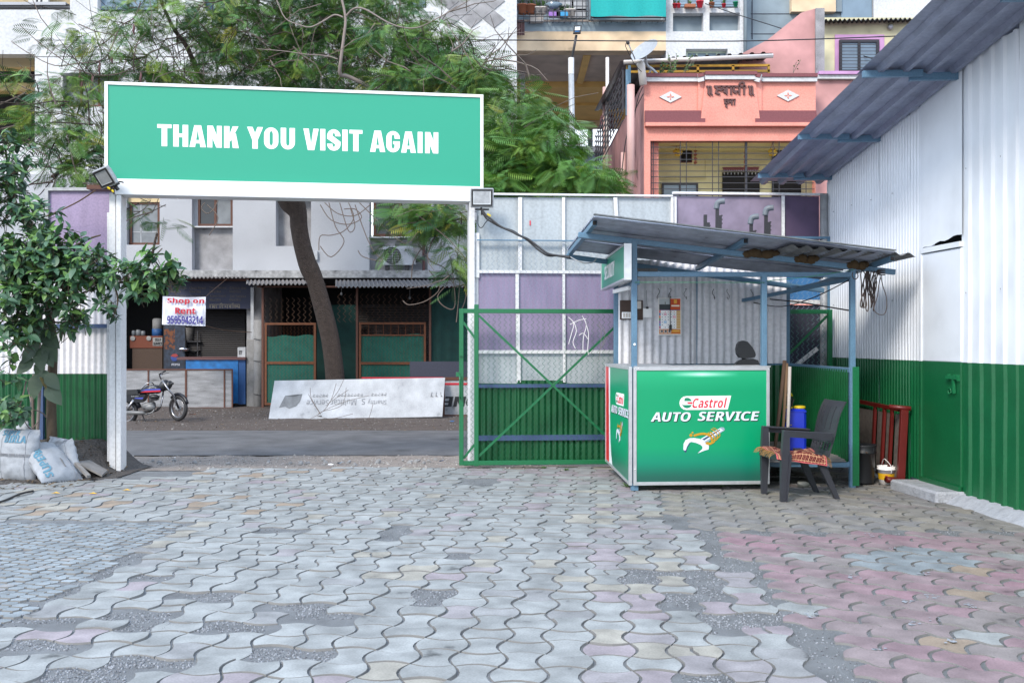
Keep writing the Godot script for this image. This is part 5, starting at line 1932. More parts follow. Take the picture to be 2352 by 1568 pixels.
# badge, two lines of words and the spanner wrapped in a coil of oil; xf is the panel's centre
func advert(panel: Node3D, xf: Transform3D, k: float) -> void:
	var on := func(x: float, y: float, z := 0.0) -> Transform3D:
		return xf * Transform3D(Basis(), Vector3(x * k, y * k, z))
	# x from 0.0 in the middle; the print's scale is 0.0046 m a unit in both directions
	var st := S()
	var shape := PackedVector2Array()
	for i in 9:
		var t := PI * 0.5 + PI * i / 8.0
		shape.append(Vector2(-0.165 + 0.0695 * cos(t), 0.0695 * sin(t)) * k)
	shape.append(Vector2(0.262, -0.0665) * k)
	shape.append(Vector2(0.297, 0.0725) * k)
	prism(st, shape, on.call(0.0, 0.232), 0.002)
	obj("badge", st, M.letter_white, panel)
	st = S()
	var disc := PackedVector2Array()
	for i in 24:
		disc.append(Vector2(cos(TAU * i / 24), sin(TAU * i / 24)) * 0.053 * k)
	prism(st, disc, on.call(-0.157, 0.233, 0.0022), 0.0012)
	obj("badge_disc", st, M.badge_green, panel)
	st = S()
	prism(st, PackedVector2Array([Vector2(-0.046, 0.050), Vector2(-0.024, 0.050), Vector2(-0.030, 0.018), Vector2(0.06, 0.018), Vector2(0.06, -0.020), Vector2(-0.040, -0.020), Vector2(-0.052, -0.006)].map(func(p): return p * k)), on.call(-0.157, 0.233, 0.0036), 0.001)
	obj("badge_bar", st, M.letter_white, panel)
	st = S()
	prism(st, PackedVector2Array([Vector2(-0.004, 0.009), Vector2(0.055, 0.009), Vector2(0.055, -0.010), Vector2(0.01, -0.010)].map(func(p): return p * k)), on.call(-0.157, 0.233, 0.0048), 0.0008)
	obj("badge_stripe", st, M.castrol_red, panel)
	st = S()
	letters(st, "Castrol", 0.345 * k, 0.102 * k, on.call(0.072, 0.233, 0.0024), 0.0012, true, 0.0, 0.20)
	obj("badge_lettering", st, M.castrol_red, panel)
	for layer in [[0.006, -0.0065, 0.0008, "ink_dark", 0.009], [0.0, 0.0, 0.0024, "ad_silver", 0.003]]:
		if not M.has("ad_silver"):
			mat("ad_silver", lin(0.66, 0.72, 0.80), 0.4)
		st = S()
		letters(st, "AUTO", 0.395 * k, 0.092 * k, on.call(-0.320 + layer[0], 0.094 + layer[1], layer[2]), 0.0012, true, layer[4] * k, 0.24)
		letters(st, "SERVICE", 0.617 * k, 0.092 * k, on.call(0.269 + layer[0], 0.098 + layer[1], layer[2]), 0.0012, true, layer[4] * k, 0.24)
		obj("lettering", st, M[layer[3]], panel)
	# spanner
	if not M.has("oil_gold"):
		mat("oil_gold", lin(0.50, 0.27, 0.012), 0.35)
		mat("spanner_dark", lin(0.03, 0.075, 0.14), 0.3)
		mat("spanner_mid", lin(0.28, 0.36, 0.45), 0.3)
	var poly := func(called: String, pts: Array, z: float, m: Material) -> void:
		var s2 := S()
		prism(s2, PackedVector2Array(pts.map(func(p): return Vector2(p[0] * 0.00074, p[1] * -0.00074) * k)), on.call(0.0, 0.0, z), 0.0007)
		obj(called, s2, m, panel)
	# drawn on a grid whose centre is the panel's
	var g := func(x: float, y: float) -> Array:
		return [x - 928.0, y - 640.0]
	poly.call("spanner_shade", [g.call(745, 870), g.call(765, 850), g.call(900, 880), g.call(925, 940), g.call(860, 1010), g.call(848, 1066), g.call(930, 1050), g.call(1000, 1000), g.call(1018, 940), g.call(1015, 900), g.call(940, 845), g.call(830, 815)], 0.0008, M.spanner_dark)
	poly.call("spanner_shade", [g.call(664, 960), g.call(690, 1005), g.call(706, 995), g.call(725, 930), g.call(760, 885), g.call(745, 850)], 0.0008, M.spanner_dark)
	poly.call("spanner_jaw", [g.call(664, 960), g.call(668, 880), g.call(695, 830), g.call(750, 805), g.call(820, 802), g.call(890, 815), g.call(960, 845), g.call(1005, 880), g.call(1020, 915), g.call(1015, 960), g.call(960, 975), g.call(862, 1012), g.call(930, 950), g.call(928, 920), g.call(900, 895), g.call(840, 870), g.call(775, 855), g.call(745, 870), g.call(715, 920), g.call(700, 965), g.call(684, 975)], 0.0018, M.ad_silver)
	poly.call("spanner_shaft", [g.call(905, 815), g.call(1180, 668), g.call(1225, 690), g.call(1235, 700), g.call(985, 872)], 0.0012, M.ad_silver)
	poly.call("spanner_shade", [g.call(925, 822), g.call(1165, 690), g.call(1178, 697), g.call(955, 836)], 0.0022, M.spanner_dark)
	poly.call("spanner_shade", [g.call(955, 856), g.call(1205, 706), g.call(1215, 712), g.call(985, 872)], 0.0022, M.spanner_mid)
	poly.call("spanner_tip", [g.call(1168, 668), g.call(1190, 657), g.call(1225, 662), g.call(1240, 682), g.call(1230, 712), g.call(1205, 690)], 0.0026, M.spanner_mid)
	for q in [[940, 752, 130, 34, 0.50, 0.0, 2.6, 30.0], [985, 800, 100, 60, 0.9, -1.9, 1.0, 26.0], [1010, 790, 105, 70, 0.72, -1.8, 1.25, 17.0], [1060, 760, 95, 62, 0.72, -2.2, 1.3, 13.0], [1100, 735, 85, 52, 0.72, -2.4, 1.4, 10.0]]:
		var s3 := S()
		var pl := []
		for i in 13:
			var t: float = lerpf(q[5], q[6], i / 12.0)
			var e := Vector2(cos(t) * q[2], sin(t) * q[3]).rotated(q[4] if q[0] > 950 else 0.0)
			if q[0] == 940:
				e = Vector2(lerpf(-125, 95, i / 12.0), 18 - 40 * sin(PI * 0.55 * i / 12.0) + 46 * pow(i / 12.0, 3.0))
			var v := Vector2(q[0] + e.x - 928.0, -(q[1] + e.y - 640.0)) * 0.00074 * k
			pl.append(v)
		ribbon(s3, pl, q[7] * 0.00074 * k, on.call(0.0, 0.0, 0.003), 0.0008)
		obj("oil_coil", s3, M.oil_gold, panel)
	var s4 := S()
	for q in [[770, 765, 22.0], [792, 730, 13.0]]:
		var dr := PackedVector2Array()
		for i in 12:
			dr.append(Vector2(q[0] - 928.0 + cos(TAU * i / 12) * q[2], 640.0 - q[1] + sin(TAU * i / 12) * q[2]) * 0.00074 * k)
		prism(s4, dr, on.call(0.0, 0.0, 0.0012), 0.0008)
	obj("oil_drop", s4, M.oil_gold, panel)

func build_booth_things() -> void:
	# the lit box sign on the booth's left side
	var a := at(1437, 598, 9.95)
	var e := at(1383, 637, 12.1)
	var z := (e - a).normalized()
	z.y = 0
	z = z.normalized()
	var n := Vector3.UP.cross(z).normalized()
	if n.x > 0:
		n = -n
	var len := Vector2(a.x - e.x, a.z - e.z).length()
	var mid := Vector3((a.x + e.x) / 2, 2.29, (a.z + e.z) / 2)
	var sb := Basis(-z, Vector3.UP, n)
	var s := thing("security_sign", "long green box sign reading SECURITY on the left side of the booth", "sign", mid)
	var st := S()
	box(st, mid - n * 0.03, Vector3(len, 0.36, 0.06), sb)
	obj("sign_box", st, M.aluminium, s)
	st = S()
	box(st, mid + n * 0.002, Vector3(len - 0.05, 0.315, 0.008), sb)
	var pn := obj("sign_panel", st, M.sign_green, s)
	for q in [[0, 0.17, len, 0.022], [0, -0.17, len, 0.022]]:
		st = S()
		box(st, mid + Vector3(0, q[1], 0) + n * 0.006, Vector3(q[2], q[3], 0.016), sb)
		obj("sign_frame", st, M.aluminium, s)
	for k in [-1, 1]:
		st = S()
		box(st, mid + z * (k * (len * 0.5 - 0.011)) + n * 0.006, Vector3(0.022, 0.317, 0.016), sb)
		obj("sign_frame", st, M.aluminium, s)
	st = S()
	letters(st, "SECURITY", 0.95, 0.155, Transform3D(sb, mid + z * 0.25 + n * 0.0065), 0.002, true, 0.010)
	obj("lettering", st, M.letter_white, pn)
	# calendar on the back wall
	var cx := Transform3D(yard, bp(0.695, 1.79, 1.40))
	var cal := thing("calendar", "colourful paper wall calendar hanging on the booth's white back wall", "calendar", cx.origin)
	var im := Image.create(106, 170, false, Image.FORMAT_RGB8)
	im.fill(Color(0.90, 0.89, 0.87))
	im.fill_rect(Rect2i(4, 4, 52, 50), Color(0.72, 0.74, 0.75))
	im.fill_rect(Rect2i(4, 30, 52, 24), Color(0.22, 0.24, 0.26))
	im.fill_rect(Rect2i(30, 18, 4, 14), Color(0.45, 0.45, 0.44))
	im.fill_rect(Rect2i(56, 4, 46, 50), Color(0.80, 0.30, 0.12))
	im.fill_rect(Rect2i(72, 8, 14, 18), Color(0.92, 0.68, 0.25))
	im.fill_rect(Rect2i(60, 33, 38, 7), Color(0.97, 0.93, 0.85))
	im.fill_rect(Rect2i(4, 54, 98, 3), Color(0.35, 0.13, 0.36))
	var row_tint := [Color(0.85, 0.2, 0.2), Color(0.15, 0.25, 0.6), Color(0.9, 0.4, 0.1), Color(0.1, 0.5, 0.25), Color(0.5, 0.2, 0.6), Color(0.1, 0.5, 0.7), Color(0.7, 0.2, 0.4)]
	for r in 7:
		im.fill_rect(Rect2i(4, 58 + r * 12, 6, 11), row_tint[r])
		for q in 5:
			im.fill_rect(Rect2i(11 + q * 14, 58 + r * 12, 13, 11), Color(0.97, 0.97, 0.97))
			if (q + r) % 6 != 0:
				im.fill_rect(Rect2i(16 + q * 14, 62 + r * 12, 3, 4), Color(0.75, 0.15, 0.15) if r == 0 else Color(0.15, 0.16, 0.3))
		im.fill_rect(Rect2i(84, 58 + r * 12, 18, 11), Color(0.82, 0.66, 0.42))
	im.fill_rect(Rect2i(25, 70, 13, 11), Color(0.92, 0.72, 0.78))
	im.fill_rect(Rect2i(67, 82, 13, 11), Color(0.92, 0.72, 0.78))
	im.fill_rect(Rect2i(25, 106, 13, 11), Color(0.70, 0.82, 0.92))
	im.fill_rect(Rect2i(4, 144, 98, 22), Color(0.80, 0.45, 0.12))
	for q in 3:
		im.fill_rect(Rect2i(8 + q * 18, 147, 15, 15), Color(0.78, 0.76, 0.74))
		im.fill_rect(Rect2i(12 + q * 18, 149, 8, 9), Color(0.2, 0.17, 0.16))
	im.fill_rect(Rect2i(64, 148, 34, 8), Color(0.93, 0.7, 0.3))
	st = S()
	var hw := 0.134
	var hh := 0.213
	quad_uv(st, cx * Vector3(-hw, hh, 0.006), cx * Vector3(hw, hh, 0.006), cx * Vector3(hw, -hh, 0.012), cx * Vector3(-hw, -hh, 0.012))
	obj("page", st, print_mat("calendar_print", im, 0.6), cal)
	st = S()
	box(st, cx * Vector3(-0.003, -0.004, 0.0), Vector3(0.268, 0.43, 0.006), yard)
	obj("backing", st, M.letter_white, cal)
	st = S()
	tube(st, [cx * Vector3(-0.002, 0.27, 0.02), cx * Vector3(0.0, 0.1, 0.022), cx * Vector3(0.002, -0.10, 0.024)], 0.004, 5)
	box(st, cx * Vector3(0.003, -0.13, 0.025), Vector3(0.03, 0.06, 0.015), yard, 0.004)
	tag(obj("hanging_tag", st, M.black_plastic), "black cord with a small tag hanging in front of the calendar", "cord")
	# switch board and paper pad
	var sw := thing("switch_board", "brown board with a white row of electrical switches in the booth's left corner", "switchboard", bp(0.22, 1.85, 1.39))
	st = S()
	box(st, bp(0.24, 1.86, 1.37), Vector3(0.27, 0.225, 0.02), yard, 0.003)
	obj("board", st, mat("brown_ply", lin(0.075, 0.045, 0.035), 0.7, 0, "fine", 2.0), sw)
	st = S()
	box(st, bp(0.21, 1.80, 1.345), Vector3(0.165, 0.075, 0.035), yard, 0.004)
	obj("switch_plate", st, M.letter_white, sw)
	for k in 5:
		st = S()
		box(st, bp(0.146 + k * 0.032, 1.80, 1.325), Vector3(0.018, 0.044, 0.008), yard, 0.002)
		obj("switch", st, M.pot_white, sw)
	st = S()
	box(st, bp(0.30, 1.92, 1.35), Vector3(0.10, 0.09, 0.03), yard, 0.004)
	obj("junction_box", st, M.pot_white, sw)
	var pad := thing("paper_pad", "pad of blank paper held by a black clip on the booth's back wall", "paper", bp(0.43, 1.84, 1.39))
	st = S()
	box(st, bp(0.425, 1.83, 1.37), Vector3(0.105, 0.105, 0.01), yard)
	obj("paper", st, M.letter_white, pad)
	st = S()
	box(st, bp(0.425, 1.887, 1.365), Vector3(0.03, 0.025, 0.02), yard, 0.004)
	tube(st, [bp(0.425, 1.90, 1.37), bp(0.42, 2.0, 1.38), bp(0.42, 2.09, 1.38)], 0.002, 4)
	obj("clip", st, M.black_plastic, pad)
	# wire hooks along the top rail
	var places := ["left of the calendar", "above the calendar", "right of the calendar", "right of the middle back post", "third from the right of the hooks", "rightmost of the hooks on the back rail"]
	var hx := [0.56, 0.70, 0.89, 1.24, 1.42, 1.72]
	for k in 6:
		st = S(true)
		var t := bp(hx[k], 2.11, 1.41 + hx[k] * 0.15 - 0.09)
		var hk := [t]
		for i in 8:
			hk.append(t + Vector3(0.016 * sin(i * 0.9 + k), -0.02 * i + (0.05 if i > 6 else 0.0), 0.012))
		tube(st, hk, 0.0035, 4)
		tag(obj("wire_hook", st, M.dark_metal), "bent wire hook on the booth's back rail, " + places[k], "hook", "wire hooks in the booth")
	st = S()
	bar(st, bp(0.02, 2.06, 0.35), bp(-0.0, 2.06, 1.15), 0.03, 0.04)
	tag(obj("tube_light", st, M.letter_white), "white tube light fitting under the booth's left side", "lamp")
	st = S(true)
	tube(st, [bp(0.0, 2.095, -0.035), bp(0.7, 2.098, -0.035), bp(1.34, 2.10, -0.035)], 0.0035, 4)
	tube(st, [bp(1.36, 2.115, -0.035), bp(1.8, 2.16, -0.04), bp(2.27, 2.235, -0.04)], 0.0035, 4)
	tag(obj("washing_line", st, mat("line_green", lin(0.10, 0.35, 0.20), 0.6)), "thin green cord strung across the front of the booth", "cord")
	st = S(true)
	tube(st, spline([bp(2.24, 2.13, 0.02), bp(2.1, 1.98, 0.6), bp(1.95, 1.90, 1.2), bp(1.75, 1.96, 1.6)]), 0.006, 5)
	tag(obj("hanging_wire", st, M.black_rubber), "black wire sagging across the right side of the booth", "wire")
	st = S(true)
	tube(st, spline([bp(2.24, 1.82, 0.02), bp(2.22, 1.88, 0.6), bp(2.15, 1.95, 1.2), bp(1.95, 2.0, 1.6)]), 0.008, 5)
	tag(obj("hanging_wire", st, M.black_rubber), "lower black wire ending at the front right post of the booth", "wire")
	# mains cable from the gateway lamp
	for k in 2:
		st = S(true)
		var q := [[1105, 478], [1116, 494], [1128, 503], [1150, 520], [1176, 532], [1193, 541], [1213, 549], [1236, 566], [1258, 582], [1281, 587], [1311, 592]]
		var pts := []
		for i in q.size():
			pts.append(at(q[i][0], q[i][1] + (5.0 * sin(i * 1.1) + 2.0) * k, lerpf(12.05, 11.15, i / 10.0) + 0.02 * k))
		tube(st, spline(pts, 4), 0.013 - 0.002 * k, 7)
		tag(obj("mains_cable", st, M.black_rubber), ["thick black cable from the right floodlight to the booth roof, upper of two", "thinner black cable twisted below the thick one by the booth roof"][k], "cable", "cables to the booth")
	st = S(true)
	tube(st, spline([at(1311, 590, 11.1), at(1325, 598, 11.0), at(1345, 604, 11.0), at(1362, 602, 11.0), at(1370, 594, 11.0)]), 0.007, 5)
	tag(obj("grey_wire", st, M.galvanised), "grey wire looping under the booth's left roof edge", "wire")
	st = S(true)
	tube(st, spline([at(1098, 495, 12.2), at(1098, 515, 12.2), at(1106, 523, 12.2), at(1116, 510, 12.2), at(1125, 500, 12.2)]), 0.005, 4)
	tag(obj("thin_wire", st, M.black_rubber), "thin black wire drooping in a loop beside the right gateway post", "wire")
	st = S()
	bar(st, at(1119, 491, 12.0), at(1127, 496, 12.0), 0.025, 0.02)
	tag(obj("yellow_tape", st, M.yellow_plastic), "bit of yellow tape on the cables under the right floodlight", "tape")
	# rolled sacking and ropes on the right end of the front beam
	var cl: Material = mat("old_cloth", lin(0.10, 0.06, 0.025), 0.95, 0, "grit", 6.0)
	for q in [[[1.30, 0.012], "short brown rag stuffed under the roof above the booth's middle post", 0.16], [[1.78, 0.015], "brown rag wedged under the roof left of the hanging ropes", 0.11], [[2.32, 0.0], "brown rag tied to the beam above the knotted rope bundle", 0.10]]:
		st = S(true)
		var x: float = q[0][0]
		for i in 5:
			ball(st, bp(x + (i - 2) * q[2] * 0.4, roof_y(x, 0) - 0.07 + 0.012 * sin(i * 2.0), -0.02 + 0.012 * cos(i * 3.0)), Vector3(q[2] * 0.5, 0.04 + 0.008 * (i % 2), 0.04), 8)
		tag(obj("rag", st, cl), q[1], "rag", "rags under the booth roof")
	var rope_m: Material = mat("rope", lin(0.10, 0.075, 0.07), 0.9, 0, "grit", 20.0)
	var rope := thing("rope_bundle", "knotted brown rope bundle hanging from the booth's front right corner", "rope", bp(2.42, 2.1, 0))
	for i in 9:
		st = S(true)
		var pts := []
		var top := bp(2.36 + 0.016 * i, 2.22, -0.05)
		var l := rr(0.25, 0.42)
		for k in 11:
			var t := TAU * k / 10.0
			pts.append(top + Vector3(0.02 * sin(t + i) + rr(-0.012, 0.012), -l * 0.5 * (1 - cos(t)), rr(-0.02, 0.02)))
		tube(st, spline(pts, 2), 0.006, 5)
		obj("strand", st, rope_m, rope)
	st = S(true)
	tube(st, spline([at(1984, 672, 10.1), at(1978, 690, 10.1), at(1977, 703, 10.1), at(1984, 706, 10.1), at(1991, 702, 10.1), at(1989, 686, 10.1), at(1984, 676, 10.1)]), 0.006, 5)
	obj("strand", st, rope_m, rope)
	st = S(true)
	tube(st, spline([at(2026, 630, 10.2), at(2020, 650, 10.2), at(2016, 680, 10.2), at(2008, 708, 10.2), at(2016, 720, 10.2), at(2030, 722, 10.2), at(2037, 708, 10.2), at(2036, 680, 10.2), at(2028, 655, 10.2), at(2024, 632, 10.2)]), 0.005, 5)
	tube(st, range(16).map(func(i): return at(2024 + 9 * cos(i * 1.3), 618 + i * 0.9, 10.2) + Vector3(0, 0, 0.04 * sin(i * 1.3))), 0.006, 5)
	tag(obj("rope_loop", st, rope_m), "speckled rope tied round the beam end with one long open loop below", "rope")
	st = S(true)
	tube(st, spline([at(1960, 625, 10.1), at(1958, 632, 10.1), at(1963, 641, 10.1), at(1971, 636, 10.1), at(1970, 624, 10.1)]), 0.005, 5)
	tag(obj("rope_coil", st, rope_m), "small dark rope coil beside the booth's front right post top", "rope")
	# four iron uprights behind the booth
	var names := ["short notched iron upright leftmost behind the booth roof", "tall iron upright with a grey pipe elbow left of the pair", "lower iron upright with a pipe elbow cap on the right", "tallest right iron upright with a pipe elbow cap behind the booth"]
	var ups := [[1620.5, 493, 0], [1648, 470, 1], [1726, 505, 1], [1760, 485, 1]]
	for i in 4:
		var q: Array = ups[i]
		var D := 12.0
		var u := thing("iron_upright", names[i], "upright", at(q[0], 1075, D), 0.0, "iron uprights behind the booth")
		st = S()
		bar(st, at(q[0] - 4, 1075, D), at(q[0], q[1], D), 0.038, 0.03)
		obj("bar", st, M.dark_metal, u)
		st = S()
		bar(st, at(q[0] + 2, 1075, D), at(q[0] + 6, q[1] + (18 if i == 0 else 25), D), 0.04, 0.035)
		obj("bar", st, M.dark_metal, u)
		if q[2]:
			st = S(true)
			var t := at(q[0], q[1], D)
			tube(st, spline([t + Vector3(-0.01, -0.05, 0), t + Vector3(0, 0.01, 0), t + Vector3(0.03, 0.035, 0.01), t + Vector3(0.085, 0.04, 0.02)]), 0.034, 10)
			obj("elbow", st, mat("grey_pvc", lin(0.12, 0.14, 0.16), 0.5) if not M.has("grey_pvc") else M.grey_pvc, u)
		for k in 3:
			st = S()
			bar(st, at(q[0] + 8, q[1] + 25 + k * 9, D), at(q[0] + 12, q[1] + 25 + k * 9, D), 0.015)
			obj("bolt", st, M.dark_metal, u)
	# the guard's chair behind the counter
	var oc := thing("office_chair", "black office chair with a separate headrest behind the counter", "chair", bp(1.16, 0.2, 0.75))
	var cz := func(q: Array) -> Array:
		return q.map(func(e): return [(2380.0 + e[0] / 2.138) / 1.7415, (1060.0 + e[1] / 2.138) / 1.7415])
	st = S()
	flat_poly(st, cz.call([[1208, 720], [1215, 680], [1232, 655], [1265, 645], [1300, 655], [1340, 700], [1362, 740], [1370, 768], [1362, 786], [1330, 795], [1280, 798], [1235, 790], [1213, 762]]), 10.95, 0.09)
	obj("headrest", st, M.black_plastic, oc)
	st = S()
	flat_poly(st, cz.call([[1182, 880], [1195, 848], [1215, 826], [1250, 808], [1300, 800], [1350, 800], [1388, 814], [1400, 840], [1404, 900], [1400, 1200], [1190, 1200]]), 10.95, 0.09)
	obj("backrest", st, M.black_plastic, oc)
	st = S()
	bar(st, at(1708, 840, 10.97), at(1708, 815, 10.97), 0.04, 0.02)
	obj("bracket", st, M.black_plastic, oc)
	st = S()
	box(st, bp(1.14, 0.5, 0.55), Vector3(0.5, 0.1, 0.45), yard, 0.03)
	obj("seat", st, M.black_plastic, oc)
	st = S(true)
	tube(st, [bp(1.14, 0.05, 0.55), bp(1.14, 0.45, 0.55)], 0.03, 8)
	obj("column", st, M.dark_metal, oc)
	# the low bench: sheets of old ply on the booth's foot rail
	var bn := thing("bench_board", "stack of warped grey plywood sheets laid as a low bench in the booth", "board", bp(1.85, 0.26, 0.6))
	for k in 4:
		st = S()
		box(st, bp(1.80 + 0.02 * k, 0.267 + 0.012 * k, 0.85 + 0.03 * k), Vector3(0.86 - 0.02 * k, 0.009, 1.66 - 0.1 * k), yard.rotated(Vector3.UP, 0.02 * (k % 3 - 1)) * Basis(Vector3.RIGHT, 0.004 * k))
		obj("sheet", st, M.plywood, bn)
	# sprayer
	var sx := at(1826, 1020, 10.9)
	sx.y = 0.31
	var sp := thing("sprayer", "blue plastic knapsack sprayer with yellow caps standing on the bench", "sprayer", sx)
	var sbz := Basis(Vector3.UP, -0.25)
	st = S()
	box(st, sx + Vector3(0, 0.235, 0), Vector3(0.235, 0.46, 0.15), sbz, 0.022)
	box(st, sx + Vector3(0, 0.435, 0), Vector3(0.245, 0.03, 0.16), sbz, 0.01)
	obj("tank", st, M.sprayer_blue, sp)
	st = S(true)
	lathe(st, [Vector2(0, 0), Vector2(0.066, 0), Vector2(0.066, 0.022), Vector2(0.05, 0.03), Vector2(0, 0.03)], Transform3D(Basis(), sx + Vector3(0.05, 0.465, 0)), 16)
	obj("cap", st, M.yellow_plastic, sp)
	st = S(true)
	lathe(st, [Vector2(0, 0), Vector2(0.042, 0), Vector2(0.042, 0.02), Vector2(0.036, 0.025), Vector2(0, 0.025)], Transform3D(Basis(), sx + Vector3(-0.07, 0.465, 0.02)), 12)
	lathe(st, [Vector2(0, 0), Vector2(0.035, 0), Vector2(0.025, 0.03), Vector2(0, 0.04)], Transform3D(Basis(), sx + Vector3(-0.06, 0.60, 0.02)), 12)
	box(st, sx + Vector3(-0.108, 0.54, 0.02), Vector3(0.014, 0.15, 0.03), sbz)
	obj("pump_cap", st, M.yellow_plastic, sp)
	st = S(true)
	tube(st, [sx + Vector3(-0.062, 0.48, 0.02), sx + Vector3(-0.06, 0.61, 0.02)], 0.032, 10)
	obj("pump", st, M.black_plastic, sp)
	st = S(true)
	tube(st, spline([sx + Vector3(-0.02, 0.57, 0.05), sx + Vector3(-0.09, 0.44, 0.1), sx + Vector3(-0.14, 0.28, 0.09), sx + Vector3(-0.17, 0.1, 0.08)]), 0.007, 6)
	obj("hose", st, M.black_rubber, sp)
	st = S()
	letters(st, "POWER", 0.06, 0.012, Transform3D(sbz, sx + sbz * Vector3(-0.06, 0.29, 0.0755)), 0.001)
	obj("lettering", st, M.yellow_plastic, sp)
	for q in [[[1803, 828, 1786, 985], 0.022, "bamboo", "thick brown bamboo pole leaning in the booth, left of two poles"], [[1808, 834, 1799, 990], 0.017, "wood", "thin pale wooden stick leaning beside the bamboo pole"], [[1814, 842, 1811, 960], 0.02, "pvc", "white plastic pipe standing behind the blue sprayer"]]:
		st = S(true)
		tube(st, [at(q[0][0], q[0][1], 10.75), at((q[0][0] + q[0][2]) / 2.0 + 0.6, (q[0][1] + q[0][3]) / 2.0, 10.72), at(q[0][2], q[0][3], 10.7), at(q[0][2] * 2 - q[0][0] + (q[0][0] - q[0][2]) * 0.45, q[0][3] + 80, 10.66)], [q[1], q[1] * 0.95, q[1] * 0.9, q[1] * 0.85], 8)
		tag(obj("pole", st, M[q[2]]), q[3], "pole")
	st = S(true)
	var bt := at(1845, 1113, 10.35)
	tube(st, [bt + Vector3(-0.05, 0, -0.02), bt + Vector3(0.03, 0, 0.0), bt + Vector3(0.045, 0, 0.0), bt + Vector3(0.07, 0, 0.005)], [0.032, 0.034, 0.03, 0.014], 10)
	tag(obj("bottle", st, mat("dull_plastic", lin(0.20, 0.20, 0.17), 0.4)), "dull plastic bottle lying in the dark under the booth bench", "bottle")

# ---------- things on the street and on the houses
func one(called: String, st, m: Material, label: String, category: String, group := "") -> Node3D:
	return tag(obj(called, st, m), label, category, group)

func flat_poly(st: SurfaceTool, pts: Array, d: float, thick: float) -> void:
	# an outline given as directions, standing at distance d
	var o := PackedVector2Array()
	for p in pts:
		var w := at(p[0], p[1], d)
		o.append(Vector2(w.x, w.y))
	prism(st, o, Transform3D(Basis(), Vector3(0, 0, -d - thick * 0.5)), thick)

func pot_plant(label: String, u: float, v: float, d: float, r: float, h: float, m: Material, leafy: float, square := false) -> void:
	var base := at(u, v, d)
	var o := thing("potted_plant", label, "plant", base, 0.0, "balcony pots")
	var st := S(not square)
	if square:
		box(st, base + Vector3(0, h / 2, 0), Vector3(r * 2, h, r), Basis(), 0.01)
	else:
		lathe(st, [Vector2(0, 0), Vector2(r * 0.7, 0), Vector2(r, h * 0.85), Vector2(r * 1.08, h * 0.85), Vector2(r * 1.08, h), Vector2(r * 0.9, h), Vector2(0, h * 0.9)], Transform3D(Basis(), base), 12)
	obj("pot", st, m, o)
	if leafy > 0.0:
		st = S()
		for i in 34:
			var t := rr(0, TAU)
			var e := Vector3(cos(t) * rr(0.2, 1.0), rr(0.5, 1.5), sin(t) * rr(0.2, 1.0)) * leafy * rr(0.6, 1.0)
			var a := base + Vector3(0, h * 0.9, 0) + e * 0.3
			var b := base + Vector3(0, h * 0.9, 0) + e
			var s := e.cross(Vector3.UP).normalized() * leafy * 0.09
			quad(st, a, (a + b) / 2 + s, b, (a + b) / 2 - s, Vector3(0, 0.3, 1))
		obj("leaves", st, M.plant_leaf, o)

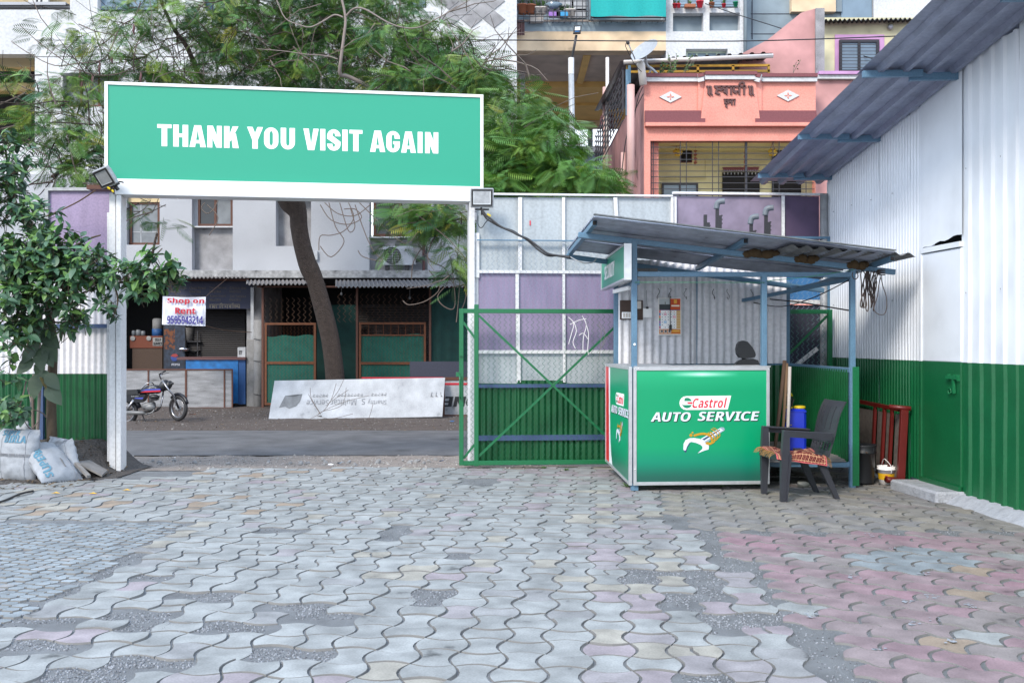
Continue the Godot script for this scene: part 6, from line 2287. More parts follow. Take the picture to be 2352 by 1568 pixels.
func build_street_things() -> void:
	var D := 25.5
	# shop-front goods
	var bc := thing("blue_counter", "bright blue shop counter with a maroon top behind the motorcycle", "counter", at(486, 930, D - 0.3))
	part_slab("front", M.blue_counter, bc, D - 0.3, [426, 826, 546, 926], 0.05)
	part_slab("side", mat("blue_shade", lin(0.012, 0.07, 0.22), 0.6), bc, D - 0.28, [546, 826, 563, 928], 0.6)  # the front's blue darkened, so the side's shade sits in the colour
	part_slab("top", M.maroon_dark, bc, D - 0.35, [405, 820, 563, 826], 0.7)
	var lb := thing("leaning_board", "long white ribbed board in a brown frame standing before the blue counter", "board", at(400, 940, D - 0.6))
	for q in [[240, 338], [341, 424], [428, 513], [516, 531]]:
		part_slab("panel", M.board_grey, lb, D - 0.62, [q[0], 849, q[1], 936], 0.02)
	for q in [[240, 847, 534, 850], [240, 935, 534, 939], [338, 850, 341, 935], [424, 850, 428, 935], [513, 850, 516, 935], [531, 850, 534, 935]]:
		part_slab("frame_bar", M.brown_steel, lb, D - 0.64, q, 0.03)
	var wb := thing("white_carton", "white carton standing on the right end of the blue counter", "carton", at(554, 820, D - 0.1))
	part_slab("carton", M.board_white, wb, D - 0.1, [545, 797, 563, 820], 0.25)
	part_slab("print", M.ink_dark, wb, D - 0.11, [548, 805, 555, 807], 0.01, 0.005)
	part_slab("print", M.ink_dark, wb, D - 0.11, [549, 807, 550, 814], 0.01, 0.005)
	part_slab("print", M.ink_dark, wb, D - 0.11, [552.5, 807, 553.5, 814], 0.01, 0.005)
	var sc := thing("serving_counter", "brown wooden serving counter with an orange band and SELF SERVICE notice in the left shop", "counter", at(340, 850, D + 0.8))
	part_slab("front", mat("dim_wood", lin(0.07, 0.043, 0.030), 0.8, 0, "fine", 1.0), sc, D + 0.8, [303, 800, 372, 850], 0.3)  # wood colour darkened to stand for the deep shade inside the shop
	part_slab("orange_band", mat("orange_board", lin(0.13, 0.03, 0.012), 0.7), sc, D + 0.8, [298, 771, 373, 799], 0.3, 0.02)  # orange dimmed in its colour for the shop's shade as well
	part_slab("notice", mat("dim_white", lin(0.25, 0.25, 0.25), 0.8), sc, D + 0.77, [350, 775, 372, 794], 0.02)  # white dimmed in its colour for the same shop shade
	var st := S()
	letters(st, "SELF", 0.15, 0.07, Transform3D(Basis(), at(362, 780, D + 0.765)), 0.006)
	letters(st, "SERVICE", 0.22, 0.07, Transform3D(Basis(), at(361, 789, D + 0.765)), 0.006)
	obj("lettering", st, M.ink_dark, sc)
	st = S(true)
	for u in [304.0, 341.0]:
		ball(st, at(u, 777, D + 0.76), Vector3(0.07, 0.065, 0.01), 12)
	obj("sticker", st, M.dim_white, sc)
	for q in [["glass_jar", 306, 770, 0.05, 0.13, "glass jar leftmost on the orange band of the serving counter"], ["glass_jar", 317, 770, 0.07, 0.15, "glass jar second from left on the serving counter"], ["glass_jar", 328, 770, 0.06, 0.12, "short glass jar nearest the water jar on the serving counter"]]:
		st = S(true)
		lathe(st, [Vector2(0, 0), Vector2(q[3], 0), Vector2(q[3], q[4] * 0.8), Vector2(q[3] * 0.7, q[4]), Vector2(0, q[4])], Transform3D(Basis(), at(q[1], q[2], D + 0.9)), 10)
		one(q[0], st, M.glass_grey, q[5], "jar", "jars on the serving counter")
	var wj := thing("water_jar", "white water jar with a dark blue base on the serving counter", "jar", at(360, 771, D + 0.95))
	st = S(true)
	lathe(st, [Vector2(0, 0.18), Vector2(0.13, 0.18), Vector2(0.13, 0.42), Vector2(0.09, 0.46), Vector2(0, 0.46)], Transform3D(Basis(), at(361, 771, D + 0.95)), 12)
	obj("jar", st, M.dim_white, wj)
	st = S(true)
	lathe(st, [Vector2(0, 0), Vector2(0.14, 0), Vector2(0.14, 0.18), Vector2(0, 0.18)], Transform3D(Basis(), at(361, 771, D + 0.95)), 12)
	obj("base", st, M.blue_shade, wj)
	# drinks cooler with its printed front
	var im := Image.create(50, 100, false, Image.FORMAT_RGB8)
	for y in 100:
		for x in 50:
			var n: float = T.wob.get_noise_2d(x * 5.0, y * 5.0)
			var c := Color(0.05, 0.08, 0.14).lerp(Color(0.16, 0.22, 0.30), 0.5 + n * 0.8)
			if y > 20 and y < 60 and x < 26 and n > -0.15:
				c = Color(0.34, 0.12, 0.06).lerp(Color(0.42, 0.25, 0.08), n + 0.4)
			im.set_pixel(x, y, c)
	var ck := thing("drinks_cooler", "tall drinks cooler with a printed blue front beside the serving counter", "cooler", at(398, 850, D + 0.5))
	part_slab("body", M.dark_inside, ck, D + 0.55, [374, 730, 426, 850], 0.5)
	st = S()
	quad_uv(st, at(376, 730, D + 0.54), at(424, 730, D + 0.54), at(424, 850, D + 0.54), at(376, 850, D + 0.54))
	obj("printed_front", st, print_mat("cooler_print", im, 0.6), ck)
	st = S()
	letters(st, "PEPSI", 0.22, 0.06, Transform3D(Basis(), at(403, 837, D + 0.53)), 0.005, true, 0.008)
	obj("lettering", st, mat("cooler_ink", lin(0.32, 0.34, 0.40), 0.7), ck)
	st = S(true)
	ball(st, at(400, 821, D + 0.53), Vector3(0.10, 0.095, 0.004), 16)
	obj("round_badge", st, mat("cooler_blue", lin(0.02, 0.05, 0.22), 0.6), ck)
	st = S()
	flat_poly(st, [[391, 818], [396, 813], [404, 812], [409, 817], [402, 820]], D + 0.52, 0.004)
	obj("badge_arc", st, mat("cooler_red", lin(0.26, 0.03, 0.03), 0.6), ck)
	st = S(true)
	lathe(st, [Vector2(0, 0), Vector2(0.125, 0), Vector2(0.155, 0.34), Vector2(0, 0.34)], Transform3D(Basis(), at(431, 782, D + 0.7)), 14)
	one("printed_bin", st, mat("bin_print", lin(0.22, 0.21, 0.20), 0.7, 0, "cell", 3.0), "speckled white bin on a dark shelf behind the blue counter", "bin")
	var shf := thing("shelf_rack", "dark shelf rack with a shiny steel bowl behind the blue counter", "rack", at(425, 850, D + 0.6))
	st = S()
	slab(st, D + 0.6, [398, 783, 460, 785], 0.3)
	slab(st, D + 0.6, [398, 805, 455, 807], 0.3)
	for u in [400.0, 420.0, 452.0]:
		slab(st, D + 0.6, [u, 760, u + 2, 850], 0.03)
	obj("rack", st, M.dark_metal, shf)
	st = S(true)
	lathe(st, [Vector2(0, 0), Vector2(0.10, 0.02), Vector2(0.16, 0.10), Vector2(0.15, 0.10)], Transform3D(Basis(), at(423, 808, D + 0.4)), 14)
	obj("bowl", st, M.chrome, shf)
	# banner for rent
	var bn := thing("rent_banner", "white banner with red and blue lettering reading Shop on Rent over the shop front", "banner", at(422, 715, 23.4))
	st = S(true)
	var B := 23.4
	for i in 16:
		for j in 8:
			var p := []
			for e in [[0, 0], [1, 0], [1, 1], [0, 1]]:
				var f: float = (i + e[0]) / 16.0
				var g: float = (j + e[1]) / 8.0
				p.append(at(lerpf(373 - 1.5 * g, 472 - 1.0 * g, f), lerpf(680 + 1.5 * f, 745 + 4 * f, g) + 1.5 * sin(PI * f) * (1 - g), B + 0.02 * sin(f * 9.0 + g * 4.0) + 0.015 * sin(g * 11.0)))
			quad(st, p[0], p[1], p[2], p[3], Vector3(0, 0, 1))
	obj("sheet", st, mat("banner_white", lin(0.62, 0.66, 0.78), 0.7), bn)
	for q in [["Shop on", 426, 692, 0.86, 0.155, "ink_red", 0.006], ["Rent", 425, 713.5, 0.475, 0.145, "ink_red", 0.006], ["9595943214", 424.5, 734.5, 0.835, 0.185, "ink_navy", 0.004]]:
		st = S()
		letters(st, q[0], q[3], q[4], Transform3D(Basis(Vector3(0, 0, 1), -0.012), at(q[1], q[2], B - 0.06)), 0.004, true, q[6])
		obj("lettering", st, M[q[5]], bn)
	st = S()
	for q in [[380, 686, 466, 686.6], [380, 741, 466, 741.6], [380, 686.6, 380.6, 741], [465.4, 686.6, 466, 741]]:
		slab(st, B - 0.05, q, 0.003)
	obj("printed_border", st, M.print_grey, bn)
	st = S()
	tube(st, spline([at(471, 748, B), at(510, 757, B + 0.5), at(545, 761, B + 1.0), at(578, 763, B + 1.5)]), 0.008, 4)
	tube(st, spline([at(472, 681, B), at(490, 665, B + 0.6), at(520, 640, B + 1.2)]), 0.006, 4)
	obj("string", st, M.bamboo, bn)
	# air conditioner and meter box
	var ac := thing("air_conditioner", "white outdoor air conditioner unit on the shop building's ledge", "air conditioner", at(915, 612, D - 0.2))
	part_slab("casing", M.board_white, ac, D - 0.3, [879, 565, 948, 609], 0.3, 0, 0.015)
	st = S(true)
	lathe(st, [Vector2(0.0, 0.004), Vector2(0.195, 0.004), Vector2(0.20, 0.012), Vector2(0.215, 0.012), Vector2(0.215, 0)], Transform3D(Basis(Vector3.RIGHT, PI / 2), at(901, 587, D - 0.304)), 24)
	obj("fan_ring", st, M.dark_metal, ac)
	st = S()
	for k in 9:
		var y := -0.17 + 0.0425 * k
		var half := sqrt(maxf(0.0, 0.2 * 0.2 - y * y))
		bar(st, at(901, 587, D - 0.33) + Vector3(-half, y, 0), at(901, 587, D - 0.33) + Vector3(half, y, 0), 0.01)
	bar(st, at(901, 569, D - 0.335), at(901, 605, D - 0.335), 0.012)
	obj("fan_guard", st, M.galvanised, ac)
	part_slab("pipe_cover", M.board_white, ac, D - 0.25, [948, 588, 954, 607], 0.2, 0, 0.01)
	for k in 2:
		st = S(true)
		tube(st, spline([at(953, 597 + k * 4, D - 0.2), at(965, 594 + k * 4, D - 0.2), at(975, 586 + k * 4, D - 0.15), at(980, 570 + k * 4, D - 0.05)]), 0.022, 6)
		obj("hose", st, M.black_rubber, ac)
	st = S()
	slab(st, D - 0.2, [884, 609, 892, 620], 0.25)
	slab(st, D - 0.2, [930, 609, 938, 620], 0.25)
	obj("stand", st, M.dark_metal, ac)
	st = S()
	slab(st, D - 0.08, [721, 576, 729, 597], 0.08, 0, 0.008)
	one("meter_box", st, M.board_white, "small white meter box on the building wall beside the tree trunk", "box")
	# steel gates with green shade net
	for q in [[607, 725, 741, 930, 833, 772, "brown framed gate with green shade net left of the tree trunk"], [824, 978, 740, 930, 834, 770, "brown framed gate with green shade net and wire panes right of the tree trunk"]]:
		var G := D - 0.9
		var g := thing("net_gate", q[6], "gate", at((q[0] + q[1]) / 2.0, q[3], G), 0.0, "net gates of the shops")
		for r in [[q[0], q[2], q[1], q[2] + 5], [q[0], q[3] - 5, q[1], q[3]], [q[0] + 5, q[4] - 3, q[1] - 5, q[4] + 3]]:
			part_slab("rail", M.rust, g, G, r, 0.05)
		for r in [[q[0], q[2] + 5, q[0] + 5, q[3] - 5], [q[1] - 5, q[2] + 5, q[1], q[3] - 5]]:
			part_slab("stile", M.rust, g, G, r, 0.05)
		var s2 := S(true)
		for i in 10:
			var u0 := lerpf(q[0] + 5, q[1] - 5, i / 10.0)
			var u1 := lerpf(q[0] + 5, q[1] - 5, (i + 1) / 10.0)
			var t0: float = q[5] + 2.0 * sin(i * 1.3) - i * 0.25
			var t1: float = q[5] + 2.0 * sin((i + 1) * 1.3) - (i + 1) * 0.25
			quad(s2, at(u0, t0, G + 0.035), at(u1, t1, G + 0.035), at(u1, q[3] - 4, G + 0.03), at(u0, q[3] - 4, G + 0.03), Vector3(0, 0, 1))
		obj("shade_net", s2, M.net_green, g)
		s2 = S()
		var a := at(q[0] + 4, q[3] - 4, G)
		chain_link(s2, a, at(q[1] - 4, q[3] - 4, G) - a, at(0, q[2] + 5, G).y - a.y, 0.09, 0.002)
		stuff(obj("wire_mesh", s2, M.rust, g))
		if q[0] > 800:
			part_slab("rail", M.rust, g, G, [q[0] + 5, 768, q[1] - 5, 771], 0.05)
			for k in 8:
				part_slab("pane_bar", M.rust, g, G, [846.0 + k * 17, 745, 847.0 + k * 17, 768], 0.03)
	var G2 := D - 0.75
	var cm := thing("hanging_mesh", "rusty chain link mesh hanging ragged across the dark shop front", "mesh", at(790, 700, G2))
	for q in [[598, 725, 742, 678], [768, 985, 740, 672]]:
		var s2 := S()
		var a := at(q[0], q[2], G2)
		chain_link(s2, a, at(q[1], q[2], G2) - a, at(0, q[3], G2).y - a.y, 0.14, 0.0045)
		stuff(obj("wire_mesh", s2, M.bamboo, cm))
	st = S(true)
	for i in 12:
		var u0 := 990.0 + i * 8.0
		quad(st, at(u0, 662, D - 0.8 + 0.04 * sin(i * 2.1)), at(u0 + 8, 662, D - 0.8 + 0.04 * sin((i + 1) * 2.1)), at(u0 + 8, 872, D - 0.85 + 0.05 * sin((i + 1) * 2.1)), at(u0, 872, D - 0.85 + 0.05 * sin(i * 2.1)), Vector3(0, 0, 1))
	one("net_curtain", st, M.net_dark, "dark green shade net curtain closing the rightmost shop bay", "curtain")
	st = S(true)
	for i in 5:
		var u0 := 727.0 + i * 19.0
		quad(st, at(u0, 700, D + 0.2), at(u0 + 19, 700, D + 0.2), at(u0 + 19, 930, D + 0.2), at(u0, 930, D + 0.2), Vector3(0, 0, 1))
	one("net_curtain", st, M.net_dark, "dark green net behind the tree trunk between two brown gates", "curtain")
	for q in [[941, 603, 664, "bare bulb hanging under the tin awning near the right gate"], [784, 0, 655, "bare bulb hanging under the awning right of the tree trunk"]]:
		st = S(true)
		var p := at(q[0], q[2] + 20, D - 0.8)
		ball(st, p, Vector3(0.03, 0.045, 0.03), 8)
		tube(st, [p + Vector3(0, 0.04, 0), p + Vector3(0, 0.28, 0)], 0.008, 4)
		one("bulb", st, M.glass_grey, q[3], "bulb", "bulbs under the awnings")
	# boards dumped on the far verge
	var g0 := at(630, 874, 21.6)
	var g1 := at(1022, 867, 21.7)
	var g2 := at(1015.5, 956.5, 21.15)
	var g3 := at(616, 964.5, 21.05)
	var ds := thing("discarded_sign", "large white discarded shop sign lying upside down against the far verge", "sign", (g2 + g3) / 2)
	var dn := (g1 - g0).cross(g3 - g0).normalized()
	if dn.z < 0:
		dn = -dn
	st = S()
	for q in [[g0, g1, g2, g3, dn]]:
		quad(st, g0, g1, g2, g3, dn)
		quad(st, g0 - dn * 0.06, g1 - dn * 0.06, g2 - dn * 0.06, g3 - dn * 0.06, -dn)
		quad(st, g0, g1, g1 - dn * 0.06, g0 - dn * 0.06, Vector3.UP)
		quad(st, g1, g2, g2 - dn * 0.06, g1 - dn * 0.06, Vector3.RIGHT)
		quad(st, g2, g3, g3 - dn * 0.06, g2 - dn * 0.06, Vector3.DOWN)
		quad(st, g3, g0, g0 - dn * 0.06, g3 - dn * 0.06, Vector3.LEFT)
	obj("board", st, M.board_white, ds)
	var face := func(f: float, g: float) -> Vector3:
		return g0.lerp(g1, f).lerp(g3.lerp(g2, f), g) + dn * 0.004
	var sx: Vector3 = (g1 - g0).normalized()
	var upside := Basis(-sx, dn.cross(-sx), dn)
	var ghost: Material = mat("ghost_ink", lin(0.19, 0.20, 0.22), 0.9)
	st = S()
	for q in [["Service", 0.27, 0.13, 0.60], ["Multicar", 0.42, 0.15, 0.60], ["s", 0.535, 0.02, 0.585], ["Sharthy", 0.615, 0.11, 0.60]]:
		letters(st, q[0], q[2] * 3.6, 0.15, Transform3D(upside, face.call(q[1] + 0.0, q[3])), 0.003, false)
	obj("ghost_lettering", st, ghost, ds)
	st = S()
	for q in [[0.235, 0.33], [0.38, 0.545], [0.575, 0.685]]:
		var n := int((q[1] - q[0]) / 0.019)
		for k in n:
			var f: float = q[0] + k * 0.019
			bar(st, face.call(f, 0.43), face.call(f + 0.014, 0.44), 0.006, 0.02, dn)
			bar(st, face.call(f + 0.005, 0.38 + 0.02 * (k % 3)), face.call(f + 0.008, 0.44), 0.006, 0.02, dn)
			bar(st, face.call(f + 0.008, 0.38), face.call(f + 0.014, 0.40 + 0.02 * (k % 2)), 0.006, 0.02, dn)
	for k in 3:
		bar(st, face.call(0.925 + k * 0.03, 0.47), face.call(0.94 + k * 0.027, 0.50), 0.006, 0.03, dn)
		bar(st, face.call(0.93 + k * 0.025, 0.38), face.call(0.925 + k * 0.03, 0.5), 0.006, 0.03, dn)
	obj("ghost_script", st, ghost, ds)
	st = S()
	var em := [[0.075, 0.40], [0.11, 0.43], [0.14, 0.42], [0.175, 0.36], [0.167, 0.55], [0.15, 0.66], [0.11, 0.73], [0.085, 0.67], [0.05, 0.70]]
	for k in range(1, em.size() - 1):
		var a: Vector3 = face.call(em[0][0], em[0][1])
		tri(st, a + dn * 0.002, face.call(em[k][0], em[k][1]) + dn * 0.002, face.call(em[k + 1][0], em[k + 1][1]) + dn * 0.002, dn)
	obj("ghost_emblem", st, mat("ghost_emblem_grey", lin(0.33, 0.35, 0.37), 0.9, 0, "grit", 3.0, "stain", 1.0), ds)
	st = S()
	bar(st, face.call(0.285, 0.93), face.call(0.305, 0.93), 0.02, 0.006, dn)
	obj("slot", st, M.ink_dark, ds)
	var d2 := thing("discarded_sign", "smaller discarded sign with red band and black letters propped at the gate's left edge", "sign", at(1050, 957, 21.9))
	part_slab("panel", M.board_white, d2, 21.9, [1021, 872, 1110, 953], 0.03)
	part_slab("red_band", M.ink_red, d2, 21.9, [1021, 879, 1110, 884], 0.03, 0.006)
	for r in [[1018, 866, 1114, 873], [1018, 952, 1114, 958], [1018, 873, 1021.5, 952], [1110, 873, 1114, 952]]:
		part_slab("frame_bar", M.brown_steel, d2, 21.9, r, 0.06, 0.02)
	st = S()
	letters(st, "ONE", 0.72, 0.22, Transform3D(Basis(Vector3(0, 0, 1), PI), at(1059, 922, 21.9)), 0.006, true, 0.03, 0.2)
	obj("lettering", st, M.ink_dark, d2)
	st = S()
	slab(st, 22.2, [830, 866, 1018, 869], 0.05)
	one("red_edged_board", st, M.ink_red, "thin red edged board behind the large discarded sign", "board")
	st = S()
	slab(st, 22.6, [941, 830, 1090, 880], 0.03)
	one("slate_panel", st, M.slate, "dark slate coloured panel leaning behind the discarded signs", "panel")
	# street lamp
	var lp := thing("street_lamp", "galvanised street lamp pole with a small square lamp on a bent arm", "street lamp", at(1318, 980, 17.5))
	var LD := 17.5
	st = S(true)
	tube(st, [at(1319, 990, LD), at(1316, 440, LD), at(1312, 168, LD)], [0.056, 0.053, 0.049], 12)
	obj("pole", st, M.galvanised, lp)
	st = S(true)
	tube(st, [at(1312, 170, LD), at(1312, 133, LD)], 0.051, 12, false)
	obj("pole_top", st, M.white_paint, lp)
	st = S(true)
	tube(st, [at(1312, 168, LD), at(1312, 142, LD), at(1317, 118, LD - 0.05), at(1324, 80, LD - 0.15)], 0.022, 8)
	obj("arm", st, M.dark_metal, lp)
	st = S()
	flat_poly(st, [[1318, 60], [1336, 59], [1334, 77], [1316.5, 77.5]], LD - 0.2, 0.06)
	var lh := obj("lamp_head", st, M.black_plastic, lp)
	st = S()
	flat_poly(st, [[1321, 61.5], [1333, 61], [1332.5, 69], [1320.5, 69.5]], LD - 0.235, 0.008)
	obj("lens", st, M.lens_glass, lh)
	st = S()
	flat_poly(st, [[1321, 71], [1331, 70.7], [1330.8, 72.5], [1320.8, 72.8]], LD - 0.235, 0.008)
	obj("maker_strip", st, M.blue_counter, lh)
	# satellite dish on the pink house
	var dc := at(1481, 116, 21.7)
	var sd := thing("satellite_dish", "grey satellite dish on a bent pipe mount over the pink house roof", "satellite dish", dc)
	var dz := Vector3(-0.56, 0.63, 0.54).normalized()
	var dx := Vector3(0.69, 0.72, 0).normalized()
	dx = (dx - dz * dx.dot(dz)).normalized()
	var db := Basis(dx, dz, dx.cross(dz))
	st = S(true)
	var prof := []
	for i in 8:
		var r := 0.33 * i / 7.0
		prof.append(Vector2(r, r * r * 0.55 - 0.03))
	lathe(st, prof, Transform3D(db, dc), 24)
	obj("dish", st, M.galvanised, sd)
	st = S(true)
	tube(st, [at(1459, 136, 21.4), at(1444, 101, 21.2)], 0.014, 6)
	obj("feed_arm", st, M.galvanised, sd)
	st = S(true)
	tube(st, [at(1444, 101, 21.2), at(1441, 95, 21.2)], 0.035, 8)
	obj("receiver", st, M.dark_metal, sd)
	st = S(true)
	tube(st, spline([dc - dz * 0.04, at(1483, 135, 21.8), at(1487, 150, 21.9), at(1500, 160, 21.9), at(1515, 176, 21.95)]), 0.03, 8)
	tube(st, [at(1497, 157, 21.9), at(1488, 176, 21.95)], 0.022, 6)
	obj("mount", st, M.galvanised, sd)
	st = S(true)
	tube(st, spline([at(1441, 97, 21.2), at(1437, 105, 21.2), at(1446, 125, 21.4), at(1460, 150, 21.6), at(1480, 170, 21.8)]), 0.008, 4)
	obj("cable", st, M.black_rubber, sd)
	st = S(true)
	tube(st, [at(1478, 195, 21.85), at(1473, 150, 21.8), at(1470, 143, 21.8)], 0.085, 10)
	one("roof_pipe", st, M.pvc, "thick cream pipe standing under the satellite dish on the parapet", "pipe")
	# weeds on the parapet
	for q in [[1545, 172, 38, 0.42, "tall leggy weed growing from the pink house parapet"], [1568, 173, 30, 0.36, "weed leaning right beside the tallest one on the parapet"], [1514, 173, 18, 0.22, "small bright green weed by the dish mount on the parapet"], [1532, 173, 20, 0.2, "short weed between two others on the pink parapet"], [1822, 168, 50, 0.3, "thin bare weed growing from the sloping pink wall"]]:
		var w := thing("weed", q[4], "plant", at(q[0], q[1], 21.95), 0.0, "weeds on the parapet")
		var b := at(q[0], q[1], 21.95)
		var st2 := S()
		var lf := S()
		for k in (4 if q[0] < 1800 else 2):
			var tip := b + Vector3(rr(-0.1, 0.2) + (0.15 if q[0] == 1568 or q[0] == 1822 else 0.0), q[3] * rr(0.7, 1.25), rr(-0.1, 0.1))
			tube(st2, [b, b.lerp(tip, 0.5) + rv(0.02), tip], 0.006, 4)
			for i in (14 if q[0] < 1800 else 5):
				var p := b.lerp(tip, rr(0.3, 1.0)) + rv(0.03)
				var e := rv(1.0).normalized() * 0.055
				var s := e.cross(rv(1.0)).normalized() * 0.018
				quad(lf, p, p + e * 0.5 + s, p + e, p + e * 0.5 - s, Vector3(0, 0, 1))
		obj("stem", st2, M.twig, w)
		obj("leaves", lf, M.plant_leaf, w)
	# hanging paper ornaments on the balcony
	for q in [[1557, 350, 22.9, "yellow paper lantern with maroon dots hanging left on the balcony"], [1775, 350, 22.6, "yellow paper lantern with maroon dots hanging right by the tin roof"]]:
		var o := thing("paper_lantern", q[3], "lantern", at(q[0], q[1], q[2]), 0.0, "balcony lanterns")
		st = S()
		var c := at(q[0], q[1], q[2])
		ball(st, c, Vector3(0.085, 0.085, 0.085), 8, Basis(Vector3(1, 1, 0).normalized(), 0.5))
		for k in 12:
			var dirv := Vector3(cos(k * 2.4), sin(k * 1.7) * 0.8, sin(k * 2.4)).normalized()
			ball(st, c + dirv * 0.06, Vector3(0.05, 0.05, 0.05), 6)
		obj("shade", st, mat("lantern_yellow", lin(0.72, 0.50, 0.06), 0.7) if not M.has("lantern_yellow") else M.lantern_yellow, o)
		st = S(true)
		for k in 6:
			ball(st, c + Vector3(0.06 * cos(k * 1.05 + 0.3), 0.055 * sin(k * 1.05 + 0.3), 0.10), Vector3(0.013, 0.013, 0.008), 6)
		obj("dot", st, M.maroon_dark, o)
		st = S()
		bar(st, c + Vector3(-0.045, 0.09, 0), c + Vector3(0, 0.22, 0), 0.008)
		bar(st, c + Vector3(0.045, 0.09, 0), c + Vector3(0, 0.22, 0), 0.008)
		obj("cord", st, M.ink_red, o)
	for q in [[1598, 345, 380, "curled paper streamer hanging right of the balcony vent"], [1713, 348, 390, "curled paper streamer hanging before the balcony doorway"]]:
		st = S()
		for k in 14:
			var v0 := lerpf(q[1], q[2], k / 14.0)
			var v1 := lerpf(q[1], q[2], (k + 1) / 14.0)
			var a0 := k * 0.85
			var a1 := (k + 1) * 0.85
			var p0 := at(q[0], v0, 22.9)
			var p1 := at(q[0], v1, 22.9)
			quad(st, p0 + Vector3(cos(a0), 0, sin(a0)) * 0.045, p0 - Vector3(cos(a0), 0, sin(a0)) * 0.045, p1 - Vector3(cos(a1), 0, sin(a1)) * 0.045, p1 + Vector3(cos(a1), 0, sin(a1)) * 0.045, Vector3(0, 0, 1))
		tube(st, [at(q[0], 326, 22.9), at(q[0], q[1], 22.9)], 0.003, 4)
		one("paper_streamer", st, mat("paper_red", lin(0.45, 0.18, 0.12), 0.7) if not M.has("paper_red") else M.paper_red, q[3], "streamer", "balcony streamers")
	# balcony pots and the shade cloth of the apartments
	var A := 31.85
	pot_plant("large terracotta pot leftmost on the caged balcony", 1200, 32, A, 0.19, 0.28, M.terracotta, 0.28)
	pot_plant("grey terracotta pot second from left on the caged balcony", 1219, 32, A, 0.18, 0.27, M.terracotta, 0.26)
	pot_plant("white pot standing left on the white crate of the caged balcony", 1234, 32, A, 0.13, 0.20, M.pot_white, 0.24)
	pot_plant("white pot standing right on the white crate of the caged balcony", 1247, 32, A, 0.13, 0.20, M.pot_white, 0.26)
	pot_plant("purple basket planter in the middle of the caged balcony", 1274, 39, A, 0.19, 0.17, mat("purple_plastic", lin(0.25, 0.12, 0.42), 0.5), 0.16, true)
	pot_plant("blue basket planter right of the purple one on the balcony", 1291, 39, A, 0.19, 0.17, mat("blue_plastic", lin(0.02, 0.25, 0.50), 0.5), 0.24, true)
	pot_plant("small white pot with dark base right of the blue planter", 1303, 38, A, 0.11, 0.22, M.pot_white, 0.16)
	pot_plant("small white pot with dark base rightmost on the caged balcony", 1314, 38, A, 0.12, 0.22, M.pot_white, 0.12)
	st = S()
	slab(st, A, [1217, 33, 1249, 50], 0.3, 0, 0.02)
	one("white_crate", st, M.pot_white, "white foam crate under two white pots on the caged balcony", "crate")
	st = S(true)
	lathe(st, [Vector2(0, 0), Vector2(0.12, 0.02), Vector2(0.28, 0.16), Vector2(0.27, 0.16)], Transform3D(Basis(), at(1272, 22, A)), 14)
	one("blue_basin", st, M.glass_blue, "blue patterned basin hung on the caged balcony above the planters", "basin")
	pot_plant("small red pot leftmost on the white balcony sill", 1550, 18, A, 0.07, 0.13, M.ink_red, 0.1)
	pot_plant("small pink pot second on the white balcony sill", 1559, 18, A, 0.07, 0.13, M.castrol_red, 0.12)
	pot_plant("long terracotta trough on the white balcony sill", 1585, 18, A, 0.17, 0.11, M.terracotta, 0.14, true)
	pot_plant("large crimson pot at the right of the left sill", 1608, 17, A, 0.115, 0.2, M.castrol_red, 0.1)
	pot_plant("two tone terracotta pot leftmost on the right sill", 1635, 17, A, 0.09, 0.15, M.terracotta, 0.16)
	pot_plant("small red and white pot on the right sill", 1663, 17, A, 0.07, 0.11, M.ink_red, 0.15)
	pot_plant("green bottle shaped planter rightmost on the right sill", 1690, 16, A, 0.08, 0.16, M.badge_green, 0.0)
	st = S(true)
	for i in 16:
		for j in 4:
			var p := []
			for e in [[0, 0], [1, 0], [1, 1], [0, 1]]:
				var f: float = (i + e[0]) / 16.0
				var g: float = (j + e[1]) / 4.0
				p.append(at(lerpf(1357, 1530, f), lerpf(-60, 37 + 1.5 * sin(f * 14.0), g), 31.6 + 0.05 * sin(f * 20.0) * g + 0.02 * sin(f * 47.0)))
			quad(st, p[0], p[1], p[2], p[3], Vector3(0, 0, 1))
	one("shade_cloth", st, M.teal_cloth, "teal shade cloth hung over the right caged balcony", "cloth")
	# washing on the white building and overhead wires
	st = S(true)
	for i in 6:
		quad(st, at(466 + i * 4.5, -20, 25.2 + 0.06 * (i % 2)), at(470.5 + i * 4.5, -20, 25.2 + 0.06 * ((i + 1) % 2)), at(475 + i * 3.2, 25 + 2 * (i % 3), 25.2 + 0.06 * ((i + 1) % 2)), at(472 + i * 3.2, 25 + 2 * (i % 3), 25.2 + 0.06 * (i % 2)), Vector3(0, 0, 1))
	one("washing", st, M.blue_shade, "dark blue cloth hung over the building's upper left rail", "cloth")
	for q in [[[560, 88, 21], [1187, 92, 20], [1480, 94, 20], [1764, 93, 20], [2180, 78, 20], "straight overhead wire crossing the peach beam and yellow house"], [[1620, 8, 28], [1700, 35, 27], [1795, 65, 26], [1990, 130, 24], [2200, 190, 22], "overhead wire slanting down in front of the blue grey building"]]:
		st = S()
		var pts := []
		for k in 5:
			pts.append(at(q[k][0], q[k][1], q[k][2]))
		tube(st, spline(pts, 4), 0.012, 4)
		one("overhead_wire", st, M.black_rubber, q[5], "wire", "overhead wires")
	st = S()
	tube(st, spline([at(95, 500, 11.9), at(140, 482, 11.8), at(180, 462, 11.7), at(218, 437, 11.5)]), 0.009, 5)
	one("stay_wire", st, M.bamboo, "thin brown wire slanting across the purple panel to the left floodlight", "wire")

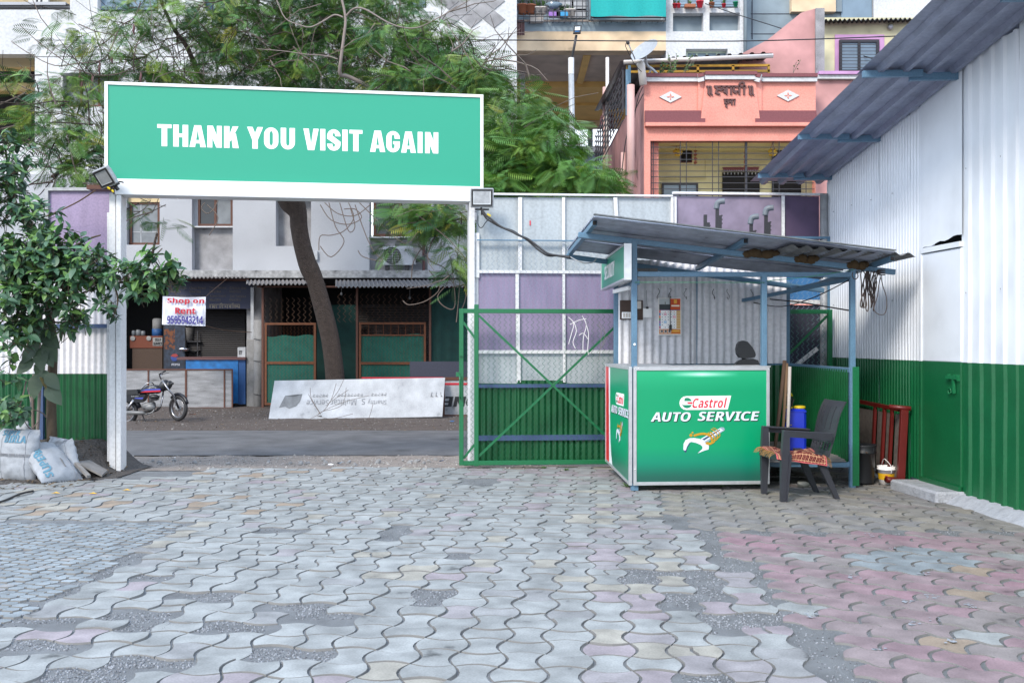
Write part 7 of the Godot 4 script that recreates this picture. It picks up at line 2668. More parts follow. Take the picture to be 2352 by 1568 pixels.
func wheel(parent: Node3D, c: Vector3, r: float, b: Basis) -> void:
	var st := S(true)
	lathe(st, [Vector2(r - 0.075, -0.02), Vector2(r - 0.05, -0.034), Vector2(r - 0.015, -0.034), Vector2(r, -0.012), Vector2(r, 0.012), Vector2(r - 0.015, 0.034), Vector2(r - 0.05, 0.034), Vector2(r - 0.075, 0.02), Vector2(r - 0.075, -0.02)], Transform3D(b * Basis(Vector3.RIGHT, PI / 2), c), 28)
	var w := obj("wheel", st, M.black_rubber, parent)
	st = S(true)
	lathe(st, [Vector2(r - 0.078, -0.024), Vector2(r - 0.068, -0.024), Vector2(r - 0.068, 0.024), Vector2(r - 0.078, 0.024), Vector2(r - 0.086, 0), Vector2(r - 0.078, -0.024)], Transform3D(b * Basis(Vector3.RIGHT, PI / 2), c), 28)
	obj("rim", st, M.bike_chrome, w)
	st = S(true)
	lathe(st, [Vector2(0, -0.04), Vector2(0.05, -0.04), Vector2(0.055, 0.0), Vector2(0.05, 0.04), Vector2(0, 0.04)], Transform3D(b * Basis(Vector3.RIGHT, PI / 2), c), 14)
	obj("hub", st, M.galvanised, w)
	st = S()
	for k in 18:
		var t := TAU * k / 18.0
		var side := 0.03 if k % 2 == 0 else -0.03
		bar(st, c + b * Vector3(cos(t) * 0.045, sin(t) * 0.045, side), c + b * Vector3(cos(t + 0.3) * (r - 0.076), sin(t + 0.3) * (r - 0.076), 0), 0.004)
	obj("spokes", st, M.bike_chrome, w)

func build_motorcycle() -> void:
	var D := 20.6
	var m := thing("motorcycle", "black motorcycle with red and blue stripes parked on the dirt across the road", "motorcycle", at(340, 969, D))
	# places on the machine are measured on a grid four times finer than the view
	var p := func(x: float, y: float, out := 0.0) -> Vector3:
		return at(x / 4.0, 784.0 + y / 4.0, D - out)
	wheel(m, p.call(1635, 612, 0.05), 0.262, Basis(Vector3.UP, -0.55) * Basis(Vector3(0, 0, 1), 0.0))
	wheel(m, p.call(1150, 650, 0.0), 0.262, Basis(Vector3.UP, -0.06))
	var st := S(true)
	for q in [[1395, 440, 0.20, 0.095, 0.10, 0.10], [1330, 455, 0.13, 0.07, 0.085, 0.35], [1440, 440, 0.11, 0.09, 0.09, 0.0]]:
		ball(st, p.call(q[0], q[1]), Vector3(q[2], q[3], q[4]), 16, Basis(Vector3(0, 0, 1), q[5]))
	var gloss := mat("bike_black", lin(0.006, 0.007, 0.012), 0.32)
	obj("fuel_tank", st, gloss, m)
	for q in [["ink_red", 462, 0.0], ["stripe_blue", 447, 0.003]]:
		if not M.has("stripe_blue"):
			mat("stripe_blue", lin(0.05, 0.07, 0.36), 0.35)
		st = S()
		flat_poly(st, [[1285 / 4.0 + q[2], 784 + (q[1] + 6) / 4.0], [1340 / 4.0, 784 + (q[1] - 10) / 4.0], [1470 / 4.0, 784 + (q[1] - 14) / 4.0], [1472 / 4.0, 784 + q[1] / 4.0], [1340 / 4.0, 784 + (q[1] + 6) / 4.0]], D - 0.108 - q[2], 0.008)
		obj("tank_stripe", st, M[q[0]], m)
	st = S()
	letters(st, "HONDA", 0.13, 0.025, Transform3D(Basis(), p.call(1398, 421, 0.108)), 0.003)
	letters(st, "HERO", 0.10, 0.02, Transform3D(Basis(), p.call(1392, 410, 0.105)), 0.003)
	obj("tank_lettering", st, M.galvanised, m)
	st = S()
	flat_poly(st, [[275, 784 + 112], [318, 784 + 110], [321, 784 + 120], [275, 784 + 124]], D, 0.22)
	obj("seat", st, M.black_plastic, m)
	st = S()
	flat_poly(st, [[278, 784 + 122], [338, 784 + 121], [331, 784 + 136], [325, 784 + 140], [290, 784 + 137]], D, 0.20)
	var sp := obj("side_panel", st, gloss, m)
	st = S()
	flat_poly(st, [[307, 784 + 131], [311, 784 + 129], [329, 784 + 128.5], [326, 784 + 132.5]], D - 0.105, 0.006)
	obj("panel_stripe", st, M.stripe_blue, sp)
	st = S()
	letters(st, "Splendor", 0.16, 0.028, Transform3D(Basis(), p.call(1236, 505, 0.105)), 0.003, true, 0.0, 0.25)
	obj("panel_lettering", st, M.galvanised, sp)
	st = S(true)
	ball(st, p.call(1505, 405, 0.03), Vector3(0.10, 0.13, 0.10), 14, Basis(Vector3(0, 0, 1), -0.5))
	ball(st, p.call(1545, 405, 0.04), Vector3(0.07, 0.11, 0.09), 12, Basis(Vector3(0, 0, 1), -0.5))
	obj("headlamp_cowl", st, M.black_plastic, m)
	for z in [-0.07, 0.07]:
		st = S(true)
		tube(st, [p.call(1488, 360, 0.05 + z), p.call(1548, 445, 0.05 + z), p.call(1600, 505, 0.05 + z)], 0.02, 8)
		var fk := obj("fork", st, M.bike_chrome, m)
		st = S(true)
		tube(st, [p.call(1590, 495, 0.05 + z), p.call(1638, 615, 0.05 + z)], 0.024, 8)
		obj("fork_leg", st, M.dark_metal, fk)
	st = S(true)
	var arc := []
	for k in 9:
		var t := lerpf(0.35, 2.35, k / 8.0)
		arc.append(p.call(1635, 612, 0.05) + Basis(Vector3.UP, -0.55) * Vector3(cos(t) * 0.285, sin(t) * 0.285, 0))
	tube(st, arc, 0.034, 8)
	obj("front_mudguard", st, gloss, m)
	st = S(true)
	tube(st, spline([p.call(1478, 350, -0.1), p.call(1462, 310, 0.0), p.call(1478, 295, 0.2), p.call(1490, 290, 0.28)]), 0.012, 6)
	tube(st, spline([p.call(1478, 350, -0.1), p.call(1465, 320, -0.25), p.call(1490, 300, -0.3)]), 0.012, 6)
	obj("handlebar", st, M.bike_chrome, m)
	st = S(true)
	tube(st, [p.call(1462, 302, 0.2), p.call(1515, 270, 0.3)], 0.018, 8)
	obj("grip", st, M.black_rubber, m)
	st = S(true)
	tube(st, spline([p.call(1485, 300, 0.25), p.call(1510, 296, 0.3), p.call(1550, 286, 0.32)]), 0.006, 5)
	obj("lever", st, M.dark_metal, m)
	st = S(true)
	tube(st, [p.call(1550, 400, 0.1), p.call(1568, 390, 0.16)], 0.008, 5)
	ball(st, p.call(1578, 386, 0.18), Vector3(0.04, 0.028, 0.028), 8)
	obj("indicator", st, M.black_plastic, m)
	st = S(true)
	box(st, p.call(1365, 590, 0.0), Vector3(0.24, 0.14, 0.20), Basis(Vector3(0, 0, 1), 0.12), 0.03)
	ball(st, p.call(1375, 605, 0.09), Vector3(0.11, 0.075, 0.05), 14)
	obj("engine", st, mat("engine_grey", lin(0.16, 0.165, 0.17), 0.5, 0.3), m)
	st = S()
	for k in 6:
		box(st, p.call(1410 + k * 2, 545 - k * 7, 0.0), Vector3(0.16, 0.010, 0.18), Basis(Vector3(0, 0, 1), 0.25))
	obj("cooling_fin", st, M.dark_metal, m)
	st = S(true)
	ball(st, p.call(1412, 508, 0.06), Vector3(0.105, 0.05, 0.06), 14)
	obj("air_cleaner", st, M.black_plastic, m)
	st = S(true)
	tube(st, spline([p.call(1500, 400), p.call(1492, 500), p.call(1470, 600), p.call(1420, 640), p.call(1300, 645)]), 0.018, 6)
	tube(st, [p.call(1300, 480), p.call(1240, 600), p.call(1160, 645)], 0.016, 6)
	obj("frame_tube", st, M.dark_metal, m)
	st = S(true)
	tube(st, spline([p.call(1415, 625, 0.12), p.call(1395, 650, 0.14), p.call(1345, 668, 0.15), p.call(1320, 668, 0.15)]), 0.016, 8)
	obj("exhaust_header", st, M.engine_grey, m)
	st = S(true)
	tube(st, [p.call(1335, 660, 0.15), p.call(1310, 657, 0.15), p.call(1140, 655, 0.15)], [0.02, 0.042, 0.045], 10)
	obj("silencer", st, M.engine_grey, m)
	st = S(true)
	tube(st, [p.call(1285, 450, 0.09), p.call(1345, 385, 0.08), p.call(1385, 375, 0.06), p.call(1410, 392, 0.0)], 0.012, 6)
	obj("tank_guard", st, M.bike_chrome, m)
	st = S(true)
	tube(st, [p.call(1496, 490, 0.1), p.call(1488, 530, 0.14), p.call(1478, 590, 0.14), p.call(1440, 620, 0.1)], 0.014, 6)
	obj("crash_bar", st, M.bike_chrome, m)
	st = S()
	bar(st, p.call(1300, 660, 0.1), p.call(1332, 742, 0.22), 0.02)
	obj("side_stand", st, M.dark_metal, m)
	st = S()
	bar(st, p.call(1330, 640, 0.1), p.call(1330, 640, 0.28), 0.03)
	obj("footrest", st, M.black_rubber, m)
	st = S(true)
	var guard := []
	for k in 8:
		var t := lerpf(0.3, 2.2, k / 7.0)
		guard.append(p.call(1150, 650, 0.0) + Vector3(cos(t) * 0.30, sin(t) * 0.30, 0))
	tube(st, guard, 0.05, 8)
	obj("rear_mudguard", st, gloss, m)
	for z in [-0.1, 0.1]:
		st = S(true)
		tube(st, [p.call(1222, 535, z), p.call(1160, 640, z)], 0.026, 8)
		obj("shock_absorber", st, M.bike_chrome, m)

# ---------- chair, corner things, bags
func tbar(st: SurfaceTool, a: Vector3, b: Vector3, wa: float, da: float, wb: float, db: float, x := Vector3.RIGHT, z := Vector3(0, 0, 1)) -> void:
	# a leg that changes its section from wa by da to wb by db
	var c := []
	for q in [[a, wa, da], [b, wb, db]]:
		for e in [[-1, -1], [1, -1], [1, 1], [-1, 1]]:
			c.append(q[0] + x * (e[0] * q[1] * 0.5) + z * (e[1] * q[2] * 0.5))
	var mid := (a + b) / 2
	for k in 4:
		var j := (k + 1) % 4
		quad(st, c[k], c[j], c[4 + j], c[4 + k], (c[k] + c[j]) / 2 - a)
	quad(st, c[0], c[1], c[2], c[3], a - mid)
	quad(st, c[4], c[5], c[6], c[7], b - mid)

func build_chair() -> void:
	var ch := thing("plastic_chair", "dark grey plastic armchair with slotted back facing left before the booth", "chair", Vector3(2.78, 0, -9.72))
	var P: Material = M.chair_plastic
	var fn := Vector3(2.545, 0, -9.44)
	var ff := Vector3(2.485, 0, -9.91)
	var bn := Vector3(3.105, 0, -9.60)
	var bf := Vector3(3.035, 0, -10.02)
	var sx := Vector3(0.99, 0, -0.12)
	var sz := Vector3(0.13, 0, 0.99)
	# legs: front ones rise to the arms, rear ones rake back
	for q in [[fn, Vector3(2.575, 0.655, -9.445)], [ff, Vector3(2.50, 0.655, -9.93)]]:
		var st := S()
		tbar(st, q[0], Vector3(lerpf(q[0].x, q[1].x, 0.65), 0.40, lerpf(q[0].z, q[1].z, 0.65)), 0.048, 0.045, 0.082, 0.045, sx, sz)
		tbar(st, Vector3(lerpf(q[0].x, q[1].x, 0.65), 0.40, lerpf(q[0].z, q[1].z, 0.65)), q[1], 0.082, 0.045, 0.06, 0.05, sx, sz)
		var side := -1.0 if q[0] == ff else 1.0
		tbar(st, q[0] + sx * 0.026 + sz * (0.024 * side), Vector3(q[1].x, 0.44, q[1].z) + sx * 0.03 + sz * (0.024 * side), 0.012, 0.03, 0.02, 0.05, sx, sz)
		obj("leg", st, P, ch)
	for q in [[bn, Vector3(2.90, 0.44, -9.58)], [bf, Vector3(2.84, 0.44, -10.0)]]:
		var st := S()
		tbar(st, q[0], q[1], 0.045, 0.04, 0.085, 0.045, sx, sz)
		obj("leg", st, P, ch)
	# arms
	for q in [[Vector3(2.545, 0.655, -9.445), Vector3(3.03, 0.625, -9.53), 1.0], [Vector3(2.475, 0.655, -9.93), Vector3(2.96, 0.625, -10.0), -1.0]]:
		var st := S()
		bar(st, q[0] + Vector3(0, 0.004, 0), q[1], 0.062, 0.018, Vector3.UP, 0.005)
		bar(st, q[0] + Vector3(0, -0.02, 0.026 * q[2]), q[1] + Vector3(0, -0.03, 0.026 * q[2]), 0.012, 0.055)
		obj("armrest", st, P, ch)
	# seat
	var st := S()
	var s0 := [Vector3(2.50, 0.435, -9.455), Vector3(2.44, 0.435, -9.92), Vector3(2.93, 0.405, -9.99), Vector3(2.98, 0.405, -9.56)]
	quad(st, s0[0], s0[1], s0[2], s0[3], Vector3.UP)
	var dn := Vector3(0, -0.055, 0)
	for k in 4:
		var a: Vector3 = s0[k]
		var b: Vector3 = s0[(k + 1) % 4]
		quad(st, a, b, b + dn, a + dn, (a + b) / 2 - Vector3(2.72, 0.42, -9.72))
	obj("seat", st, P, ch)
	# back: a curved shell cut by slots
	var back := func(f: float, y: float) -> Vector3:
		# f across from far (0) to near (1)
		var t := (y - 0.40) / 0.53
		var x := 2.95 + 0.16 * t * t * 0.8 + 0.05 * t + 0.018 * sin(t * 5.0)
		var flare := 1.0 + 0.10 * t
		return Vector3(x + 0.055 * f - 0.025 * sin(PI * f), y, lerpf(-9.77 - 0.215 * flare, -9.77 + 0.215 * flare, f))
	st = S()
	var th := Vector3(0.014, 0, 0)
	var cell := func(f0: float, f1: float, y0: float, y1: float) -> void:
		var n := maxi(1, int((y1 - y0) / 0.05))
		for k in n:
			var a := lerpf(y0, y1, float(k) / n)
			var b := lerpf(y0, y1, float(k + 1) / n)
			var p := [back.call(f0, a), back.call(f1, a), back.call(f1, b), back.call(f0, b)]
			quad(st, p[0], p[1], p[2], p[3], Vector3.LEFT)
			quad(st, p[0] + th, p[1] + th, p[2] + th, p[3] + th, Vector3.RIGHT)
			quad(st, p[0], p[3], p[3] + th, p[0] + th, Vector3(0, 0, -1))
			quad(st, p[1], p[2], p[2] + th, p[1] + th, Vector3(0, 0, 1))
			if k == 0:
				quad(st, p[0], p[1], p[1] + th, p[0] + th, Vector3.DOWN)
			if k == n - 1:
				quad(st, p[3], p[2], p[2] + th, p[3] + th, Vector3.UP)
	for q in [[0.40, 0.46], [0.535, 0.565], [0.605, 0.655], [0.875, 0.93]]:
		for k in 8:
			cell.call(k / 8.0, (k + 1) / 8.0, q[0], q[1])
	var slots := [0.18, 0.38, 0.58, 0.78]
	var f := 0.0
	for k in 5:
		var f1: float = slots[k] if k < 4 else 1.0
		cell.call(f, f1, 0.655, 0.875)
		cell.call(f, f1, 0.565, 0.605)
		f = f1 + 0.035
	for k in 9:
		cell.call(k * 0.12, k * 0.12 + 0.035, 0.46, 0.535)
	obj("backrest", st, P, ch)
	st = S(true)
	for k in 4:
		var c: Vector3 = back.call(0.2 + k * 0.2, 0.498)
		tube(st, range(9).map(func(i): return c + Vector3(0.006, 0.028 * sin(TAU * i / 8), 0.03 * cos(TAU * i / 8))), 0.006, 5)
	obj("back_ornament", st, P, ch)
	# patterned cloth on the seat
	var im := Image.create(128, 128, false, Image.FORMAT_RGB8)
	for y in 128:
		for x in 128:
			var c := Color(0.33, 0.05, 0.08)
			var edge := mini(mini(x, 127 - x), mini(y, 127 - y))
			var n: float = T.wob.get_noise_2d(x * 9.0, y * 9.0)
			var lightc := Color(0.72, 0.55, 0.42)
			if edge < 3:
				c = Color(0.72, 0.35, 0.36)
			elif edge < 22:
				var s := x + y if edge == mini(x, 127 - x) else x - y
				var dd := absi(posmod(s, 16) - 8) + absi(edge - 12)
				if dd % 6 < 2 or edge in [5, 6, 19, 20]:
					c = lightc
			elif sin(x * 0.28) * cos(y * 0.31) + n * 1.2 > 0.5 or absf(sin(x * 0.16 + n * 3.0) + cos(y * 0.16)) < 0.10:
				c = lightc
			im.set_pixel(x, y, c)
	var cm := print_mat("seat_cloth_print", im, 0.95)
	cm.texture_repeat = false
	st = S(true)
	var cp := func(u: float, v: float) -> Vector3:
		# u from the far side (0) over the seat to the near side hem (1); v from front to back
		var a: Vector3 = s0[1].lerp(s0[2], v)
		var b: Vector3 = s0[0].lerp(s0[3], v)
		var p := a.lerp(b, minf(u / 0.82, 1.0))
		var hang := maxf(0.0, u - 0.82) / 0.18
		p += Vector3(0.0, 0.014 + 0.018 * sin(v * 7.0 + u * 5.0) * (1 - hang) + 0.012 * sin(u * 11.0), 0.0)
		p += Vector3(0.01 * sin(v * 9.0), -0.075 * hang * (0.55 + 0.6 * v), 0.035 * sqrt(hang) + 0.012 * sin(v * 13.0) * hang)
		return p
	for i in 16:
		for j in 16:
			for e in [[0, 0], [1, 0], [1, 1], [0, 0], [1, 1], [0, 1]]:
				var u: float = (i + e[0]) / 16.0
				var v: float = (j + e[1]) / 16.0
				st.set_uv(Vector2(v, u))
				st.add_vertex(cp.call(u, v * 1.04 - 0.03))
	var cloth := thing("seat_cloth", "maroon and cream patterned cloth draped over the plastic chair's seat", "cloth", Vector3(2.72, 0.44, -9.72))
	obj("cloth", st, cm, cloth)
	st = S()
	for k in 22:
		var p: Vector3 = cp.call(0.05 + k * 0.035, -0.03)
		tube(st, [p, p + Vector3(-0.03, -0.012 + rr(-0.01, 0.01), rr(-0.01, 0.01)), p + Vector3(-0.05, -0.05 + rr(-0.01, 0.02), rr(-0.015, 0.015))], 0.003, 3)
	for k in 10:
		var p: Vector3 = cp.call(0.7 + k * 0.03, 1.01)
		tube(st, [p, p + Vector3(0.025, -0.015, rr(-0.01, 0.01)), p + Vector3(0.045, -0.035, rr(-0.01, 0.01))], 0.003, 3)
	obj("fringe", st, mat("fringe_ochre", lin(0.30, 0.17, 0.06), 0.9), cloth)

func build_corner_things() -> void:
	var b := Vector3(3.70, 0, -10.62)
	var bk := thing("black_bucket", "large black plastic bucket with ribbed rim beside the booth post", "bucket", b)
	var st := S(true)
	lathe(st, [Vector2(0, 0.004), Vector2(0.118, 0.004), Vector2(0.134, 0.32), Vector2(0.146, 0.32), Vector2(0.146, 0.345), Vector2(0.138, 0.35), Vector2(0.148, 0.40), Vector2(0.15, 0.415), Vector2(0.138, 0.415), Vector2(0.122, 0.02)], Transform3D(Basis(), b), 28)
	obj("pail", st, M.black_plastic, bk)
	st = S()
	for k in 4:
		var t := k * PI / 2 + 0.9
		box(st, b + Vector3(cos(t) * 0.146, 0.37, sin(t) * 0.146), Vector3(0.012, 0.05, 0.03), Basis(Vector3.UP, -t))
	obj("rim_lug", st, M.black_plastic, bk)
	st = S()
	tube(st, [at(1958, 1023, 10.75), at(1993, 1040, 10.45)], 0.005, 5)
	one("thin_stick", st, M.bamboo, "thin pale stick lying across the black bucket's mouth", "stick")
	var w := on_ground(2037, 1111)
	w.y = 0.0
	var wb := thing("paint_bucket", "small white bucket with a yellow label and wire handle on the paving", "bucket", w)
	st = S(true)
	lathe(st, [Vector2(0, 0.004), Vector2(0.074, 0.004), Vector2(0.088, 0.150), Vector2(0.096, 0.150), Vector2(0.096, 0.166), Vector2(0.090, 0.168), Vector2(0.097, 0.19), Vector2(0.088, 0.19), Vector2(0.078, 0.02), Vector2(0, 0.02)], Transform3D(Basis(), w), 24)
	obj("pail", st, M.letter_white, wb)
	st = S(true)
	lathe(st, [Vector2(0.0765, 0.018), Vector2(0.0865, 0.115)], Transform3D(Basis(), w), 24)
	obj("label_band", st, mat("label_yellow", lin(0.62, 0.36, 0.01), 0.5), wb)
	st = S()
	for k in 5:
		box(st, w + Vector3(-0.035 + 0.018 * (k % 3), 0.095 - 0.012 * k, 0.079 + 0.0012 * (5 - k)), Vector3(0.03, 0.005, 0.003))
	obj("label_print", st, M.ink_red, wb)
	st = S(true)
	tube(st, spline([w + Vector3(0.015, 0.12, 0.093), w + Vector3(0.012, 0.19, 0.10), w + Vector3(-0.005, 0.235, 0.06), w + Vector3(-0.035, 0.265, 0.02), w + Vector3(-0.02, 0.2, -0.08)]), 0.0035, 5)
	obj("handle", st, M.letter_white, wb)
	# red steel trolley leaning on the shed wall
	var tr := thing("red_trolley", "red steel frame with grey boards leaning on the shed wall behind the buckets", "frame", Vector3(3.95, 0, -11.4), SLANT)
	var sp := func(d: float, y: float, off: float) -> Vector3:
		return Vector3(shed_x(d) - off, y, -d)
	for d in [10.36, 10.63, 10.81, 11.04, 11.57]:
		st = S()
		bar(st, sp.call(d, 0.04, 0.13), sp.call(d, 0.80 + 0.015 * (d - 10.6), 0.09), 0.075 if d < 10.5 else 0.03, 0.05, Vector3(0, 0, 1), 0.004)
		obj("upright", st, M.red_paint, tr)
	st = S(true)
	tube(st, [sp.call(10.34, 0.81, 0.03), sp.call(10.42, 0.825, 0.22)], 0.024, 12)
	obj("roller", st, M.red_paint, tr)
	st = S()
	bar(st, sp.call(10.36, 0.79, 0.09), sp.call(12.0, 0.83, 0.09), 0.04, 0.04)
	obj("top_rail", st, M.red_paint, tr)
	for q in [[10.42, 10.58], [10.66, 10.78], [10.84, 11.0], [11.08, 11.52]]:
		st = S()
		var a: Vector3 = sp.call(q[0], 0.06, 0.11)
		var e: Vector3 = sp.call(q[1], 0.06, 0.11)
		var up := Vector3(0.03, 0.68, 0)
		quad(st, a, e, e + up, a + up, Vector3.LEFT)
		quad(st, a + Vector3(0.02, 0, 0), e + Vector3(0.02, 0, 0), e + up + Vector3(0.02, 0, 0), a + up + Vector3(0.02, 0, 0), Vector3.RIGHT)
		obj("board", st, mat("grey_board", lin(0.14, 0.12, 0.11), 0.85, 0, "stain", 2.0) if not M.has("grey_board") else M.grey_board, tr)
	st = S(true)
	tube(st, [at(2036, 1101, 10.45), at(2070, 1104, 10.5)], 0.032, 12)
	one("red_pipe", st, M.red_paint, "short dull red pipe lying on the paving before the white bucket", "pipe")
	st = S()
	var gp := at(2076, 1103, 10.55)
	for i in 26:
		var a := gp + Vector3(rr(-0.05, 0.05), rr(-0.03, 0.03), rr(-0.04, 0.04))
		var e := rv(0.045)
		var g := rv(0.045)
		quad(st, a, a + e, a + e + g, a + g, Vector3(0, 0.5, 1))
	var gm := mat("green_film", lin(0.03, 0.40, 0.10), 0.3)
	gm.backlight_enabled = true
	gm.backlight = Color(0.1, 0.5, 0.2)
	one("plastic_bag", st, gm, "crumpled green plastic bag at the corner of the door step", "bag")

func bag(called: String, label: String, c: Vector3, ax: Vector3, az: Vector3, l: float, w: float, t: float, pinch: float, prints: Array, noise := 0.02) -> Node3D:
	# a filled sack: length along ax, width along az, its face upwards of both
	ax = ax.normalized()
	az = (az - ax * az.dot(ax)).normalized()
	var n := az.cross(ax).normalized()
	var root := thing(called, label, "sack", c, 0.0, "cement sacks")
	var ps := func(u: float, v: float, top: float) -> Vector3:
		var h := t * pow(maxf(0.0, 1.0 - pow(absf(u), 3.0)), 0.6) * pow(maxf(0.0, 1.0 - pow(absf(v), 3.0)), 0.6)
		var pull := 1.0 - pinch * (1.0 - absf(u)) * absf(v) * 0.4
		var k: float = T.wob.get_noise_3d(u * 55.0 + c.x * 50.0, v * 55.0, top * 40.0) * noise * 1.3
		k += 0.008 * sin(u * 17.0 + v * 3.0) * absf(v)
		return c + ax * (u * l) + az * (v * w * pull) + n * (h * top + k * (1.0 if absf(u) < 0.97 and absf(v) < 0.97 else 0.5))
	var st := S(true)
	var N := 22
	for top in [1.0, -1.0]:
		for i in N:
			for j in N:
				var q := []
				for e in [[0, 0], [1, 0], [1, 1], [0, 1]]:
					var u := sin(PI * 0.5 * (2.0 * (i + e[0]) / N - 1.0))
					var v := sin(PI * 0.5 * (2.0 * (j + e[1]) / N - 1.0))
					q.append(ps.call(u, v, top))
				quad(st, q[0], q[1], q[2], q[3], n * top)
	obj("sack", st, M.bag_white, root)
	# prints follow the cloth: [text, centre u, centre v, width, height, turn, material]
	for q in prints:
		var tx := S()
		letters(tx, q[0], q[3], q[4], Transform3D(Basis(), Vector3.ZERO), 0.002, true, 0.004)
		var arr := tx.commit_to_arrays()
		var vs: PackedVector3Array = arr[Mesh.ARRAY_VERTEX]
		for i in vs.size():
			var e := Vector2(vs[i].x, vs[i].y).rotated(q[5])
			var u := clampf(q[1] + e.x / l, -0.98, 0.98)
			var v := clampf(q[2] - e.y / w, -0.98, 0.98)
			vs[i] = ps.call(u, v, 1.0) + n * (0.004 + vs[i].z)
		arr[Mesh.ARRAY_VERTEX] = vs
		var am := ArrayMesh.new()
		am.add_surface_from_arrays(Mesh.PRIMITIVE_TRIANGLES, arr)
		obj("print", am, M[q[6]], root)
	# seams and printed rules
	st = S()
	for v in [-0.55, 0.62]:
		var pts := []
		for i in 16:
			pts.append(ps.call(lerpf(-0.95, 0.95, i / 15.0), v, 1.0) + n * 0.003)
		tube(st, pts, 0.0025, 3)
	obj("printed_rule", st, M.print_grey, root)
	st = S()
	for i in 34:
		var v := rr(-0.9, 0.9)
		var p: Vector3 = ps.call(-1.0, v, 1.0)
		tube(st, [p, p - ax * rr(0.015, 0.05) + rv(0.02)], 0.0018, 3)
	obj("frayed_threads", st, M.bag_white, root)
	return root

func build_bags() -> void:
	# heap of soil along the left fence
	var f := func(x: float, d: float) -> float:
		var k := smoothstep(10.55, 11.9, d - (x + 5.4) * 0.10) * (1.0 - smoothstep(-4.95, -4.45, x + 0.2 * (12.0 - d)))
		return -0.022 + 0.33 * k + 0.022 * smoothstep(10.6, 10.8, d + 0.25 * (-5.0 - x) * 0.4) + 0.012 * T.wob.get_noise_2d(x * 120.0, d * 120.0) * (0.4 + k)
	height_sheet("soil_bed", M.soil, -8.0, -4.35, 9.9, 12.2, 60, 40, f)
	var c := at(40, 1046, 10.85)
	bag("cement_sack", "upright white cement sack with blue print at the left edge of the yard", c, Vector3(0.04, 1, -0.10), Vector3(1, -0.05, 0.15), 0.285, 0.235, 0.12, 0.0, [["BIRLA", 0.62, 0.1, 0.24, 0.075, PI / 2 + PI, "print_blue"], ["SUPER", 0.84, -0.2, 0.2, 0.055, PI / 2 + PI, "print_blue"], ["ADITYA BIRLA GROUP", 0.02, 0.1, 0.34, 0.032, PI / 2 + PI, "print_grey"]])
	c = at(112, 1062, 10.9)
	bag("cement_sack", "largest white cement sack lying tilted in front with faded blue SUPER print", c, Vector3(-0.62, 0.50, -0.45), Vector3(0.72, 0.35, -0.30).cross(Vector3(-0.62, 0.50, -0.45)) * -1.0 + Vector3(0.75, 0.1, 0.5), 0.325, 0.24, 0.11, 0.3, [["SUPER", -0.35, -0.66, 0.36, 0.085, 0.05, "print_blue"], ["BIRLA", 0.45, -0.62, 0.22, 0.075, 0.05, "print_blue"], ["net weight", -0.4, 0.25, 0.14, 0.022, 0.0, "print_grey"]])
	c = at(150, 1062, 11.15)
	bag("cement_sack", "smaller white sack with frayed mouth behind the large tilted sack", c, Vector3(-0.35, 0.80, -0.30), Vector3(0.9, 0.25, 0.3), 0.22, 0.17, 0.09, 0.2, [["cement", -0.1, 0.1, 0.16, 0.03, 0.2, "print_grey"]])
	c = at(133, 1032, 11.3)
	bag("cement_sack", "crumpled empty white sack end standing behind the other sacks by the trunk", c, Vector3(0.15, 0.95, -0.1), Vector3(1, -0.1, 0.2), 0.13, 0.13, 0.06, 0.6, [], 0.05)
	c = at(56, 1012, 11.2)
	bag("cement_sack", "torn sack with a gaping mouth at the back of the heap, leftmost at the top", c, Vector3(-0.45, 0.85, -0.1), Vector3(0.9, 0.4, 0.3), 0.19, 0.14, 0.09, 0.5, [], 0.05)
	var st := S()
	var b0 := on_ground(175, 1062, 0.14)
	var b1 := on_ground(186, 1064, 0.16)
	for q in [[at(173, 1060, 11.1), at(205, 1056, 11.4), at(246, 1079, 11.3), at(233, 1091, 11.05)]]:
		quad(st, q[0], q[1], q[2], q[3], Vector3(0, 1, 0.3))
		var dn := Vector3(0, -0.02, 0)
		for k in 4:
			quad(st, q[k], q[(k + 1) % 4], q[(k + 1) % 4] + dn, q[k] + dn, Vector3(0, 0, 1))
	one("fibre_board", st, M.plywood, "flat grey fibre board lying on the soil by the left fence", "board")
	st = S()
	bar(st, at(174, 1064, 11.05), at(203, 1094, 10.8), 0.04, 0.03)
	one("short_plank", st, M.plywood, "short grey plank lying beside the fibre board and sacks", "plank")
	st = S(true)
	tube(st, spline([at(-20, 1166, 9.2), at(10, 1155, 9.4), at(45, 1139, 9.8), at(75, 1130, 10.0)]).map(func(p): return Vector3(p.x, 0.015, p.z)), 0.010, 6)
	one("dark_hose", st, M.black_rubber, "dark thin hose curving over the paving at the left edge", "hose")

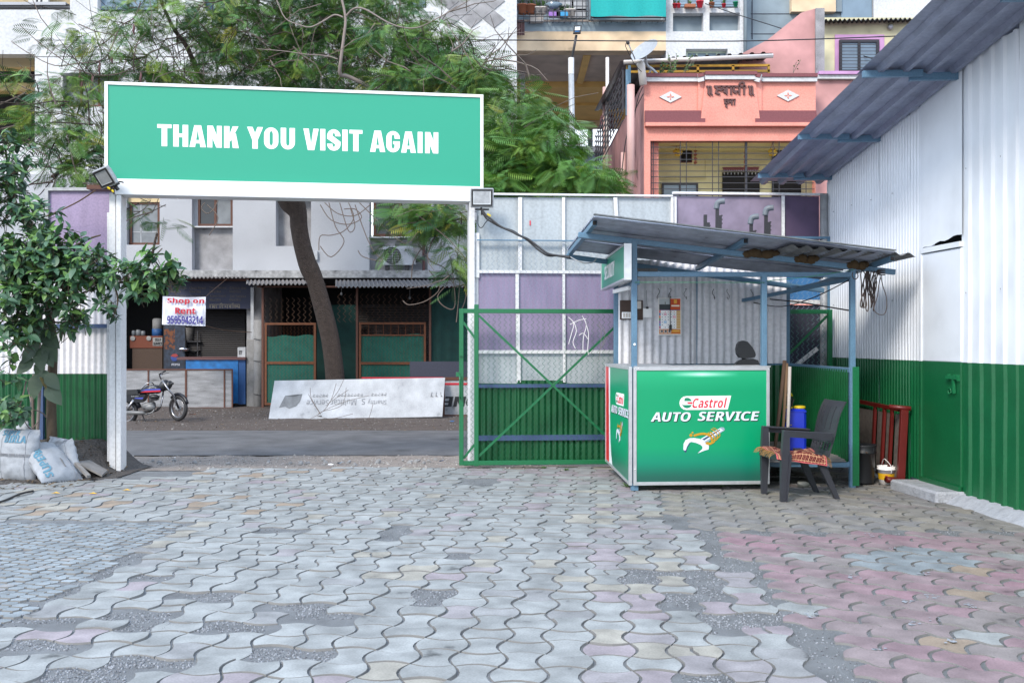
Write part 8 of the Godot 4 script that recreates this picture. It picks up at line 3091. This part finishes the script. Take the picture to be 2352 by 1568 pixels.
func build_litter() -> void:
	# stones on the sandy verge, one by one
	for i in 26:
		var st := S()
		var v := rr(1048, 1080)
		var p := on_ground(rr(300, 1050), v, -0.07)
		if i < 6:
			p = on_ground([960, 985, 868, 800, 690, 1000][i], [1052, 1056, 1062, 1064, 1070, 1048][i], -0.07)
		p.y = ground_height(p.x, -p.z) + 0.01
		var s := rr(0.02, 0.045) * (1.5 if i < 6 else 1.0)
		ball(st, p, Vector3(s, s * 0.5, s * 0.8), 6, Basis.from_euler(rv(2.0)))
		var said: String = "small grey stone lying on the sandy strip under the gateway"
		if i < 6:
			said = ["pale flat stone on the sand, left of a pair near the sliding gate's end", "flat stone on the sand nearest the sliding gate's free end", "lone stone on the sand below the discarded sign's right part", "darker stone on the sand under the letters VISIT", "stone at the paving's edge below the tree trunk", "stone by the road's near edge before the small discarded sign"][i]
		one("stone", st, M.concrete, said, "stone", "stones on the sandy strip")
	for q in [[1010, 1061, "scrap of blue plastic near the gate on the sandy strip", "blue_counter"], [775, 1073, "scrap of pale blue plastic on the sand at the paving's edge", "glass_blue"], [395, 1049, "scrap of white paper on the sand right of the left gateway post", "letter_white"], [1150, 1058, "scrap", ""], [752, 1078, "crumpled white paper on the sand under the THANK YOU sign", "letter_white"], [1035, 966, "scrap of blue paper on the far verge beside the smaller discarded sign", "blue_counter"], [440, 952, "orange scrap on the far dirt verge right of the motorcycle", "terracotta"]]:
		if q[3] == "":
			continue
		var st := S()
		var p := on_ground(q[0], q[1], -0.1)
		p.y = ground_height(p.x, -p.z) + 0.012
		for k in 3:
			var e := Vector3(rr(-0.06, 0.06), rr(0.0, 0.02), rr(-0.06, 0.06))
			quad(st, p, p + e, p + e + Vector3(rr(0.02, 0.06), 0.01, 0.02), p + Vector3(0.04, 0.015, 0.01), Vector3.UP)
		one("litter_scrap", st, M[q[3]], q[2], "litter")
	# pebbles, twigs and dry leaves nobody would count
	var st := S()
	ball(st, Vector3.ZERO, Vector3(1, 0.6, 0.8), 5)
	st.generate_normals()
	var mm := MultiMesh.new()
	mm.transform_format = MultiMesh.TRANSFORM_3D
	mm.use_colors = true
	mm.mesh = st.commit()
	mm.instance_count = 2400
	for i in 2400:
		var d := rr(11.7, 14.6) if i < 1000 else rr(18.5, 24.0)
		var x := rr(-6.5, 0.6) if i < 1000 else rr(-9.0, 0.5)
		var s := rr(0.005, 0.018) * (1.0 if rng.randf() < 0.95 else 1.8)
		mm.set_instance_transform(i, Transform3D(Basis.from_euler(rv(3.0)).scaled(Vector3.ONE * s), Vector3(x, ground_height(x, d) + 0.004, -d)))
		var c := rr(0.10, 0.24) if i > 1000 else rr(0.16, 0.36)
		mm.set_instance_color(i, Color(c, c * 0.95, c * 0.9))
	var pb := MultiMeshInstance3D.new()
	pb.name = "pebbles"
	pb.multimesh = mm
	pb.material_override = M.chip
	add_child(pb)
	tag(stuff(pb), "small pebbles scattered over the sandy strip and far verge", "pebbles")
	st = S()
	quad(st, Vector3(-1, 0, 0), Vector3(0, 0.25, 0.4), Vector3(1, 0.1, 0), Vector3(0, 0.2, -0.4), Vector3.UP)
	st.generate_normals()
	mm = MultiMesh.new()
	mm.transform_format = MultiMesh.TRANSFORM_3D
	mm.use_colors = true
	mm.mesh = st.commit()
	mm.instance_count = 900
	for i in 900:
		var d := rr(10.2, 12.0)
		var x := rr(-6.6, -4.5)
		var y := 0.34 * smoothstep(10.55, 11.9, d) * (1.0 - smoothstep(-4.95, -4.45, x + 0.2 * (12.0 - d))) + 0.008
		if i > 480:
			d = rr(18.6, 24.0)
			x = rr(-8.0, 0.0)
			y = ground_height(x, d) + 0.01
		mm.set_instance_transform(i, Transform3D(Basis.from_euler(Vector3(rr(-0.4, 0.4), rr(0, TAU), rr(-0.4, 0.4))).scaled(Vector3.ONE * rr(0.012, 0.038)), Vector3(x, y, -d)))
		var k := rr(0.4, 1.1)
		mm.set_instance_color(i, Color(0.16 * k, 0.11 * k, 0.06 * k))
	var lf := MultiMeshInstance3D.new()
	lf.name = "dry_leaves"
	lf.multimesh = mm
	lf.material_override = M.chip
	add_child(lf)
	tag(stuff(lf), "dry brown leaves scattered on the soil by the sacks and on the verge", "leaves")
	# fallen leaves one can see singly on the paving
	for q in [[212, 1136, "yellowish fallen leaf on the paving right of the sacks"], [127, 1135, "pale fallen leaf on the paving edge below the sacks"], [110, 1126, "dry fallen leaf beside the dark hose end"], [290, 1128, "small yellow leaf on the paving below the left gateway post"]]:
		st = S()
		var p := on_ground(q[0], q[1])
		var e := Vector3(0.05, 0.012, 0.01)
		quad(st, p - e + Vector3(0, 0.02, 0), p + Vector3(0, 0.018, 0.018), p + e, p + Vector3(0, 0.022, -0.016), Vector3.UP)
		one("fallen_leaf", st, M.label_yellow if q[0] != 110 else M.plywood, q[2], "leaf")
	# weeds at the foot of the counter and gate
	for q in [[1443, 1119, 0.09, "tuft of green weeds at the counter's left front foot"], [1660, 1117, 0.04, "small weed under the middle of the counter"], [1250, 1076, 0.04, "small weed tuft on the paving along the gate's bottom rail"], [1302, 1080, 0.035, "tiny weed tuft on the paving near the counter's back corner"], [1072, 1070, 0.06, "weed at the right gateway post behind the gate end"], [268, 1079, 0.06, "weed at the foot of the left gateway post"], [10, 990, 0.12, "weeds at the fence foot behind the sacks, far left"]]:
		st = S()
		var p := on_ground(q[0], q[1])
		if q[0] < 20:
			p = at(8, 1000, 11.6)
		for i in 30:
			var e: Vector3 = Vector3(rr(-1, 1), rr(0.1, 0.8), rr(-0.6, 0.6)) * q[2]
			var s := Vector3(0.006, 0.002, 0.003) + rv(0.003)
			quad(st, p + e * 0.15, p + e * 0.6 + s, p + e, p + e * 0.6 - s, Vector3(0, 1, 1))
		one("weed_tuft", st, M.plant_leaf, q[3], "weeds")
	# dry twigs before the discarded sign
	var tw := thing("dry_twigs", "bare dry twigs lying in front of the large discarded sign", "twigs", on_ground(740, 968, -0.15))
	for q in [[[700, 968], [740, 945], [760, 918], [772, 880]], [[730, 950], [760, 935], [800, 920], [848, 908]], [[736, 952], [722, 930], [708, 905]], [[742, 944], [785, 930], [795, 890]], [[750, 930], [770, 915], [800, 895]], [[728, 955], [780, 968], [830, 974]], [[700, 968], [760, 962], [810, 950]], [[735, 948], [715, 915], [712, 890]], [[845, 966], [852, 945], [856, 930]], [[755, 925], [775, 900], [790, 870]]]:
		st = S()
		tube(st, spline(q.map(func(p): return at(p[0], p[1], 20.85))), 0.0045, 4)
		obj("twig", st, M.twig, tw)

# ---------- tree and shrub
func frond_mesh(l: float, pairs: int, droop: float) -> ArrayMesh:
	# a feathery twice-divided leaf: a stalk along +x with narrow side plumes, each edged with tiny teeth
	var st := S()
	for i in pairs:
		var t := 0.18 + 0.80 * i / (pairs - 1)
		var base := Vector3(t * l, -droop * t * t * l, 0)
		var pl := l * 0.33 * sin(PI * (0.16 + 0.74 * t)) + 0.02
		for s in [-1.0, 1.0]:
			var d := Vector3(0.62, -0.18, s).normalized()
			var wv := Vector3(0.62, 0, -s * 0.62).normalized() * (l * 0.020)
			var a := base
			var b := base + d * pl * 0.55 + Vector3(0, -0.06 * pl, 0)
			var c := base + d * pl + Vector3(0, -0.22 * pl, 0)
			tri(st, a, b + wv, b - wv, Vector3.UP)
			tri(st, b + wv, c, b - wv, Vector3.UP)
	var r := Vector3(0, 0, l * 0.008)
	quad(st, Vector3.ZERO - r, Vector3(l, -droop * l, 0) - r, Vector3(l, -droop * l, 0) + r, r, Vector3.UP)
	st.generate_normals()
	return st.commit()

func leaf_mat(called: String, c: Color, rough := 0.55) -> StandardMaterial3D:
	var m := mat(called, c, rough)
	m.backlight_enabled = true
	m.backlight = Color(c.r * 0.7, c.g * 0.8, c.b * 0.4)
	return m

func build_big_tree() -> void:
	rng.seed = 77
	var D := 22.3
	var t := thing("big_tree", "tall feathery leaved tree with leaning trunk spreading behind the green sign", "tree", at(770, 968, D))
	var st := S(true)
	var tr := [[772, 985, 24], [769, 868, 22], [759, 784, 21], [748, 735, 21], [736, 690, 20.5], [722, 642, 20], [712, 620, 22], [704, 600, 21], [693, 560, 20], [686, 520, 20], [684, 490, 21], [670, 462, 30], [656, 430, 30]]
	tube(st, spline(tr.map(func(q): return at(q[0], q[1], D)), 3), spline(tr.map(func(q): return Vector3(q[2], 0, 0)), 3).map(func(v): return v.x * D / FOCAL), 16)
	obj("trunk", st, M.bark, t)
	# limbs: [points as u, v, d], thick, thin, colour
	var limbs := [
		[[[648, 440, 21.6], [640, 300, 21.5], [640, 195, 21.4], [646, 100, 21.2], [660, 20, 21], [690, -90, 20.8]], 22, 10, "bark"],
		[[[660, 445, 21.6], [560, 330, 21], [490, 230, 20.5], [455, 170, 20], [430, 110, 19.8], [400, 68, 19.6], [382, 32, 19.5], [350, -40, 19.4]], 17, 6, "bark"],
		[[[560, 300, 20.8], [470, 215, 20.2], [430, 187, 19.8], [395, 170, 19.6], [365, 156, 19.5]], 11, 8, "bark"],
		[[[640, 445, 21.6], [430, 420, 20], [250, 345, 18.5], [150, 388, 17.5], [120, 405, 17]], 14, 7, "bark"],
		[[[690, 450, 21.5], [820, 300, 20], [900, 240, 19], [853, 203, 18.6], [800, 176, 18.4], [781, 170, 18.3], [783, 135, 18.2], [790, 80, 18.2], [793, 38, 18.2], [780, -20, 18.2]], 12, 5, "branch_pale"],
		[[[700, 450, 21.5], [860, 330, 20.5], [1000, 200, 20], [1040, 150, 19.5], [1090, 110, 19]], 14, 4, "bark"],
		[[[700, 455, 21.4], [900, 420, 19], [1050, 330, 17.5], [1150, 260, 16.6], [1210, 225, 16.2]], 13, 4, "bark"],
		[[[794, 38, 18.2], [812, 20, 18.1], [838, 21, 18.0], [888, 50, 18], [926, 63, 18], [963, 62, 18], [1013, 37, 18], [1078, 0, 18], [1100, -15, 18]], 4.5, 1.8, "branch_pale"],
		[[[788, 40, 18.2], [768, 34, 18.2], [743, 48, 18.2], [713, 62, 18.2], [688, 57, 18.2], [655, 42, 18.2], [635, 0, 18.2]], 4, 2, "branch_pale"],
		[[[45, 58, 18], [82, 92, 18], [125, 125, 18], [170, 155, 18], [220, 172, 18], [275, 168, 18], [312, 148, 18.4], [350, 118, 18.8], [420, 96, 19.6]], 1.6, 3.2, "twig"],
		[[[25, 95, 17.6], [70, 125, 17.6], [125, 150, 17.6], [180, 145, 17.6], [225, 140, 17.8], [250, 120, 18], [275, 62, 18.4], [308, 40, 18.6], [322, 5, 18.8]], 1.5, 3.4, "twig"],
		[[[270, 190, 18.5], [285, 150, 18.6], [300, 118, 18.8], [325, 95, 19], [348, 88, 19.2], [352, 60, 19.3], [362, 52, 19.4], [385, 60, 19.6]], 2.4, 3.0, "branch_pale"],
		[[[468, 186, 19.5], [466, 150, 19.5], [460, 115, 19.5], [448, 103, 19.6], [435, 106, 19.7]], 3.2, 2.6, "branch_pale"],
		[[[470, 190, 19.2], [440, 165, 19.3], [410, 140, 19.4], [400, 110, 19.5], [385, 92, 19.6]], 1.8, 2.2, "branch_pale"],
		[[[1240, 330, 16], [1200, 300, 16.2], [1150, 300, 16.6], [1112, 265, 17]], 2.0, 3.4, "twig"],
		[[[588, 112, 18.6], [650, 117, 18.6], [700, 124, 18.5], [750, 128, 18.4], [776, 136, 18.3]], 1.5, 2.6, "branch_pale"]]
	for q in limbs:
		st = S(true)
		var pts := spline(q[0].map(func(p): return at(p[0], p[1], p[2])), 4)
		tube(st, pts, taper(pts.size(), q[1] * 0.5 * 20.0 / FOCAL, q[2] * 0.5 * 19.0 / FOCAL), 7)
		obj("limb", st, M[q[3]], t)
	# clusters of foliage: [u, v, d, spread u, spread v, spread d, fronds, twigs]
	var cl := [[430, 30, 19.5, 130, 60, 1.2, 180, 40], [560, 60, 20.5, 120, 80, 1.5, 300, 90], [560, 150, 20.5, 110, 40, 1.5, 190, 100], [690, 20, 20.5, 110, 70, 1.5, 300, 70], [720, 110, 20.5, 90, 60, 1.5, 210, 80], [720, 175, 20, 100, 30, 1.2, 150, 70],
		[850, 30, 20, 110, 70, 1.4, 280, 60], [900, 130, 19.5, 90, 60, 1.4, 260, 80], [930, 190, 18.5, 80, 26, 0.9, 130, 40], [1010, 110, 19, 70, 60, 1.1, 190, 40], [1060, 170, 18, 70, 45, 1.0, 170, 50], [1100, 190, 17.2, 60, 45, 0.8, 120, 30],
		[1180, 260, 16.4, 80, 60, 0.9, 150, 8], [1160, 340, 16.4, 60, 60, 0.9, 170, 10], [1220, 360, 15.8, 80, 60, 0.8, 190, 8], [1270, 300, 15.6, 50, 50, 0.6, 75, 2], [1300, 400, 15.4, 80, 40, 0.6, 125, 3], [1375, 410, 15.2, 45, 28, 0.5, 48, 1], [1150, 420, 15.6, 60, 30, 0.7, 110, 6],
		[1010, 500, 17, 60, 45, 0.8, 120, 20], [955, 490, 17.4, 55, 34, 0.8, 90, 16], [1050, 600, 16.6, 24, 60, 0.5, 44, 8], [910, 560, 17.6, 30, 20, 0.5, 14, 3],
		[190, 220, 18, 80, 45, 1.0, 110, 30], [120, 290, 17.6, 80, 50, 1.0, 130, 30], [200, 330, 17.8, 60, 50, 0.9, 130, 60], [180, 400, 17.6, 60, 40, 0.8, 90, 60], [250, 120, 18.4, 90, 40, 0.9, 70, 20], [300, 50, 18.8, 70, 40, 0.9, 80, 16], [90, 200, 17.6, 70, 40, 0.8, 46, 10], [160, 90, 18.2, 90, 40, 0.8, 40, 12], [330, 160, 19, 60, 30, 0.9, 70, 24], [400, 170, 19.2, 60, 24, 0.9, 100, 50],
		[700, -80, 20.5, 420, 60, 2.0, 420, 30], [320, 480, 18.4, 30, 16, 0.5, 9, 6], [375, 510, 18.4, 30, 20, 0.4, 10, 3]]
	var meshes := [frond_mesh(0.40, 11, 0.25), frond_mesh(0.34, 10, 0.5), frond_mesh(0.44, 12, 0.12)]
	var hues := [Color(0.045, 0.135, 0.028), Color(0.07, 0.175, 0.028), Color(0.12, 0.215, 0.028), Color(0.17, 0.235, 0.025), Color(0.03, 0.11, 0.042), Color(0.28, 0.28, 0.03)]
	var all := []
	var tw := [S(), S()]
	for q in cl:
		var c := at(q[0], q[1], q[2])
		var k: float = q[2] / FOCAL
		for i in int(q[6] * (1.05 if q[0] < 480 else (1.5 if q[0] < 1100 else 1.9))):
			var e := rv()
			while e.length() > 1.0:
				e = rv()
			var p := c + Vector3(e.x * q[3] * k, e.y * q[4] * k, e.z * q[5])
			var yaw := rr(0, TAU)
			if rng.randf() < 0.6:
				yaw = atan2(-e.z, e.x) + rr(-0.8, 0.8)
			var b := Basis(Vector3.UP, yaw) * Basis(Vector3(0, 0, 1), rr(-0.75, 0.35)) * Basis(Vector3.RIGHT, rr(-0.9, 0.9))
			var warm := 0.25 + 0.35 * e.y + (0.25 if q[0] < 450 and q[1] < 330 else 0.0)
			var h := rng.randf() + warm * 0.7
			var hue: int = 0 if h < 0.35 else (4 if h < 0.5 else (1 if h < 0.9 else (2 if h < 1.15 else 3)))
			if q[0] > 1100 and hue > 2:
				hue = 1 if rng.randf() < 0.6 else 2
			if rng.randf() < 0.02:
				hue = 5
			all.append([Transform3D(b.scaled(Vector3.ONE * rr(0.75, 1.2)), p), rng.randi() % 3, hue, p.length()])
		for i in int(q[7] * (0.55 if q[0] < 420 else 0.65)):
			var e := rv()
			var p := c + Vector3(e.x * q[3] * k, e.y * q[4] * k, e.z * q[5])
			var dv := (rv() + Vector3(0.35 * signf(q[0] - 660.0), 0.1, 0)).normalized()
			var pts := [p]
			for s in 4:
				dv = (dv + rv(0.4) + Vector3(0, -0.05, 0)).normalized()
				pts.append(pts[-1] + dv * rr(0.15, 0.38))
			tube(tw[i % 2], pts, taper(5, rr(0.006, 0.015), 0.004), 4, false)
	# long looping bare twigs under the beam and beside the sign
	for q in [[[735, 470], [760, 505], [800, 515], [830, 500], [815, 480], [790, 480]], [[755, 465], [770, 520], [790, 555], [760, 590], [735, 565]], [[800, 465], [812, 500], [790, 530], [760, 540], [735, 542], [732, 575]], [[815, 470], [840, 540], [860, 580], [880, 600], [835, 590], [822, 575]], [[825, 465], [870, 510], [900, 540], [930, 560]], [[745, 465], [775, 490], [815, 495], [850, 470]], [[780, 465], [800, 530], [815, 520], [805, 480]], [[960, 560], [990, 600], [1020, 615], [1040, 650]], [[985, 620], [1010, 660], [980, 690], [940, 700], [925, 690]], [[1035, 590], [1045, 680], [1040, 710], [1015, 700], [1005, 680], [1020, 660]], [[1060, 600], [1052, 700], [1048, 740]], [[945, 640], [950, 600], [975, 560]], [[475, 470], [500, 500], [480, 540]], [[500, 460], [490, 480], [475, 490], [462, 478], [470, 465]], [[295, 520], [340, 490], [380, 470]], [[295, 500], [330, 480], [345, 460]], [[1065, 610], [1070, 680], [1055, 720]]]:
		tube(tw[0], spline(q.map(func(p): return at(p[0], p[1], 17.6 if p[0] > 900 else 19.0)), 4), 0.009, 4, false)
	for k in 2:
		stuff(obj("twigs", tw[k], M.twig if k == 0 else M.bark, t))
	all.sort_custom(func(a, b): return a[3] < b[3])
	var mats := []
	for k in hues.size():
		mats.append(leaf_mat("frond_%d" % k, Color(hues[k].r, hues[k].g, hues[k].b).linear_to_srgb()))
	for i in 300:
		var o := MeshInstance3D.new()
		o.name = "frond"
		o.mesh = meshes[all[i][1]]
		o.material_override = mats[all[i][2]]
		t.add_child(o, true)
		o.transform = t.global_transform.affine_inverse() * all[i][0]
	for mk in 3:
		var sel := []
		for i in range(300, all.size()):
			if all[i][1] == mk:
				sel.append(all[i])
		var mm := MultiMesh.new()
		mm.transform_format = MultiMesh.TRANSFORM_3D
		mm.use_colors = true
		mm.mesh = meshes[mk]
		mm.instance_count = sel.size()
		for i in sel.size():
			mm.set_instance_transform(i, t.global_transform.affine_inverse() * sel[i][0])
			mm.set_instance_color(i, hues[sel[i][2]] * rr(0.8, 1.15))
		var cr := MultiMeshInstance3D.new()
		cr.name = "crown"
		cr.multimesh = mm
		if not M.has("crown_leaf"):
			var m := mat("crown_leaf", Color.WHITE, 0.55)
			m.vertex_color_use_as_albedo = true
			m.backlight_enabled = true
			m.backlight = Color(0.16, 0.26, 0.07)
		cr.material_override = M.crown_leaf
		t.add_child(cr, true)
		stuff(cr)
	# seed pods
	for q in [[182, 160, 40], [187, 172, 44], [211, 168, 30], [227, 140, 34], [306, 55, 26], [256, 128, 18], [322, 165, 28], [115, 200, 18], [277, 130, 14]]:
		st = S(true)
		var p := at(q[0], q[1], 17.8)
		var l: float = q[2] * 17.8 / FOCAL
		tube(st, [p, p + Vector3(0.01, -l * 0.25, 0), p + Vector3(-0.005, -l * 0.6, 0), p + Vector3(0.015, -l, 0)], [0.006, 0.02, 0.024, 0.004], 6)
		obj("seed_pod", st, M.maroon_dark, t)

func leaf_mesh(l: float, w: float, fold: float) -> ArrayMesh:
	var st := S(true)
	var pts := [0.0, 0.12, 0.32, 0.56, 0.80, 1.0]
	var wid := [0.0, 0.62, 1.0, 0.92, 0.5, 0.0]
	for s in [-1.0, 1.0]:
		for i in 5:
			var a0 := Vector3(pts[i] * l, -0.22 * l * pts[i] * pts[i], 0)
			var a1 := Vector3(pts[i + 1] * l, -0.22 * l * pts[i + 1] * pts[i + 1], 0)
			var b0 := a0 + Vector3(0, fold * wid[i] * w, s * wid[i] * w)
			var b1 := a1 + Vector3(0, fold * wid[i + 1] * w, s * wid[i + 1] * w)
			st.set_smooth_group(-1)
			quad(st, a0, a1, b1, b0, Vector3.UP)
	st.generate_normals()
	return st.commit()

func build_left_shrub() -> void:
	rng.seed = 31
	var foot := at(119, 1024, 11.5)
	var t := thing("broadleaf_shrub", "bushy broad leaved young tree by the left fence reaching over the gateway post", "tree", foot)
	var st := S(true)
	var tp := [[119, 1030, 11.5, 12], [117, 940, 11.5, 11], [119, 860, 11.5, 10.5], [121, 790, 11.4, 10], [112, 720, 11.3, 9], [100, 640, 11.1, 7], [80, 560, 10.9, 5]]
	tube(st, spline(tp.map(func(q): return at(q[0], q[1], q[2])), 3), spline(tp.map(func(q): return Vector3(q[3], 0, 0)), 3).map(func(v): return v.x * 11.4 / FOCAL), 10)
	obj("trunk", st, M.stem, t)
	for q in [[[[83, 1018, 11.4], [88, 940, 11.35], [91, 860, 11.3], [90, 780, 11.3], [96, 700, 11.2]], 4.0, 3.0, "branch_pale"], [[[76, 1000, 11.5], [74, 930, 11.5], [76, 860, 11.5]], 4.0, 3.0, "twig"],
			[[[112, 720, 11.3], [150, 670, 11.1], [200, 645, 10.9], [260, 650, 10.7], [320, 640, 10.5], [380, 630, 10.4]], 5, 1.5, "stem"], [[[105, 690, 11.2], [60, 640, 11], [20, 600, 10.8], [-20, 570, 10.7]], 5, 2, "stem"], [[[100, 640, 11.1], [150, 580, 10.9], [200, 550, 10.8], [230, 540, 10.7]], 4, 1.5, "stem"], [[[80, 560, 10.9], [40, 480, 10.8], [20, 400, 10.8], [10, 330, 10.8]], 5, 2, "stem"],
			[[[260, 650, 10.7], [270, 690, 10.6], [258, 730, 10.6]], 2.5, 1.2, "stem"], [[[320, 640, 10.5], [345, 600, 10.4], [372, 570, 10.4]], 2, 1.2, "stem"], [[[110, 730, 11.3], [60, 760, 11], [20, 800, 10.8]], 4, 1.5, "stem"], [[[113, 740, 11.3], [150, 740, 11], [190, 735, 10.9]], 3, 1.2, "stem"], [[[60, 870, 11.2], [45, 930, 11], [20, 960, 10.9], [-5, 990, 10.8]], 2, 1.4, "twig"], [[[62, 890, 11.2], [70, 930, 11.1], [55, 965, 11]], 2, 1.5, "branch_pale"], [[[88, 966, 11.3], [70, 985, 11.2], [52, 962, 11]], 1.6, 1, "twig"], [[[30, 930, 11], [90, 945, 11.2], [106, 960, 11.3]], 1.6, 1.2, "twig"], [[[348, 590, 10.4], [354, 560, 10.4], [360, 535, 10.4]], 2.5, 2.5, "bark"]]:
		st = S(true)
		var pts := spline(q[0].map(func(p): return at(p[0], p[1], p[2])), 4)
		tube(st, pts, taper(pts.size(), q[1] * 11.0 / FOCAL, q[2] * 11.0 / FOCAL), 6)
		obj("branch", st, M[q[3]], t)
	var lm := [leaf_mesh(0.115, 0.030, 0.22), leaf_mesh(0.10, 0.027, 0.35), leaf_mesh(0.13, 0.033, 0.15)]
	var mats := []
	var hues := [Color(0.045, 0.115, 0.052), Color(0.06, 0.15, 0.058), Color(0.035, 0.09, 0.048), Color(0.10, 0.20, 0.05), Color(0.06, 0.12, 0.075)]
	for k in 5:
		var m := leaf_mat("broad_leaf_%d" % k, hues[k].linear_to_srgb(), 0.5)
		mats.append(m)
	# [u, v, d, spread u, spread v, spread d, sprigs]
	var all := []
	var tw := S()
	for q in [[60, 590, 10.7, 90, 60, 0.45, 60], [90, 640, 10.8, 100, 70, 0.4, 40], [40, 740, 10.9, 70, 50, 0.35, 12], [150, 570, 10.7, 70, 45, 0.4, 30], [210, 610, 10.6, 50, 50, 0.35, 24], [150, 650, 10.7, 90, 45, 0.4, 40], [40, 690, 10.7, 70, 60, 0.4, 30], [300, 630, 10.5, 60, 30, 0.3, 15], [360, 610, 10.4, 50, 40, 0.3, 14], [390, 640, 10.4, 30, 22, 0.25, 7], [255, 700, 10.6, 28, 30, 0.25, 5], [330, 665, 10.5, 55, 24, 0.25, 9],
			[50, 770, 10.8, 60, 50, 0.4, 14], [130, 740, 10.9, 70, 40, 0.35, 12], [15, 850, 10.9, 30, 40, 0.3, 4], [30, 380, 10.8, 55, 70, 0.4, 26], [20, 470, 10.8, 60, 50, 0.4, 24], [90, 500, 10.8, 50, 40, 0.35, 14], [30, 940, 10.8, 40, 35, 0.25, 8], [175, 720, 10.8, 40, 40, 0.3, 10], [10, 330, 10.8, 30, 40, 0.3, 8]]:
		for i in int(q[6] * 1.75):
			var e := rv()
			while e.length() > 1.0:
				e = rv()
			var k: float = q[2] / FOCAL
			var p := at(q[0], q[1], q[2]) + Vector3(e.x * q[3] * k, e.y * q[4] * k, e.z * q[5])
			var out := (Vector3(e.x, e.y * 0.5 + 0.35, e.z) + rv(0.4)).normalized()
			tube(tw, [p - out * 0.16 - Vector3(0, 0.03, 0), p - out * 0.05, p + out * 0.04], [0.004, 0.003, 0.002], 4, false)
			var n := rng.randi_range(5, 8)
			for j in n:
				var yaw := j * 2.4 + rr(-0.3, 0.3)
				var side := out.cross(Vector3(0.3, 1, 0.2)).normalized()
				var dv := (out * rr(0.1, 0.7) + side.rotated(out, yaw) * 0.9 + Vector3(0, -0.05, 0)).normalized()
				var up := (Vector3(0, 1, 0.25) + out * 0.4 + rv(0.35)).normalized()
				var z := dv.cross(up).normalized()
				all.append([Transform3D(Basis(dv, z.cross(dv), z).scaled(Vector3.ONE * rr(0.5, 1.2)), p + out * rr(-0.06, 0.04)), rng.randi() % 3, (3 if e.y > 0.2 and rng.randf() < 0.3 else rng.randi() % 5)])
	stuff(obj("twigs", tw, M.stem, t))
	all.sort_custom(func(a, b): return a[0].origin.z > b[0].origin.z)
	var inv := t.global_transform.affine_inverse()
	for i in 300:
		var o := MeshInstance3D.new()
		o.name = "leaf"
		o.mesh = lm[all[i][1]]
		o.material_override = mats[all[i][2]]
		t.add_child(o, true)
		o.transform = inv * all[i][0]
	for mk in 3:
		var sel := []
		for i in range(300, all.size()):
			if all[i][1] == mk:
				sel.append(all[i])
		var mm := MultiMesh.new()
		mm.transform_format = MultiMesh.TRANSFORM_3D
		mm.use_colors = true
		mm.mesh = lm[mk]
		mm.instance_count = sel.size()
		for i in sel.size():
			mm.set_instance_transform(i, inv * sel[i][0])
			mm.set_instance_color(i, hues[sel[i][2]] * rr(0.8, 1.2))
		var cr := MultiMeshInstance3D.new()
		cr.name = "crown"
		cr.multimesh = mm
		if not M.has("shrub_leaf"):
			var m := mat("shrub_leaf", Color.WHITE, 0.5)
			m.vertex_color_use_as_albedo = true
			m.backlight_enabled = true
			m.backlight = Color(0.10, 0.20, 0.07)
		cr.material_override = M.shrub_leaf
		t.add_child(cr, true)
		stuff(cr)
	# the climbing plant with large dull leaves on the stem
	var v := thing("climbing_plant", "climber with large dull green hanging leaves on the shrub's thin stem", "plant", at(92, 900, 11.2))
	var big := leaf_mesh(0.27, 0.085, 0.1)
	var bm := leaf_mat("climber_leaf", lin(0.045, 0.075, 0.05), 0.6)
	var bd := leaf_mat("climber_dry", lin(0.16, 0.12, 0.05), 0.7)
	for q in [[104, 775, 0.5, 1.0], [108, 795, 0.9, 1.0], [62, 835, 2.6, 0.95], [80, 870, 1.7, 1.05], [100, 860, 1.2, 0.9], [122, 895, 0.75, 1.05], [75, 790, 2.0, 0.85], [118, 870, 0.6, 0.9], [92, 810, 1.4, 1.0], [68, 805, 2.3, 0.9], [112, 815, 1.0, 0.8], [98, 840, 1.9, 0.8], [95, 760, 1.2, 0.9], [85, 740, 1.8, 0.9], [110, 745, 0.8, 0.8]]:
		var o := MeshInstance3D.new()
		o.name = "leaf"
		o.mesh = big
		o.material_override = bm
		v.add_child(o, true)
		var dv := Vector3(cos(q[2]) * 0.8, -0.75 * absf(sin(q[2])) - 0.2, rr(0.1, 0.35)).normalized()
		var z := dv.cross(Vector3(0, 0.4, 1)).normalized()
		o.transform = v.global_transform.affine_inverse() * Transform3D(Basis(dv, z.cross(dv), z).scaled(Vector3.ONE * q[3]), at(lerpf(92, q[0], 0.5), q[1] - 12, 11.15))
	var o2 := MeshInstance3D.new()
	o2.name = "dry_leaf"
	o2.mesh = big
	o2.material_override = bd
	v.add_child(o2, true)
	o2.transform = v.global_transform.affine_inverse() * Transform3D(Basis(Vector3(0, 0, 1), -0.9).scaled(Vector3.ONE * 0.6), at(90, 865, 11.1))
